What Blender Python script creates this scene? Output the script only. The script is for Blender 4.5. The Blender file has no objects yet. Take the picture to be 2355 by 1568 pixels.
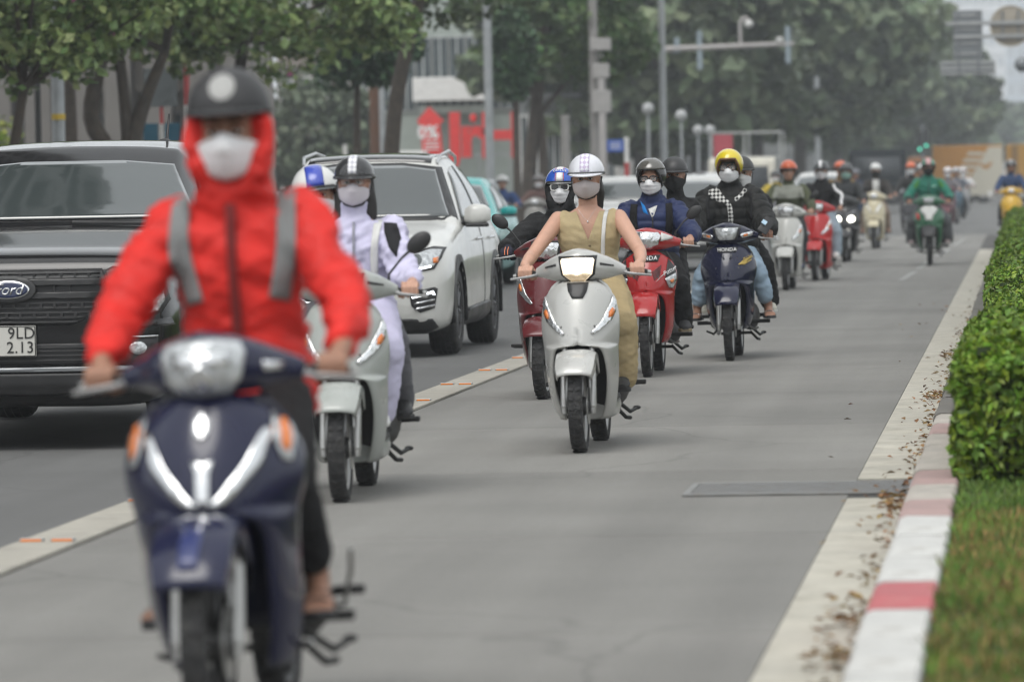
import bpy, bmesh, math, random
import numpy as np
from mathutils import Vector, Matrix
from mathutils.bvhtree import BVHTree
R = math.radians
rng = np.random.default_rng(7)
random.seed(7)
sc = bpy.context.scene
COL = sc.collection

# ------------------------------------------------------------ camera
FPX, CX, CY, HC = 12000.0, 1177.5, 784.0, 1.48          # focal length in units of a 2355 px wide frame
cam_d = bpy.data.cameras.new('camera')
cam = bpy.data.objects.new('camera', cam_d); COL.objects.link(cam)
cam_d.sensor_width = 36; cam_d.lens = 36 * FPX / 2355
cam_d.clip_start = .5; cam_d.clip_end = 6000
ROLL = R(1.1); CR, SR = math.cos(ROLL), math.sin(ROLL)      # the camera was held a little askew
YAW, PITCH = math.atan(1181.9 / FPX), math.atan(375.4 / FPX)
cam.location = (0, 0, HC)
cam.rotation_euler = (Matrix.Rotation(YAW, 3, 'Z') @ Matrix.Rotation(R(90) - PITCH, 3, 'X') @ Matrix.Rotation(-ROLL, 3, 'Z')).to_euler()
cam_d.dof.use_dof = True; cam_d.dof.focus_distance = 33.5; cam_d.dof.aperture_fstop = 3.9
cam_d.dof.aperture_blades = 0
sc.camera = cam
# ------------------------------------------------------------ overcast sky and soft sun
SUN_EL, SUN_AZ = R(62), R(200)
world = bpy.data.worlds.new('World'); sc.world = world; world.use_nodes = True
wn = world.node_tree.nodes; wl = world.node_tree.links
bg = wn['Background']
sky = wn.new('ShaderNodeTexSky'); sky.sky_type = 'NISHITA'; sky.sun_disc = False
sky.sun_elevation = SUN_EL; sky.sun_rotation = SUN_AZ
sky.air_density = 1.0; sky.dust_density = 6.0; sky.ozone_density = 1.0
hs = wn.new('ShaderNodeHueSaturation'); hs.inputs['Saturation'].default_value = .16
mixw = wn.new('ShaderNodeMix'); mixw.data_type = 'RGBA'; mixw.inputs[0].default_value = .55
mixw.inputs[7].default_value = (9.0, 9.4, 9.6, 1)          # the even cloud deck
wl.new(sky.outputs[0], hs.inputs['Color']); wl.new(hs.outputs[0], mixw.inputs[6])
wl.new(mixw.outputs[2], bg.inputs[0]); bg.inputs[1].default_value = .12
sun_d = bpy.data.lights.new('sun', 'SUN'); sun_d.energy = 1.0; sun_d.angle = R(35); sun_d.color = (1, .97, .92)
sun = bpy.data.objects.new('sun', sun_d); COL.objects.link(sun)
sun.rotation_euler = (R(90) - SUN_EL, 0, R(180) - SUN_AZ)
vs = sc.view_settings
vs.view_transform = 'Standard'; vs.look = 'None'; vs.exposure = 0.35; vs.gamma = 1.0; vs.use_curve_mapping = False
cy = sc.cycles
cy.max_bounces = 6; cy.diffuse_bounces = 3; cy.glossy_bounces = 3; cy.transmission_bounces = 4; cy.volume_bounces = 1
cy.transparent_max_bounces = 6; cy.use_denoising = True; cy.caustics_reflective = False; cy.caustics_refractive = False
cy.sample_clamp_indirect = 4; cy.adaptive_threshold = .02; cy.pixel_filter_type = 'BLACKMAN_HARRIS'; cy.filter_width = 1.1

# ------------------------------------------------------------ placing: what stands d metres along the road
_last = [CX]
def XD(x, d, y=300.):                           # world X of picture column x (near row y) at road distance d
    _last[0] = x
    return d * math.tan(math.atan(((x - CX) * CR - (y - CY) * SR) / FPX) - YAW)
def ZD(y, d, x=None):                           # world Z of picture row y at road distance d
    x = _last[0] if x is None else x
    return HC - d * math.tan(math.atan(((x - CX) * SR + (y - CY) * CR) / FPX) + PITCH)
def WG(x, y, z=0.):                             # the ground point seen at a picture position
    d = (HC - z) / math.tan(math.atan(((x - CX) * SR + (y - CY) * CR) / FPX) + PITCH)
    return (XD(x, d, y), d, z)

# ------------------------------------------------------------ materials
_mats = {}
def pm(name, col=(.5, .5, .5), rough=.5, metal=0., coat=0., var=.10, scale=5., bump=0., bscale=40., spec=.5,
       estr=0., ecol=None, trans=0., island=0., dirt=0., dcol=(.20, .18, .15), alpha=1., stretch=None):
    if name in _mats: return _mats[name]
    m = bpy.data.materials.new(name); m.use_nodes = True
    n, l = m.node_tree.nodes, m.node_tree.links
    b = n['Principled BSDF']
    b.inputs['Base Color'].default_value = (*col, 1); b.inputs['Roughness'].default_value = rough
    b.inputs['Metallic'].default_value = metal; b.inputs['Coat Weight'].default_value = coat
    b.inputs['Coat Roughness'].default_value = .06; b.inputs['Specular IOR Level'].default_value = spec
    b.inputs['Transmission Weight'].default_value = trans; b.inputs['Alpha'].default_value = alpha
    if estr:
        b.inputs['Emission Color'].default_value = (*(ecol or col), 1); b.inputs['Emission Strength'].default_value = estr
    tc = n.new('ShaderNodeTexCoord'); vec = tc.outputs['Object']
    if stretch:
        mp = n.new('ShaderNodeMapping'); mp.inputs['Scale'].default_value = stretch
        l.new(vec, mp.inputs[0]); vec = mp.outputs[0]
    col_out = None
    if var:
        t = n.new('ShaderNodeTexNoise'); t.inputs['Scale'].default_value = scale; t.inputs['Detail'].default_value = 5
        l.new(vec, t.inputs['Vector'])
        r = n.new('ShaderNodeMapRange'); r.inputs[1].default_value = .3; r.inputs[2].default_value = .7
        r.inputs[3].default_value = 1 - var; r.inputs[4].default_value = 1 + var
        l.new(t.outputs['Fac'], r.inputs[0])
        mu = n.new('ShaderNodeVectorMath'); mu.operation = 'SCALE'; mu.inputs[0].default_value = col
        l.new(r.outputs[0], mu.inputs['Scale']); col_out = mu.outputs[0]
        if rough > .08:
            r2 = n.new('ShaderNodeMapRange'); r2.inputs[1].default_value = .3; r2.inputs[2].default_value = .7
            r2.inputs[3].default_value = rough * .8; r2.inputs[4].default_value = min(1, rough * 1.25)
            l.new(t.outputs['Fac'], r2.inputs[0]); l.new(r2.outputs[0], b.inputs['Roughness'])
    if island:
        g = n.new('ShaderNodeNewGeometry')
        r = n.new('ShaderNodeMapRange'); r.inputs[3].default_value = 1 - island; r.inputs[4].default_value = 1 + island
        l.new(g.outputs['Random Per Island'], r.inputs[0])
        mu = n.new('ShaderNodeVectorMath'); mu.operation = 'SCALE'
        if col_out: l.new(col_out, mu.inputs[0])
        else: mu.inputs[0].default_value = col
        l.new(r.outputs[0], mu.inputs['Scale']); col_out = mu.outputs[0]
        h = n.new('ShaderNodeHueSaturation')
        rh = n.new('ShaderNodeMapRange'); rh.inputs[3].default_value = .47; rh.inputs[4].default_value = .525
        mm = n.new('ShaderNodeMath'); mm.operation = 'FRACT'; m2 = n.new('ShaderNodeMath'); m2.operation = 'MULTIPLY'; m2.inputs[1].default_value = 17.3
        l.new(g.outputs['Random Per Island'], m2.inputs[0]); l.new(m2.outputs[0], mm.inputs[0]); l.new(mm.outputs[0], rh.inputs[0])
        l.new(rh.outputs[0], h.inputs['Hue']); l.new(col_out, h.inputs['Color']); col_out = h.outputs[0]
    if dirt:
        t2 = n.new('ShaderNodeTexNoise'); t2.inputs['Scale'].default_value = scale * 2.3; t2.inputs['Detail'].default_value = 8
        t2.inputs['Roughness'].default_value = .7
        l.new(vec, t2.inputs['Vector'])
        r = n.new('ShaderNodeMapRange'); r.inputs[1].default_value = .48; r.inputs[2].default_value = .75; r.inputs[4].default_value = dirt
        l.new(t2.outputs['Fac'], r.inputs[0])
        mx = n.new('ShaderNodeMix'); mx.data_type = 'RGBA'; mx.inputs[7].default_value = (*dcol, 1)
        l.new(r.outputs[0], mx.inputs[0])
        if col_out: l.new(col_out, mx.inputs[6])
        else: mx.inputs[6].default_value = (*col, 1)
        col_out = mx.outputs[2]
    if col_out: l.new(col_out, b.inputs['Base Color'])
    if bump:
        t3 = n.new('ShaderNodeTexNoise'); t3.inputs['Scale'].default_value = bscale; t3.inputs['Detail'].default_value = 4
        l.new(vec, t3.inputs['Vector'])
        bp = n.new('ShaderNodeBump'); bp.inputs['Strength'].default_value = bump; bp.inputs['Distance'].default_value = .02
        l.new(t3.outputs['Fac'], bp.inputs['Height']); l.new(bp.outputs[0], b.inputs['Normal'])
    _mats[name] = m
    return m
def paint(name, col, rough=.28, dirt=.10, metal=.0):
    return pm('paint_' + name, col, rough, metal, .6, .05, 3, dirt=dirt, dcol=(.22, .2, .17), spec=.25)
def cloth(name, col, rough=.85, bump=.25, bs=120, var=.12):
    return pm('cloth_' + name, col, rough, 0, 0, var, 9, bump, bs, spec=.25)

BLACK = pm('black_plastic', (.018, .018, .019), .45, var=.2, dirt=.25, dcol=(.08, .075, .07))
DARK = pm('dark_rubber', (.022, .022, .022), .75, var=.2, dirt=.35, dcol=(.10, .095, .085))
TYRE = pm('tyre_rubber', (.025, .025, .026), .8, var=.25, scale=9, bump=.4, bscale=70, dirt=.5, dcol=(.11, .105, .095))
STEEL = pm('brushed_steel', (.45, .45, .44), .35, .9, dirt=.3, dcol=(.2, .17, .13))
CHROME = pm('chrome', (.75, .76, .77), .12, 1., var=.03)
ALLOY = pm('cast_alloy', (.38, .38, .38), .42, .75, dirt=.35, dcol=(.15, .13, .11))
ENGINE = pm('engine_grey', (.10, .10, .10), .55, .5, dirt=.5, dcol=(.09, .08, .07))
GLASS = pm('car_glass', (.035, .045, .045), .04, 0, 1., var=0, spec=.9)
LENS = pm('clear_lens', (.55, .57, .58), .10, .55, 1., var=.35, scale=26, bump=.6, bscale=34)
REFL = pm('lamp_reflector', (.8, .81, .82), .12, .9, 1., var=.15, scale=30, bump=.5, bscale=28)
AMBER = pm('amber_lens', (.75, .20, .03), .2, 0, .8, var=.15, scale=30)
REDLENS = pm('red_lens', (.5, .02, .02), .2, 0, .8)
LIT = pm('lit_lamp', (1, .93, .8), .2, estr=1.1, ecol=(1, .80, .55), var=.3, scale=30)
LITW = pm('lit_lamp_white', (1, 1, .95), .2, estr=6., ecol=(1, .98, .86), var=0)
DRL = pm('daytime_lamp', (.95, .97, 1), .2, estr=2.2, ecol=(.92, .97, 1), var=0)
SEATM = pm('seat_vinyl', (.02, .02, .021), .55, var=.15)
SKIN = pm('skin', (.42, .235, .165), .55, var=.10, scale=18, bump=.08, bscale=90)
SKIN2 = pm('skin_tan', (.30, .155, .10), .55, var=.10, scale=18)
SKIN3 = pm('skin_fair', (.52, .30, .215), .55, var=.08, scale=18)
HAIR = pm('black_hair', (.012, .010, .009), .45, var=.3, scale=60, stretch=(1, 1, .08))
MASKW = pm('white_mask', (.74, .74, .75), .85, var=.05, bump=.15, bscale=70)
EYEW = pm('eye_white', (.65, .62, .58), .3, var=0)
EYED = pm('eye_dark', (.015, .010, .008), .2, var=0)
WHITEP = pm('white_print', (.78, .78, .78), .6, var=.05)
BLACKP = pm('black_print', (.02, .02, .02), .6, var=.05)
BARK = pm('bark', (.075, .06, .048), .9, var=.35, scale=8, bump=.8, bscale=18)
GALV = pm('galvanised_post', (.36, .38, .39), .5, .3, var=.15, dirt=.2)
PRED = pm('post_red', (.42, .05, .05), .6, dirt=.2)
PWHITE = pm('post_white', (.66, .66, .64), .6, dirt=.25)

# ------------------------------------------------------------ mesh building
def crom(P, m):
    """Catmull-Rom along axis 0 of an array, m steps per span"""
    P = np.asarray(P, float); n = len(P)
    Q = np.concatenate([2 * P[:1] - P[1:2], P, 2 * P[-1:] - P[-2:-1]])
    out = []
    for i in range(n - 1):
        a, b, c, d = Q[i], Q[i + 1], Q[i + 2], Q[i + 3]
        for k in range(m):
            t = k / m
            out.append(.5 * (2 * b + (c - a) * t + (2 * a - 5 * b + 4 * c - d) * t * t + (3 * b - a - 3 * c + d) * t ** 3))
    out.append(P[-1])
    return np.array(out)
class MB:
    def __init__(s): s.v = []; s.f = []
    def add(s, vs, fs):
        o = len(s.v); s.v += [tuple(map(float, v)) for v in vs]; s.f += [tuple(i + o for i in f) for f in fs]; return s
    def box(s, c, d, rot=None):
        pts = [Vector((x * d[0] / 2, y * d[1] / 2, z * d[2] / 2)) for x in (-1, 1) for y in (-1, 1) for z in (-1, 1)]
        if rot is not None: pts = [rot @ p for p in pts]
        return s.add([p + Vector(c) for p in pts], [(0, 1, 3, 2), (4, 6, 7, 5), (0, 4, 5, 1), (2, 3, 7, 6), (0, 2, 6, 4), (1, 5, 7, 3)])
    def grid(s, P, flip=False):
        n, m = len(P), len(P[0])
        vs = [p for r in P for p in r]
        fs = []
        for i in range(n - 1):
            for j in range(m - 1):
                q = (i * m + j, i * m + j + 1, (i + 1) * m + j + 1, (i + 1) * m + j)
                fs.append(q[::-1] if flip else q)
        return s.add(vs, fs)
    def loft(s, rings, caps=True):
        n, m = len(rings), len(rings[0])
        vs = [p for r in rings for p in r]
        fs = [(i * m + j, i * m + (j + 1) % m, (i + 1) * m + (j + 1) % m, (i + 1) * m + j) for i in range(n - 1) for j in range(m)]
        if caps: fs += [tuple(range(m))[::-1], tuple(range((n - 1) * m, n * m))]
        return s.add(vs, fs)
    def tube(s, path, r, n=8, caps=True, flat=1.):
        path = [Vector(p) for p in path]; k = len(path)
        rr = list(r) if hasattr(r, '__len__') else [r] * k
        rings = []; up = None
        for i in range(k):
            t = (path[min(i + 1, k - 1)] - path[max(i - 1, 0)]).normalized()
            if up is None: up = Vector((0, 0, 1)) if abs(t.z) < .9 else Vector((0, 1, 0))
            a = t.cross(up).normalized(); up = a.cross(t).normalized(); 
            rings.append([path[i] + a * (math.cos(2 * math.pi * j / n) * rr[i]) + up * (math.sin(2 * math.pi * j / n) * rr[i] * flat) for j in range(n)])
        return s.loft(rings, caps)
    def ell(s, c, r, nu=14, nv=9, rot=None):
        vs = []; fs = []
        for i in range(nv + 1):
            th = math.pi * i / nv
            for j in range(nu):
                ph = 2 * math.pi * j / nu
                p = Vector((r[0] * math.sin(th) * math.cos(ph), r[1] * math.sin(th) * math.sin(ph), r[2] * math.cos(th)))
                if rot is not None: p = rot @ p
                vs.append(p + Vector(c))
        for i in range(nv):
            for j in range(nu):
                fs.append((i * nu + j, (i + 1) * nu + j, (i + 1) * nu + (j + 1) % nu, i * nu + (j + 1) % nu))
        return s.add(vs, fs)
    def limb(s, path, rr, n=12):
        s.tube(path, rr, n)
        for p, r in zip(path, rr): s.ell(p, (r, r, r), 12, 8)
        return s
    def spin(s, prof, c, axis='x', n=32, a0=0, a1=360):
        """prof: (radius, offset along the axis) closed or open; full turn unless a0/a1"""
        full = abs(a1 - a0 - 360) < 1e-6
        rings = []
        for i in range(n if full else n + 1):
            a = R(a0 + (a1 - a0) * i / n); ca, sa = math.cos(a), math.sin(a)
            ring = []
            for r, h in prof:
                if axis == 'x': ring.append((c[0] + h, c[1] + r * ca, c[2] + r * sa))
                elif axis == 'y': ring.append((c[0] + r * ca, c[1] + h, c[2] + r * sa))
                else: ring.append((c[0] + r * ca, c[1] + r * sa, c[2] + h))
            rings.append(ring)
        m = len(prof); k = len(rings)
        vs = [p for r in rings for p in r]; fs = []
        for i in range(k if full else k - 1):
            for j in range(m - 1):
                fs.append((i * m + j, i * m + j + 1, ((i + 1) % k) * m + j + 1, ((i + 1) % k) * m + j))
        return s.add(vs, fs)
    def prism(s, poly, y0, y1, axis='y'):
        """extrude a 2D polygon (x,z) along y, (y,z) along x, or (x,y) along z"""
        def P(u, v, w): return {'y': (u, w, v), 'x': (w, u, v), 'z': (u, v, w)}[axis]
        k = len(poly)
        vs = [P(u, v, y0) for u, v in poly] + [P(u, v, y1) for u, v in poly]
        fs = [tuple(range(k)), tuple(range(k, 2 * k))[::-1]] + [(i, i + k, (i + 1) % k + k, (i + 1) % k) for i in range(k)]
        return s.add(vs, fs)
    def mirror(s):
        n = len(s.v); s.v += [(-x, y, z) for x, y, z in s.v]; s.f += [tuple(i + n for i in f)[::-1] for f in s.f]; return s
    def mesh(s, name):
        me = bpy.data.meshes.new(name); me.from_pydata(s.v, [], s.f); me.update(); return me
    def build(s, name, mat, parent=None, smooth=35, fix=True, sub=0, solid=0, bev=0, weld=False):
        me = s.mesh(name)
        bm = bmesh.new(); bm.from_mesh(me)
        if weld: bmesh.ops.remove_doubles(bm, verts=bm.verts, dist=1e-4)
        if fix: bmesh.ops.recalc_face_normals(bm, faces=bm.faces)
        if bev: bmesh.ops.bevel(bm, geom=[e for e in bm.edges if e.is_manifold and e.calc_face_angle(0) > .6], offset=bev, segments=2, affect='EDGES', profile=.5)
        bm.to_mesh(me); bm.free()
        return link(name, me, mat, parent, smooth, sub, solid)
def link(name, me, mat, parent=None, smooth=35, sub=0, solid=0):
    if mat: me.materials.clear(); me.materials.append(mat)
    if smooth:
        me.polygons.foreach_set('use_smooth', [True] * len(me.polygons))
        if smooth < 180: me.set_sharp_from_angle(angle=R(smooth))
    o = bpy.data.objects.new(name, me); COL.objects.link(o)
    if parent: o.parent = parent
    if solid:
        md = o.modifiers.new('thick', 'SOLIDIFY'); md.thickness = abs(solid); md.offset = -1 if solid > 0 else 1
    if sub:
        md = o.modifiers.new('sub', 'SUBSURF'); md.levels = md.render_levels = sub
    return o
def tag(o, label, cat=None, group=None, kind=None):
    o['label'] = label
    if cat: o['category'] = cat
    if group: o['group'] = group
    if kind: o['kind'] = kind
    return o
def empty(name, loc=(0, 0, 0), rz=0., parent=None):
    o = bpy.data.objects.new(name, None); COL.objects.link(o); o.location = loc; o.rotation_euler = (0, 0, rz)
    o.empty_display_size = .2
    if parent: o.parent = parent
    return o
LEAN = {}
def thing(name, label, cat, loc=(0, 0, 0), rz=0., group=None):
    o = tag(empty(name, loc, rz), label, cat, group)
    if tuple(loc) in LEAN: o.rotation_euler = (0, R(LEAN[tuple(loc)]), rz)
    return o
def quads(name, C, U, V, mat, parent=None, bend=0.):
    """many free quads: centres C, half axes U and V; bent leaves along V"""
    n = len(C)
    if bend:
        N = np.cross(U, V); N /= (np.linalg.norm(N, axis=1, keepdims=True) + 1e-9)
        L = np.linalg.norm(V, axis=1, keepdims=True)
        P = np.stack([C - V, C + U * .9 - N * L * bend * .0, C + V, C - U * .9], 1)
        P[:, 1] += N * L * bend; P[:, 3] += N * L * bend
        fv = np.stack([np.array([[0, 1, 2], [0, 2, 3]]) + 4 * i for i in range(1)], 0)
        idx = (np.arange(n)[:, None, None] * 4 + np.array([[0, 1, 2], [0, 2, 3]])[None]).reshape(-1)
        k = 3; nf = 2 * n
    else:
        P = np.stack([C - U - V, C + U - V, C + U + V, C - U + V], 1)
        idx = np.arange(4 * n); k = 4; nf = n
    me = bpy.data.meshes.new(name)
    me.vertices.add(4 * n); me.vertices.foreach_set('co', P.reshape(-1).astype(np.float32))
    me.loops.add(len(idx)); me.loops.foreach_set('vertex_index', idx.astype(np.int32))
    me.polygons.add(nf); me.polygons.foreach_set('loop_start', np.arange(0, len(idx), k, dtype=np.int32))
    me.polygons.foreach_set('loop_total', np.full(nf, k, np.int32))
    me.update(calc_edges=True)
    return link(name, me, mat, parent, 0)
_K = rng.normal(size=(24, 3)); _PH = rng.uniform(0, 6.28, 24)
def fnoise(P, freq, seed=0, n=6):
    s = 0
    for i in range(n):
        k = _K[(i + seed * 5) % 24]; k = k / np.linalg.norm(k)
        s = s + np.sin((P @ k) * freq * (1 + .37 * i) + _PH[(i + seed * 3) % 24] + 1.3 * np.sin((P @ _K[(i + 7 + seed) % 24]) * freq * .4))
    return s / n * 1.6
_tmp = bpy.data.scenes.new('workbench')
def evaluated(o):
    _tmp.collection.objects.link(o); vl = _tmp.view_layers[0]; vl.update()
    me = bpy.data.meshes.new_from_object(o.evaluated_get(vl.depsgraph))
    return me
def blob(name, mb, mat, parent, vox=.012, it=4, disp=None, smooth=180):
    """union of closed shapes as one continuous surface"""
    me = mb.mesh(name)
    o = bpy.data.objects.new(name, me)
    md = o.modifiers.new('r', 'REMESH'); md.mode = 'VOXEL'; md.voxel_size = vox
    md = o.modifiers.new('s', 'SMOOTH'); md.factor = .5; md.iterations = it
    me2 = evaluated(o)
    bpy.data.objects.remove(o); bpy.data.meshes.remove(me)
    if disp:
        n = len(me2.vertices); co = np.empty(n * 3, np.float32); me2.vertices.foreach_get('co', co); co = co.reshape(-1, 3).astype(float)
        no = np.empty(n * 3, np.float32); me2.vertex_normals.foreach_get('vector', no); no = no.reshape(-1, 3)
        co = co + no * disp(co)[:, None]
        me2.vertices.foreach_set('co', co.astype(np.float32).reshape(-1)); me2.update()
    me2.name = name
    return link(name, me2, mat, parent, smooth)
_bvh = {}
def bvh_of(obs):
    key = tuple(o.name for o in obs)
    if key not in _bvh:
        V = []; F = []
        for o in obs:
            b = len(V); V += [v.co.copy() for v in o.data.vertices]; F += [tuple(i + b for i in p.vertices) for p in o.data.polygons]
        _bvh[key] = BVHTree.FromPolygons(V, F)
    return _bvh[key]
def cast(obs, u, v, axis='-y'):
    b = bvh_of(obs if isinstance(obs, (list, tuple)) else [obs])
    if axis == '-y': h = b.ray_cast(Vector((u, -9, v)), Vector((0, 1, 0)))
    elif axis == '+y': h = b.ray_cast(Vector((u, 19, v)), Vector((0, -1, 0)))
    elif axis == '+x': h = b.ray_cast(Vector((9, u, v)), Vector((-1, 0, 0)))
    elif axis == '-x': h = b.ray_cast(Vector((-9, u, v)), Vector((1, 0, 0)))
    else: h = b.ray_cast(Vector((u, v, 9)), Vector((0, 0, -1)))
    return h
AX = {'-y': Vector((0, -1, 0)), '+y': Vector((0, 1, 0)), '+x': Vector((1, 0, 0)), '-x': Vector((-1, 0, 0)), '+z': Vector((0, 0, 1))}
def decal(name, on, poly, mat, parent=None, axis='-y', off=.003, thick=.004, cuts=2, smooth=60, mirror=False, mesh2d=None):
    """lay a flat outline (or a flat mesh) onto the surface of what it belongs to, seen along an axis"""
    bm = bmesh.new()
    if mesh2d is None:
        k = len(poly)
        vs = [bm.verts.new((u, v, 0)) for u, v in poly]
        f = bm.faces.new(vs)
        bmesh.ops.triangulate(bm, faces=[f])
        for _ in range(cuts):
            bmesh.ops.subdivide_edges(bm, edges=[e for e in bm.edges if e.calc_length() > .018], cuts=1, use_grid_fill=True)
            bmesh.ops.triangulate(bm, faces=[f for f in bm.faces if len(f.verts) > 3])
    else: bm.from_mesh(mesh2d)
    last = None; a = AX[axis]
    for v in bm.verts:
        u, w = v.co.x, v.co.y
        h = cast(on, u, w, axis)
        if h[0] is None:
            b = bvh_of(on if isinstance(on, (list, tuple)) else [on])
            o = {'-y': (u, -.3, w), '+y': (u, 3, w), '+x': (.4, u, w), '-x': (-.4, u, w), '+z': (u, w, 2)}[axis] if last is None else \
                {'-y': (u, last, w), '+y': (u, last, w), '+x': (last, u, w), '-x': (last, u, w), '+z': (u, w, last)}[axis]
            h = b.find_nearest(Vector(o))
            p = Vector(h[0])
        else: p = Vector(h[0])
        last = {'y': p.y, 'x': p.x, 'z': p.z}[axis[1]]
        nn = Vector(h[1]); nn = nn if nn.dot(a) > 0 else -nn
        v.co = p + (nn * .5 + a * .5).normalized() * (off + thick)
    bmesh.ops.recalc_face_normals(bm, faces=bm.faces)
    if bm.faces and sum((f.normal.dot(a) * f.calc_area() for f in bm.faces)) < 0: bmesh.ops.reverse_faces(bm, faces=bm.faces)
    me = bpy.data.meshes.new(name); bm.to_mesh(me); bm.free()
    o = link(name, me, mat, parent or (on[0] if isinstance(on, (list, tuple)) else on).parent, smooth, 0, thick)
    if mirror:
        me2 = me.copy(); n = len(me2.vertices)
        for v in me2.vertices: v.co.x = -v.co.x
        me2.flip_normals(); link(name, me2, mat, o.parent, smooth, 0, thick)
    return o
def mx(poly): return [(-u, v) for u, v in poly][::-1]
def text_mesh(s, size=1., shear=0., ext=0., spacing=1., bold=0.):
    c = bpy.data.curves.new('lettering', 'FONT'); c.body = s; c.size = size; c.align_x = 'CENTER'; c.align_y = 'CENTER'
    c.shear = shear; c.offset = bold; c.extrude = ext; c.space_character = spacing; c.resolution_u = 3
    o = bpy.data.objects.new('lettering', c)
    me = evaluated(o)
    bpy.data.objects.remove(o); bpy.data.curves.remove(c)
    return me
def text_on(on, s, u, v, size, mat, parent=None, axis='-y', shear=0., rot=0., off=.004, spacing=1., flip=False, name='lettering'):
    me = text_mesh(s, size, shear, 0, spacing)
    ca, sa = math.cos(rot), math.sin(rot)
    for p in me.vertices:
        x, y = p.co.x, p.co.y
        if flip: x = -x
        p.co = (u + x * ca - y * sa, v + x * sa + y * ca, 0)
    return decal(name, on, None, mat, parent, axis, off, .001, mesh2d=me)
def text_flat(s, loc, rot, size, mat, parent=None, shear=0., spacing=1., ext=.002, bold=0.):
    me = text_mesh(s, size, shear, ext, spacing, bold)
    o = link('lettering', me, mat, parent, 0); o.location = loc; o.rotation_euler = rot
    return o
def arc(c, r, a0, a1, n=8): return [(c[0] + r * math.cos(R(a0 + (a1 - a0) * i / n)), c[1] + r * math.sin(R(a0 + (a1 - a0) * i / n))) for i in range(n + 1)]
def oval(cx, cz, rx, rz, n=20, p=2.):
    out = []
    for i in range(n):
        a = 2 * math.pi * i / n; c, s = math.cos(a), math.sin(a)
        out.append((cx + rx * math.copysign(abs(c) ** (2 / p), c), cz + rz * math.copysign(abs(s) ** (2 / p), s)))
    return out
# ------------------------------------------------------------ the setting
def sheet(name, x0, x1, y0, y1, z, mat, parent=None, n=1):
    g = MB(); g.add([(x0, y0, z), (x1, y0, z), (x1, y1, z), (x0, y1, z)], [(0, 1, 2, 3)])
    return g.build(name, mat, parent, 0, fix=False)
def struct(o, label): o['kind'] = 'structure'; o['label'] = label; return o
def road_mat(name, col, fine=260., var=.10, patch=.12, rough=.85, tone=(.8, .78, .74)):
    m = pm(name, col, rough, var=0); n, l = m.node_tree.nodes, m.node_tree.links; b = n['Principled BSDF']
    tc = n.new('ShaderNodeTexCoord')
    t1 = n.new('ShaderNodeTexNoise'); t1.inputs['Scale'].default_value = fine; t1.inputs['Detail'].default_value = 3
    t2 = n.new('ShaderNodeTexNoise'); t2.inputs['Scale'].default_value = .55; t2.inputs['Detail'].default_value = 6
    mp = n.new('ShaderNodeMapping'); mp.inputs['Scale'].default_value = (1.9, .05, 1); t3 = n.new('ShaderNodeTexNoise'); t3.inputs['Scale'].default_value = 1.3; t3.inputs['Detail'].default_value = 4
    l.new(tc.outputs['Object'], t1.inputs[0]); l.new(tc.outputs['Object'], t2.inputs[0]); l.new(tc.outputs['Object'], mp.inputs[0]); l.new(mp.outputs[0], t3.inputs[0])
    def rng_(src, a): 
        r = n.new('ShaderNodeMapRange'); r.inputs[1].default_value = .3; r.inputs[2].default_value = .7; r.inputs[3].default_value = 1 - a; r.inputs[4].default_value = 1 + a; l.new(src, r.inputs[0]); return r.outputs[0]
    a = rng_(t1.outputs['Fac'], var); c = rng_(t2.outputs['Fac'], patch); d = rng_(t3.outputs['Fac'], patch)
    m1 = n.new('ShaderNodeMath'); m1.operation = 'MULTIPLY'; l.new(a, m1.inputs[0]); l.new(c, m1.inputs[1])
    m2 = n.new('ShaderNodeMath'); m2.operation = 'MULTIPLY'; l.new(m1.outputs[0], m2.inputs[0]); l.new(d, m2.inputs[1])
    oi = n.new('ShaderNodeObjectInfo'); ro = n.new('ShaderNodeMapRange'); ro.inputs[3].default_value = .93; ro.inputs[4].default_value = 1.05; l.new(oi.outputs['Random'], ro.inputs[0])
    m0 = m2; m2 = n.new('ShaderNodeMath'); m2.operation = 'MULTIPLY'; l.new(m0.outputs[0], m2.inputs[0]); l.new(ro.outputs[0], m2.inputs[1])
    vo = n.new('ShaderNodeTexVoronoi'); vo.feature = 'DISTANCE_TO_EDGE'; vo.inputs['Scale'].default_value = .42; tw = n.new('ShaderNodeTexNoise'); tw.inputs['Scale'].default_value = 1.1; tw.inputs['Detail'].default_value = 6
    av = n.new('ShaderNodeMix'); av.data_type = 'VECTOR'; av.inputs[0].default_value = .35; l.new(tc.outputs['Object'], tw.inputs[0]); l.new(tc.outputs['Object'], av.inputs[4]); l.new(tw.outputs['Color'], av.inputs[5]); l.new(av.outputs[1], vo.inputs['Vector'])
    cr_ = n.new('ShaderNodeMapRange'); cr_.inputs[1].default_value = 0; cr_.inputs[2].default_value = .006; cr_.inputs[3].default_value = .80; cr_.inputs[4].default_value = 1.; l.new(vo.outputs['Distance'], cr_.inputs[0])
    m9 = m2; m2 = n.new('ShaderNodeMath'); m2.operation = 'MULTIPLY'; l.new(m9.outputs[0], m2.inputs[0]); l.new(cr_.outputs[0], m2.inputs[1])
    v = n.new('ShaderNodeVectorMath'); v.operation = 'SCALE'; v.inputs[0].default_value = col; l.new(m2.outputs[0], v.inputs['Scale']); l.new(v.outputs[0], b.inputs['Base Color'])
    bp = n.new('ShaderNodeBump'); bp.inputs['Strength'].default_value = .35; bp.inputs['Distance'].default_value = .01; l.new(t1.outputs['Fac'], bp.inputs['Height']); l.new(bp.outputs[0], b.inputs['Normal'])
    return m
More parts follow.
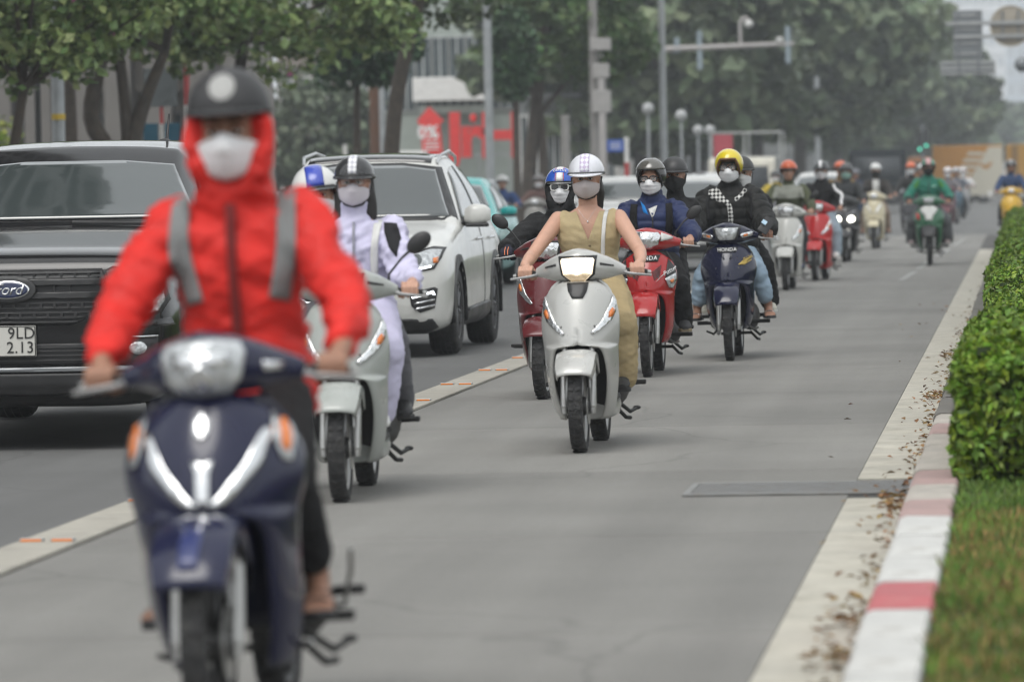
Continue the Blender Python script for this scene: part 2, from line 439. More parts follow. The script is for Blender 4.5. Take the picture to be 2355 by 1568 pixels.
ASPH = road_mat('asphalt', (.130, .130, .127), 190, .30, .10); CONC = road_mat('lane_concrete', (.196, .191, .178), 240, .26, .11)
PALE = pm('pale_concrete', (.36, .34, .295), .85, var=.14, scale=2.5, bump=.3, bscale=40, dirt=.55, dcol=(.20, .185, .155))
GUTT = pm('gutter_concrete', (.44, .42, .36), .85, var=.14, scale=2.5, bump=.35, bscale=35, dirt=.7, dcol=(.21, .185, .14))
KWHITE = pm('kerb_white_paint', (.54, .54, .52), .7, var=.10, scale=4, bump=.2, dirt=.85, dcol=(.24, .22, .19))
KRED = pm('kerb_red_paint', (.42, .10, .11), .7, var=.12, scale=4, bump=.2, dirt=.55, dcol=(.4, .25, .22))
KFADE = pm('kerb_faded_paint', (.40, .37, .33), .8, var=.15, scale=5, bump=.3, dirt=.7, dcol=(.17, .16, .14))
KFRED = pm('kerb_faded_red', (.36, .25, .235), .8, var=.15, scale=5, bump=.3, dirt=.6, dcol=(.24, .20, .18))
KGREY = pm('kerb_bare_stone', (.15, .142, .128), .85, var=.18, scale=5, bump=.4, dirt=.5, dcol=(.08, .075, .065))
PAVE = pm('pavement', (.20, .185, .165), .85, var=.15, scale=1.5)
SOIL = pm('soil', (.075, .058, .040), .95, var=.3, scale=6, bump=.6)
struct(sheet('ground', -345, 345, -45, 1445, -.05, pm('far_ground', (.10, .10, .09), .9)), 'flat city ground under everything')
struct(sheet('road', -14.0, -.3, -40, 420, -.006, ASPH), 'dark asphalt carriageway of the avenue')
struct(sheet('crossing_road', -160, 160, 420, 1400, -.010, ASPH), 'far asphalt beyond the junction')
struct(sheet('opposite_road', 3.4, 13, -40, 420, -.006, ASPH), 'asphalt carriageway on the far side of the median')
struct(sheet('junction', -.3, 3.4, 97, 420, -.006, ASPH), 'asphalt of the junction past the median end')
lane = struct(sheet('bike_lane', -3.9, -.50, -20, 118, -.002, pm('joint_filler', (.06, .058, .054), .9)), 'concrete motorbike lane between divider strip and median')
yy = 3.; k = 0
while yy < 116:
    L_ = 4.6; g = MB(); g.box((-2.36, yy + L_ / 2, -.008), (3.085, L_ - .024, .020)); g.build('concrete_slab', CONC, lane, 0, bev=.003); yy += L_
# lane divider: flat pale strip with reflectors
div = struct(sheet('divider_strip', -4.16, -3.89, -10, 112, .003, pm('joint_filler')), 'pale flush concrete strip dividing cars from motorbikes')
yy = 4.3; me_ = None
while yy < 110:
    g = MB(); g.box((-4.025, yy + 1.3, .010), (.262, 2.585, .022)); g.build('strip_slab', PALE, div, 0, bev=.006)
    if yy < 75:
        for sx in (-1, 1):
            g = MB(); g.box((-4.025 + sx * .065, yy + 1.28, .027), (.10, .05, .014)); st = g.build('road_stud', STEEL, div, 0, bev=.004)
            g = MB(); g.box((-4.025 + sx * .065, yy + 1.253, .027), (.085, .004, .010)); g.build('reflector', pm('stud_orange', (.75, .22, .03), .35), st, 0)
    yy += 2.6
gut = struct(sheet('gutter', -.815, -.50, -10, 96, .001, pm('joint_filler')), 'pale concrete gutter along the median kerb')
yy = 4.
while yy < 95:
    if not 23.6 < yy + .5 < 24.9:
        g = MB(); w = random.uniform(-.012, .012); g.box((-.657 + w, yy + .75, .004), (.31 + 2 * w, 1.488, .012)); g.build('gutter_slab', GUTT, gut, 0, bev=.003)
    yy += 1.5
kerb = tag(empty('kerb', (-.40, 4, 0)), 'median kerb of stone blocks painted red and white near the camera', 'kerb', kind='structure')
yy = 4.3; kme = {}
def kst(m, d):
    g = MB(); g.prism([(-.105, -.02), (.105, -.02), (.105, .135), (.095, .148), (-.07, .148), (-.095, .138), (-.105, .12)], 0, 1.04); o = g.build('kerb_stone', m, kerb, 30)
    o.location = (random.uniform(-.006, .006), d - 4, random.uniform(-.004, .004)); o.rotation_euler = (0, R(random.uniform(-1, 1)), R(random.uniform(-.3, .3)))
while yy < 96:
    d = yy
    m = KRED if (abs(d - 15.6) < .53 or abs(d - 10.4) < .53) else KWHITE if d < 19.5 else (KFRED if min(abs(d - 19.9), abs(d - 22.2), abs(d - 26.9)) < .53 else KFADE) if d < 28.5 else KGREY
    kst(m, yy); yy += 1.055
# painted dashes worn into the lane farther on
wl_ = MB(); 
for i, (a, b) in enumerate(((70, 76), (78, 86), (89, 97), (101, 110))): wl_.box((-1.62 + .010 * (a - 70), (a + b) / 2, .0045), (.09, b - a, .003), Matrix.Rotation(R(-.6), 3, "Z"))
o = wl_.build('lane_line', pm('worn_line_paint', (.30, .30, .29), .8, dirt=.8, dcol=(.18, .18, .17), scale=14), None, 0); struct(o, 'worn white lane line far along the right edge'); o['kind'] = 'structure'
# drain grate
dr = thing('drain_grate', 'rusty steel drain grate set across the gutter beside the kerb', 'grate', (-1.05, 24.3, .003))
GRATE = pm('worn_steel', (.22, .22, .215), .5, .6, var=.2, dirt=.6, dcol=(.16, .12, .085))
for (c, s) in (((0, -.42, .006), (1.06, .05, .012)), ((0, .42, .006), (1.06, .05, .012)), ((-.515, 0, .006), (.03, .79, .012)), ((.515, 0, .006), (.03, .79, .012))):
    g = MB(); g.box(c, s); g.build('frame_bar', GRATE, dr, 0, bev=.002)
for i in range(15):
    g = MB(); g.box((0, -.37 + i * .053, .004), (1.0, .030, .010)); g.build('slat', GRATE, dr, 0)
g = MB(); g.box((0, 0, -.002), (1.0, .80, .004)); g.build('pit', pm('dark_pit', (.02, .02, .02), .9), dr, 0)
# far side: kerb and pavement on the left
struct(MB().box((-14.12, 190, .05), (.22, 420, .14)).build('pavement_kerb', KGREY, None, 0, bev=.01), 'stone kerb along the left pavement')
struct(sheet('pavement', -60, -14.2, -20, 420, .10, PAVE), 'paved footway under the left-hand trees')
struct(sheet('median_soil', -.32, 3.2, -10, 96, .105, SOIL), 'earth bed of the planted median')
struct(MB().box((3.3, 43, .06), (.2, 106, .16)).build('opposite_kerb', KGREY, None, 0, bev=.01), 'stone kerb on the other side of the median')
# grass
def grass(name, n, x0, x1, y0, y1, mat, label, h0=.025, h1=.07, z=.105):
    C = np.stack([rng.uniform(x0, x1, n), rng.uniform(y0, y1, n), np.full(n, z)], 1)
    clump = .5 + .5 * np.sin(C[:, 0] * 7 + 1.7 * np.sin(C[:, 1] * 2.3)) * np.sin(C[:, 1] * 4.1 + 1.1)
    H = rng.uniform(h0, h1, n) * (.6 + .8 * clump); a = rng.uniform(0, 2 * np.pi, n)
    U = np.stack([np.cos(a), np.sin(a), 0 * a], 1) * .0035; ln = rng.normal(size=(n, 2)) * .35
    Vv = np.stack([ln[:, 0] * H, ln[:, 1] * H, H], 1) * .5
    o = quads(name, C + Vv, U, Vv, mat, None, .12); return tag(o, label, 'grass', kind='stuff')
grass('grass', 60000, -.29, 1.6, 9, 23, pm('grass_green', (.11, .20, .03), .7, var=.35, scale=1.6, island=.45), 'short green grass on the median in the foreground', .025, .06)
grass('dry_grass', 15000, -.28, 1.6, 9, 20.5, pm('grass_straw', (.30, .20, .075), .8, var=.3, scale=2.2, island=.35), 'dry straw coloured grass among the green')
# hedges
HLEAF = pm('hedge_leaf', (.120, .205, .017), .5, var=.30, scale=2.2, island=.5, spec=.4)
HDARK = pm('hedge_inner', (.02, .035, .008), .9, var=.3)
def hedge(label, d0, d1, x0=-.28, x1=1.9, h=.80, dens=2600, ls=.019, z0=.105):
    t = thing('clipped_hedge', label, 'hedge', ((x0 + x1) / 2, (d0 + d1) / 2, z0), 0, 'clipped hedges on the median')
    W, L_, H = x1 - x0, d1 - d0, h - z0
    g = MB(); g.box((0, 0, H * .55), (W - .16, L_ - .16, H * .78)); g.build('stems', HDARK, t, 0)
    areas = [('top', W * L_), ('left', L_ * H), ('front', W * H), ('right', L_ * H * .3), ('back', W * H * .3)]
    C = []; N = []
    for k, A in areas:
        n = int(A * dens * (1 if k in ('top', 'front', 'left') else .5)); u, v = rng.uniform(-.5, .5, n), rng.uniform(-.5, .5, n)
        if k == 'top': P_ = np.stack([u * W, v * L_, np.full(n, H)], 1); nn = (0, 0, 1)
        elif k in ('left', 'right'): s = -1 if k == 'left' else 1; P_ = np.stack([np.full(n, s * W / 2), u * L_, (v + .5) ** .75 * H], 1); nn = (s, 0, .3)
        else: s = -1 if k == 'front' else 1; P_ = np.stack([u * W, np.full(n, s * L_ / 2), (v + .5) ** .75 * H], 1); nn = (0, s, .3)
        nn = np.array(nn, float); nn /= np.linalg.norm(nn)
        C.append(P_ - nn * np.abs(rng.normal(0, .035, n))[:, None]); N.append(np.tile(nn, (n, 1)))
    C = np.concatenate(C); N = np.concatenate(N); n = len(C)
    bump = fnoise(C, 2.6, 3) * .035 + fnoise(C, 7., 1) * .030 + fnoise(C, 19., 2) * .018
    edge = np.clip((np.abs(C[:, 0]) - W / 2 + .14) / .14, 0, 1) * np.clip((C[:, 2] - H + .14) / .14, 0, 1) + np.clip((np.abs(C[:, 1]) - L_ / 2 + .14) / .14, 0, 1) * np.clip((C[:, 2] - H + .14) / .14, 0, 1)
    C = C + N * bump[:, None] - np.stack([np.sign(C[:, 0]) * .055 * edge, np.sign(C[:, 1]) * .055 * edge, .055 * edge], 1)
    D = rng.normal(size=(n, 3)) * .75 + N * .55; D /= np.linalg.norm(D, axis=1, keepdims=True)
    Q = np.cross(D, rng.normal(size=(n, 3))); Q /= np.linalg.norm(Q, axis=1, keepdims=True); Tn = np.cross(D, Q)
    s = rng.uniform(.55, 1.5, n)[:, None] * ls
    o = quads('foliage', C, Q * s * .55, Tn * s, HLEAF, t, .15)
    return t
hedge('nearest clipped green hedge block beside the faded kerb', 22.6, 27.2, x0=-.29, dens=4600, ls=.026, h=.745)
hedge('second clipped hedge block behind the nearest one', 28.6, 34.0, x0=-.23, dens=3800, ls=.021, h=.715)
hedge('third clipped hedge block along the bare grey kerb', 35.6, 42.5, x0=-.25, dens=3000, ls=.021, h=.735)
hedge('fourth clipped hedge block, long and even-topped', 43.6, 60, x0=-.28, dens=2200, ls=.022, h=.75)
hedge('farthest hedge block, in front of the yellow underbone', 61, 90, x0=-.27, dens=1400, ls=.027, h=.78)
# fallen leaves in the gutter
n = 420; dd = 11 + rng.gamma(2., 11., n); C = np.stack([-.53 - np.abs(rng.normal(0, .07, n)), dd, np.full(n, .018)], 1)
n2 = 36; C = np.concatenate([C, np.stack([rng.uniform(-1.2, -.5, n2), rng.uniform(12, 60, n2), np.full(n2, .016)], 1)]); n = len(C)
cl = np.array([15.6, 17.0, 22.8, 33.5, 41.]); 
for c_ in cl: C = np.concatenate([C, np.stack([-.58 + rng.normal(0, .05, 60), c_ + rng.normal(0, .25, 60), rng.uniform(.014, .05, 60)], 1)])
n = len(C); a = rng.uniform(0, 6.28, n); D = np.stack([rng.normal(0, .3, n), rng.normal(0, .3, n), np.ones(n)], 1); D /= np.linalg.norm(D, axis=1, keepdims=True)
Q = np.cross(D, np.stack([np.cos(a), np.sin(a), 0 * a], 1)); s = rng.uniform(.012, .03, n)[:, None]
tag(quads('fallen_leaves', C, Q * s * .6, np.cross(D, Q) * s, pm('dry_leaf', (.20, .115, .038), .85, var=.3, island=.5), None, .25), 'dry brown leaves blown against the median kerb', 'leaves', kind='stuff')
# ------------------------------------------------------------ trees
LEAF_B = pm('bauhinia_leaf', (.135, .205, .062), .5, var=.3, scale=.8, island=.45); LEAF_B2 = pm('bauhinia_leaf_lit', (.33, .42, .17), .5, var=.3, scale=.8, island=.4)  # second bauhinia tone is a paler copy, painting in leaves that catch light
LEAF_D = pm('dark_leaf', (.040, .088, .034), .5, var=.35, scale=.6, island=.45); LEAF_M = pm('street_leaf', (.082, .118, .052), .6, var=.4, scale=.25, island=.4)
LEAF_Y = pm('lime_leaf', (.22, .28, .03), .5, var=.3, island=.3); LEAF_G = pm('mid_leaf', (.080, .14, .042), .6, var=.35, scale=.5, island=.4)
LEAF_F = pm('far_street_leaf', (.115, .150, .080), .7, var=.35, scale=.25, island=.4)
def tree(name, label, x, y, trunks, cc, cr, nclump, nleaf, ls, mat, tr=.12, group='street trees', mat2=None, clr=.8, limbs=10, flat=.75, seed=1, flowers=0, z0=.1):
    r = np.random.default_rng(seed); t = thing(name, label, 'tree', (x, y, z0), 0, group)
    for i, path in enumerate(trunks):
        P_ = crom(path, 4); k = len(P_); rr = [tr * (1.25 - .6 * (j / k)) * (1 if i == 0 else .8) for j in range(k)]
        g = MB(); g.tube(P_.tolist(), rr, 10); g.build('trunk', BARK, t, 60)
    cc = np.array(cc, float); cr = np.array(cr, float)
    D = r.normal(size=(nclump, 3)); D /= np.linalg.norm(D, axis=1, keepdims=True); rad = r.uniform(.35, 1, nclump) ** .5
    CL = cc + D * rad[:, None] * cr
    g = MB()
    for j in range(min(limbs, nclump)):
        top = np.array(trunks[j % len(trunks)][-1]); mid = (top + CL[j]) / 2 + r.normal(0, .15, 3) * cr.min() * .3
        g.tube([top.tolist(), mid.tolist(), CL[j].tolist()], [tr * .5, tr * .3, tr * .1], 6)
    if limbs: o = g.build('limbs', BARK, t, 60); o['kind'] = 'stuff'
    w = r.uniform(.5, 1.5, nclump); cnt = (w / w.sum() * nleaf).astype(int); C = []; 
    for c, m in zip(CL, cnt):
        d = r.normal(size=(m, 3)); d /= np.linalg.norm(d, axis=1, keepdims=True); q = r.uniform(.15, 1, m) ** .45 * clr * r.uniform(.75, 1.25)
        C.append(c + d * q[:, None] * np.array([1, 1, flat]))
    C = np.concatenate(C); n = len(C)
    Dn = r.normal(size=(n, 3)) * .7 + np.array([0, -.1, .65]); Dn /= np.linalg.norm(Dn, axis=1, keepdims=True)
    Q = np.cross(Dn, r.normal(size=(n, 3))); Q /= np.linalg.norm(Q, axis=1, keepdims=True); s = r.uniform(.6, 1.3, n)[:, None] * ls
    Tn = np.cross(Dn, Q); sel = r.random(n) < (.46 if mat2 else -1)
    cr_o = quads('crown', C[~sel], Q[~sel] * s[~sel] * .75, Tn[~sel] * s[~sel], mat, t, .2)
    if mat2: quads('lit_leaves', C[sel], Q[sel] * s[sel] * .75, Tn[sel] * s[sel], mat2, cr_o, .2)['kind'] = 'stuff'  # random share of the leaves gets the painted lit tone
    if flowers:
        f = r.integers(0, n, flowers); quads('flowers', C[f] + r.normal(0, .02, (flowers, 3)), Q[f] * .05, Tn[f] * .06, pm('pink_petal', (.55, .16, .32), .6, island=.4), cr_o, .3)['kind'] = 'stuff'
    return t
def bx(x, d): return XD(x, d, 330.)
# orchid trees on the left, leaves near enough to count
x0 = bx(12, 64); tree('orchid_tree', 'leafy orchid tree at far left with pink blossoms', x0, 64, [[(0, 0, 0), (.05, 0, 1.4), (.25, 0, 2.6)]], (.5, 0, 3.75), (1.5, 1.2, 1.1), 46, 4400, .088, LEAF_B, .08, mat2=LEAF_B2, clr=.42, seed=3, flowers=70, group='orchid trees along the left pavement')
x0 = bx(262, 74); tree('orchid_tree', 'orchid tree with crooked double trunk behind the black pickup', x0, 74, [[(0, 0, 0), (0, 0, 1.6), (-.32, 0, 2.35), (-.16, 0, 3.2), (-.10, 0, 3.6)], [(.18, 0, 0), (.2, .1, 1.6), (.16, .1, 2.5), (.06, .1, 3.6)], [(.22, .1, 1.9), (.45, .15, 2.6), (.75, .2, 3.3)]], (.1, 0, 4.42), (1.9, 1.6, 1.05), 56, 5200, .092, LEAF_B, .125, mat2=LEAF_B2, clr=.48, seed=4, flowers=25, group='orchid trees along the left pavement')
x0 = bx(560, 80); tree('orchid_tree', 'orchid tree whose canopy spreads above the red-jacketed rider', x0, 80, [[(0, 0, 0), (.0, 0, 1.6), (-.1, 0, 2.6), (.05, 0, 3.6)]], (.6, 0, 4.22), (2.6, 1.8, 1.0), 70, 6400, .096, LEAF_B, .12, mat2=LEAF_B2, clr=.5, seed=5, flowers=30, group='orchid trees along the left pavement')
x0 = bx(150, 86); tree('orchid_tree', 'orchid tree behind the crooked one on the left', x0, 86, [[(0, 0, 0), (.1, 0, 2), (.1, 0, 3.4)]], (0, 0, 5.1), (3.2, 2, 1.2), 66, 4200, .10, LEAF_B, .12, clr=.6, seed=6, group='orchid trees along the left pavement')
x0 = bx(50, 92); tree('bush', 'lime green bush behind the pickup at far left', x0, 92, [[(0, 0, 0), (0, 0, .6)]], (0, 0, 1.5), (1.3, .9, .95), 30, 4500, .07, LEAF_Y, .04, clr=.45, seed=7, group='shrubs on the left')
x0 = bx(822, 100); tree('round_tree', 'small dark tree with round crown above the black striped helmet', x0, 100, [[(0, 0, 0), (0, 0, 2.4), (.02, 0, 3.2)]], (.15, 0, 3.95), (.85, .8, .75), 34, 7500, .09, LEAF_D, .075, clr=.42, seed=8)
x0 = bx(895, 92); tree('leaning_tree', 'tall tree with brown trunk leaning right beside the white car', x0, 92, [[(0, 0, 0), (.02, 0, 1.6), (.22, 0, 3.2), (.75, 0, 5.2), (1.0, 0, 7)]], (.6, .5, 6.6), (3.4, 2.5, 2.2), 60, 8000, .10, LEAF_M, .135, clr=.75, seed=9)
x0 = bx(1188, 122); tree('column_tree', 'dark column-shaped tree left of the tall double-trunked tree', x0, 122, [[(0, 0, 0), (0, 0, 1.6), (0, 0, 4.4)]], (-.05, 0, 4.25), (.36, .36, 1.0), 46, 6500, .09, LEAF_D, .09, clr=.32, seed=10)
x0 = bx(1236, 130); tree('tall_tree', 'tall double-trunked tree in the middle distance', x0, 130, [[(-.25, 0, 0), (-.22, 0, 1.5), (0, 0, 3.2), (.25, 0, 5.2), (.3, 0, 7)], [(.2, 0, 0), (.15, 0, 1.6), (.1, 0, 3)]], (.9, 0, 5.5), (2.3, 2, 2.0), 64, 6200, .12, LEAF_G, .16, clr=.62, seed=11, limbs=16)
x0 = bx(700, 165); tree('palm_clump', 'hazy grey-green palms behind the striped helmets', x0, 165, [[(0, 0, 0), (0, 0, 2.6)]], (0, 0, 2.8), (2.3, 1.5, 1.9), 60, 7000, .16, pm('palm_leaf', (.085, .11, .065), .6, var=.3, island=.4), .14, clr=.7, seed=12)
x0 = bx(1060, 190); tree('garden_tree', 'tree behind the red sale sign', x0, 200, [[(0, 0, 0), (0, 0, 5)]], (0, 0, 7.6), (4.5, 3, 2.2), 60, 6000, .18, LEAF_G, .2, clr=.95, seed=13)
# the great hazy street trees on the left of the avenue
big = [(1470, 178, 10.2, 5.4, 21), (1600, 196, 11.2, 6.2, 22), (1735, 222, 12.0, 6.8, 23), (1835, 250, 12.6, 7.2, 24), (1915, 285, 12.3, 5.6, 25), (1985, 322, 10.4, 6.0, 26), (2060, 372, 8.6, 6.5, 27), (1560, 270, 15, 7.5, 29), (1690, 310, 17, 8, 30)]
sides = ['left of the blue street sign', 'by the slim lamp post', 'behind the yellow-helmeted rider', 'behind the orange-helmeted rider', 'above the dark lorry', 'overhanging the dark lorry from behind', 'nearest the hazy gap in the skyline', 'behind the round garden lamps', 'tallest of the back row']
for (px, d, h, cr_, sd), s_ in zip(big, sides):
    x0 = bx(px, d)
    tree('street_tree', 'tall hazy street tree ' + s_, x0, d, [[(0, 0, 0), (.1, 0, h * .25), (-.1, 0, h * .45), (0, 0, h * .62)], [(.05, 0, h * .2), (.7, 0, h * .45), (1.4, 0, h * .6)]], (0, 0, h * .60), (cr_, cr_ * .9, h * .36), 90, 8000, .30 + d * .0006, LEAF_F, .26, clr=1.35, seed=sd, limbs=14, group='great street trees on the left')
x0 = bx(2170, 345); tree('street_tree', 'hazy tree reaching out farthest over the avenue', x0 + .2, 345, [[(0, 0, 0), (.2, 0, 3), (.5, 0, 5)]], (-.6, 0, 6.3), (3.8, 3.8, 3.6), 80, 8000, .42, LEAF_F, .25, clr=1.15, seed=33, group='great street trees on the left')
for i, (px, d, h, s_) in enumerate(((2275, 640, 9, 'left of the far pale block'), (2335, 720, 8, 'right of the far pale block'), (2230, 560, 7, 'just over the orange lorry cab'), (2400, 600, 8, 'beyond the right edge signs'))):
    tree('distant_tree', 'very faint blue-grey distant tree ' + s_, bx(px, d), d, [[(0, 0, 0), (0, 0, h * .5)]], (0, 0, h * .62), (5, 5, h * .36), 50, 2500, .8, LEAF_M, .3, clr=1.5, seed=40 + i, group='distant trees in the haze', limbs=4)
# ------------------------------------------------------------ posts, signs and lamps
def post(name, label, cat, x, d, h, r, mat, bands=None, rb=None, group=None):
    t = thing(name, label, cat, (XD(x, d), d, .1), 0, group); g = MB(); g.tube([(0, 0, 0), (0, 0, h)], [rb or r * 1.15, r], 12); g.build('pole', mat, t, 60)
    if rb: g = MB(); g.tube([(0, 0, 0), (0, 0, h * .14), (0, 0, h * .15)], [r * 1.9, r * 1.9, r * 1.2], 12); g.build('base_sleeve', mat, t, 60)
    for z0, z1, m in bands or []:
        g = MB(); g.tube([(0, 0, z0), (0, 0, z1)], r * 1.22, 12); g.build('band', m, t, 60)
    return t
BLUE = pm('sign_blue', (.03, .10, .42), .5); TEALB = pm('sign_teal', (.015, .10, .16), .5)
YB = pm('yellow_band', (.55, .38, .04), .6)
post('utility_post', 'pale grey utility post with yellow band at far left', 'post', 136, 70, 7, .078, GALV, [(2.28, 2.36, YB), (.6, 1.5, KFADE)])
post('utility_post', 'thin dark post left of the yellow-banded one', 'post', 89, 76, 7, .045, pm('dark_post', (.06, .06, .06), .6))
def banded(name, label, x, d, h, r, n, first=1):
    t = thing(name, label, 'post', (XD(x, d), d, .1)); 
    for i in range(n):
        g = MB(); g.tube([(0, 0, h * i / n), (0, 0, h * (i + 1) / n)], r, 12); g.build('red_band' if (i + first) % 2 else 'white_band', PRED if (i + first) % 2 else PWHITE, t, 60)
    return t
t = banded('sign_post', 'red and white striped post carrying two small teal boards', 373, 84, 2.75, .032, 7)
for s in (-1, 1): MB().box((s * .175, -.04, 2.22), (.24, .012, .30)).build('teal_board', TEALB, t, 0, bev=.004)
MB().box((0, -.045, 2.95), (.55, .012, .62)).build('grey_board', pm('board_back', (.13, .145, .15), .6), t, 0, bev=.004)
banded('striped_post', 'tall red and white striped post behind the black helmet', 432, 88, 3.4, .05, 5)
post('lamp_post', 'tall slim grey lamp post left of the column-shaped tree', 'lamp post', 1125, 115, 9, .085, GALV, rb=.1, group='lamp posts')
post('lamp_post', 'tall slim grey lamp post with thick foot, left of centre right', 'lamp post', 1526, 132, 10, .075, GALV, rb=.09, group='lamp posts')
post('lamp_post', 'distant grey lamp post among the great trees', 'lamp post', 1880, 210, 5.2, .10, GALV, group='lamp posts')
post('concrete_pole', 'square concrete power pole right of the tall double-trunked tree', 'pole', 1368, 128, 9, .105, pm('pole_concrete', (.27, .26, .25), .8, dirt=.3))
tb = thing('junction_box', 'grey cable boxes hung on the concrete power pole', 'box', (XD(1385, 127.7), 127.7, 3.3))
for z, w, h in ((0, .45, .55), (.75, .40, .35), (1.4, .5, .3)): MB().box((0, 0, z), (w, .25, h)).build('cabinet', pm('box_grey', (.38, .37, .36), .6, dirt=.2), tb, 0, bev=.02)
post('concrete_pole', 'pale post behind the white cap helmet', 'pole', 1300, 120, 2.8, .10, pm('pole_concrete'))
post('brown_post', 'rust brown post beside the leaning trunk', 'post', 862, 108, 3.6, .10, pm('rust_post', (.13, .07, .045), .8))
t = post('poster_post', 'post with white paper posters behind the striped helmet', 'post', 880, 112, 4.5, .06, GALV)
for z in (.5, 1.15): MB().box((0, -.07, z + .3), (.20, .01, .45)).build('poster', PWHITE, t, 0)
for px, nm in ((793, 'left'), (818, 'right')):
    t = post('bollard_lamp', 'short white bollard with yellow disc, %s one of a pair' % nm, 'bollard', px, 118, 2.2, .05, PWHITE, group='white bollards with yellow discs'); MB().ell((0, -.06, 1.75), (.16, .03, .16)).build('yellow_disc', YB, t, 60)
t = banded('street_sign', 'blue street name sign on red and white post', 1440, 112, 2.2, .055, 4); bo_ = MB().box((-.24, -.03, 2.02), (.36, .02, .26)).build('sign_board', BLUE, t, 0, bev=.005)
for zz in (2.075, 2.02, 1.965): MB().box((-.24, -.043, zz), (.24, .004, .018)).build('text_line', WHITEP, t, 0)
# signal arm with camera
t = thing('signal_gantry', 'grey overhead arm with camera and signal heads across the lanes', 'gantry', (XD(1385, 172), 172, .1))
az = ZD(118, 172) - .1; L_ = XD(1828, 172) - XD(1385, 172); GM = pm('gantry_paint', (.36, .34, .33), .6, dirt=.2)
MB().tube([(0, 0, 0), (0, 0, az + .2)], [.16, .13], 12).build('pole', GM, t, 60)
MB().tube([(0, 0, az), (L_ * .5, 0, az + .05), (L_, 0, az + .12)], [.12, .09, .07], 12).build('arm', GM, t, 60)
cx_ = XD(1706, 172) - XD(1385, 172)
cm = MB().tube([(cx_, 0, az + .05), (cx_, 0, az + .85), (cx_ + .08, 0, az + .98), (cx_ + .2, 0, az + 1.0), (cx_ + .27, 0, az + .92)], .055, 10).build('camera_hook', GM, t, 60)
MB().ell((cx_ + .28, 0, az + .80), (.15, .15, .13)).build('camera_dome', pm('dome_white', (.6, .6, .58), .4), cm, 60)
for px, a, b in ((1612, 76, 165), (1815, 70, 155), (1560, 90, 125)):
    hx = XD(px, 172) - XD(1385, 172); sg = MB().box((hx, .02, (ZD(a, 172) + ZD(b, 172)) / 2 - .1), (.17, .16, ZD(a, 172) - ZD(b, 172))).build('signal_head', pm('signal_back', (.22, .27, .30), .6), t, 0, bev=.02)
MB().box((XD(1796, 172) - XD(1385, 172), 0, az + .27), (.22, .2, .14)).build('camera_box', pm('dome_white'), t, 0, bev=.02)
# garden lamps with globes
for i, (px, py, d, lb) in enumerate(((1491, 250, 150, 'left of the slim lamp post'), (1567, 266, 150, 'right of the slim lamp post'), (1605, 300, 165, 'left of a close pair'), (1632, 300, 165, 'right of a close pair'))):
    t = post('garden_lamp', 'white globe garden lamp ' + lb, 'lamp', px, d, ZD(py, d) - .25, .035, GALV, group='white globe garden lamps'); MB().ell((0, 0, ZD(py, d) - .1), (.17, .17, .17)).build('globe', pm('opal_globe', (.36, .37, .37), .4), t, 60)
# sign assembly seen from behind, top right
D_ = 135.; t = thing('road_sign', 'backs of grey road signs on a cantilever at top right', 'road sign', (XD(2420, D_), D_, .1)); ox = XD(2420, D_)
SB = pm('sign_back_grey', (.20, .215, .225), .5, .4, var=.12); SB2 = pm('sign_back_light', (.36, .37, .37), .5, .3, var=.1)
MB().tube([(0, 0, 0), (0, 0, 7)], .12, 12).build('pole', GALV, t, 60)
def R_(x0_, x1_, y0_, y1_, m, nm, y=0., th=.03): return MB().box(((XD(x0_, D_) + XD(x1_, D_)) / 2 - ox, y, (ZD(y0_, D_) + ZD(y1_, D_)) / 2 - .1), (XD(x1_, D_) - XD(x0_, D_), th, ZD(y0_, D_) - ZD(y1_, D_))).build(nm, m, t, 0, bev=.004)
R_(2178, 2420, 48, 57, SB2, 'rail', -.06, .05); R_(2195, 2420, 79, 87, SB2, 'rail', -.06, .05)
R_(2195, 2262, 25, 138, SB, 'panel'); R_(2165, 2291, 140, 172, SB2, 'panel')
for yy_ in (34, 66, 98, 122): R_(2198, 2259, yy_, yy_ + 5, SB2, 'stiffener', -.03, .02)
for xx_ in (2205, 2250): R_(xx_, xx_ + 5, 28, 168, SB, 'bracket', -.045, .03)
for yy_ in (146, 160): R_(2168, 2288, yy_, yy_ + 4, SB, 'stiffener', -.03, .02)
cz_ = ZD(65, D_) - .1; cxx = XD(2327, D_) - ox; g = MB(); g.spin([(0, -.015), (.50, -.015), (.52, 0), (.50, .015), (0, .015)], (cxx, 0, cz_), 'y', 40); g.build('round_panel', pm('round_sign_back', (.30, .27, .22), .6, dirt=.3), t, 50)
g = MB(); g.spin([(.50, -.03), (.53, -.03), (.53, .02), (.50, .02), (.50, -.03)], (cxx, 0, cz_), 'y', 40); g.build('round_rim', pm('rim_tan', (.42, .36, .26), .6), t, 50)
for q in (-.2, .2): MB().box((cxx + q, -.035, cz_), (.05, .03, .8)).build('stiffener', SB, t, 0)
MB().ell((XD(2352, D_) - ox, -.1, ZD(150, D_) - .1), (.2, .2, .2)).build('lamp_head', SB, t, 60); MB().tube([(XD(2352, D_) - ox, -.1, ZD(150, D_) - .1), (0, 0, ZD(175, D_) - .1)], .04, 8).build('lamp_arm', SB, t, 60)
# traffic light with green lamps past the junction
tl = post('traffic_light', 'traffic light with two green lamps lit above the orange lorry cab', 'traffic light', 2121, 215, 3.2, .06, SB)
for s, z in ((-.12, 2.22), (.14, 2.36)):
    MB().box((s, -.05, z + .3), (.22, .14, .85)).build('signal_head', BLACK, tl, 0, bev=.02); MB().spin([(0, 0), (.06, 0), (.06, -.03), (0, -.03)], (s, -.13, z), 'y', 20).build('green_lamp', pm('green_lit', (.1, .9, .6), .3, estr=.8, ecol=(.15, .95, .65), var=0), tl, 50)
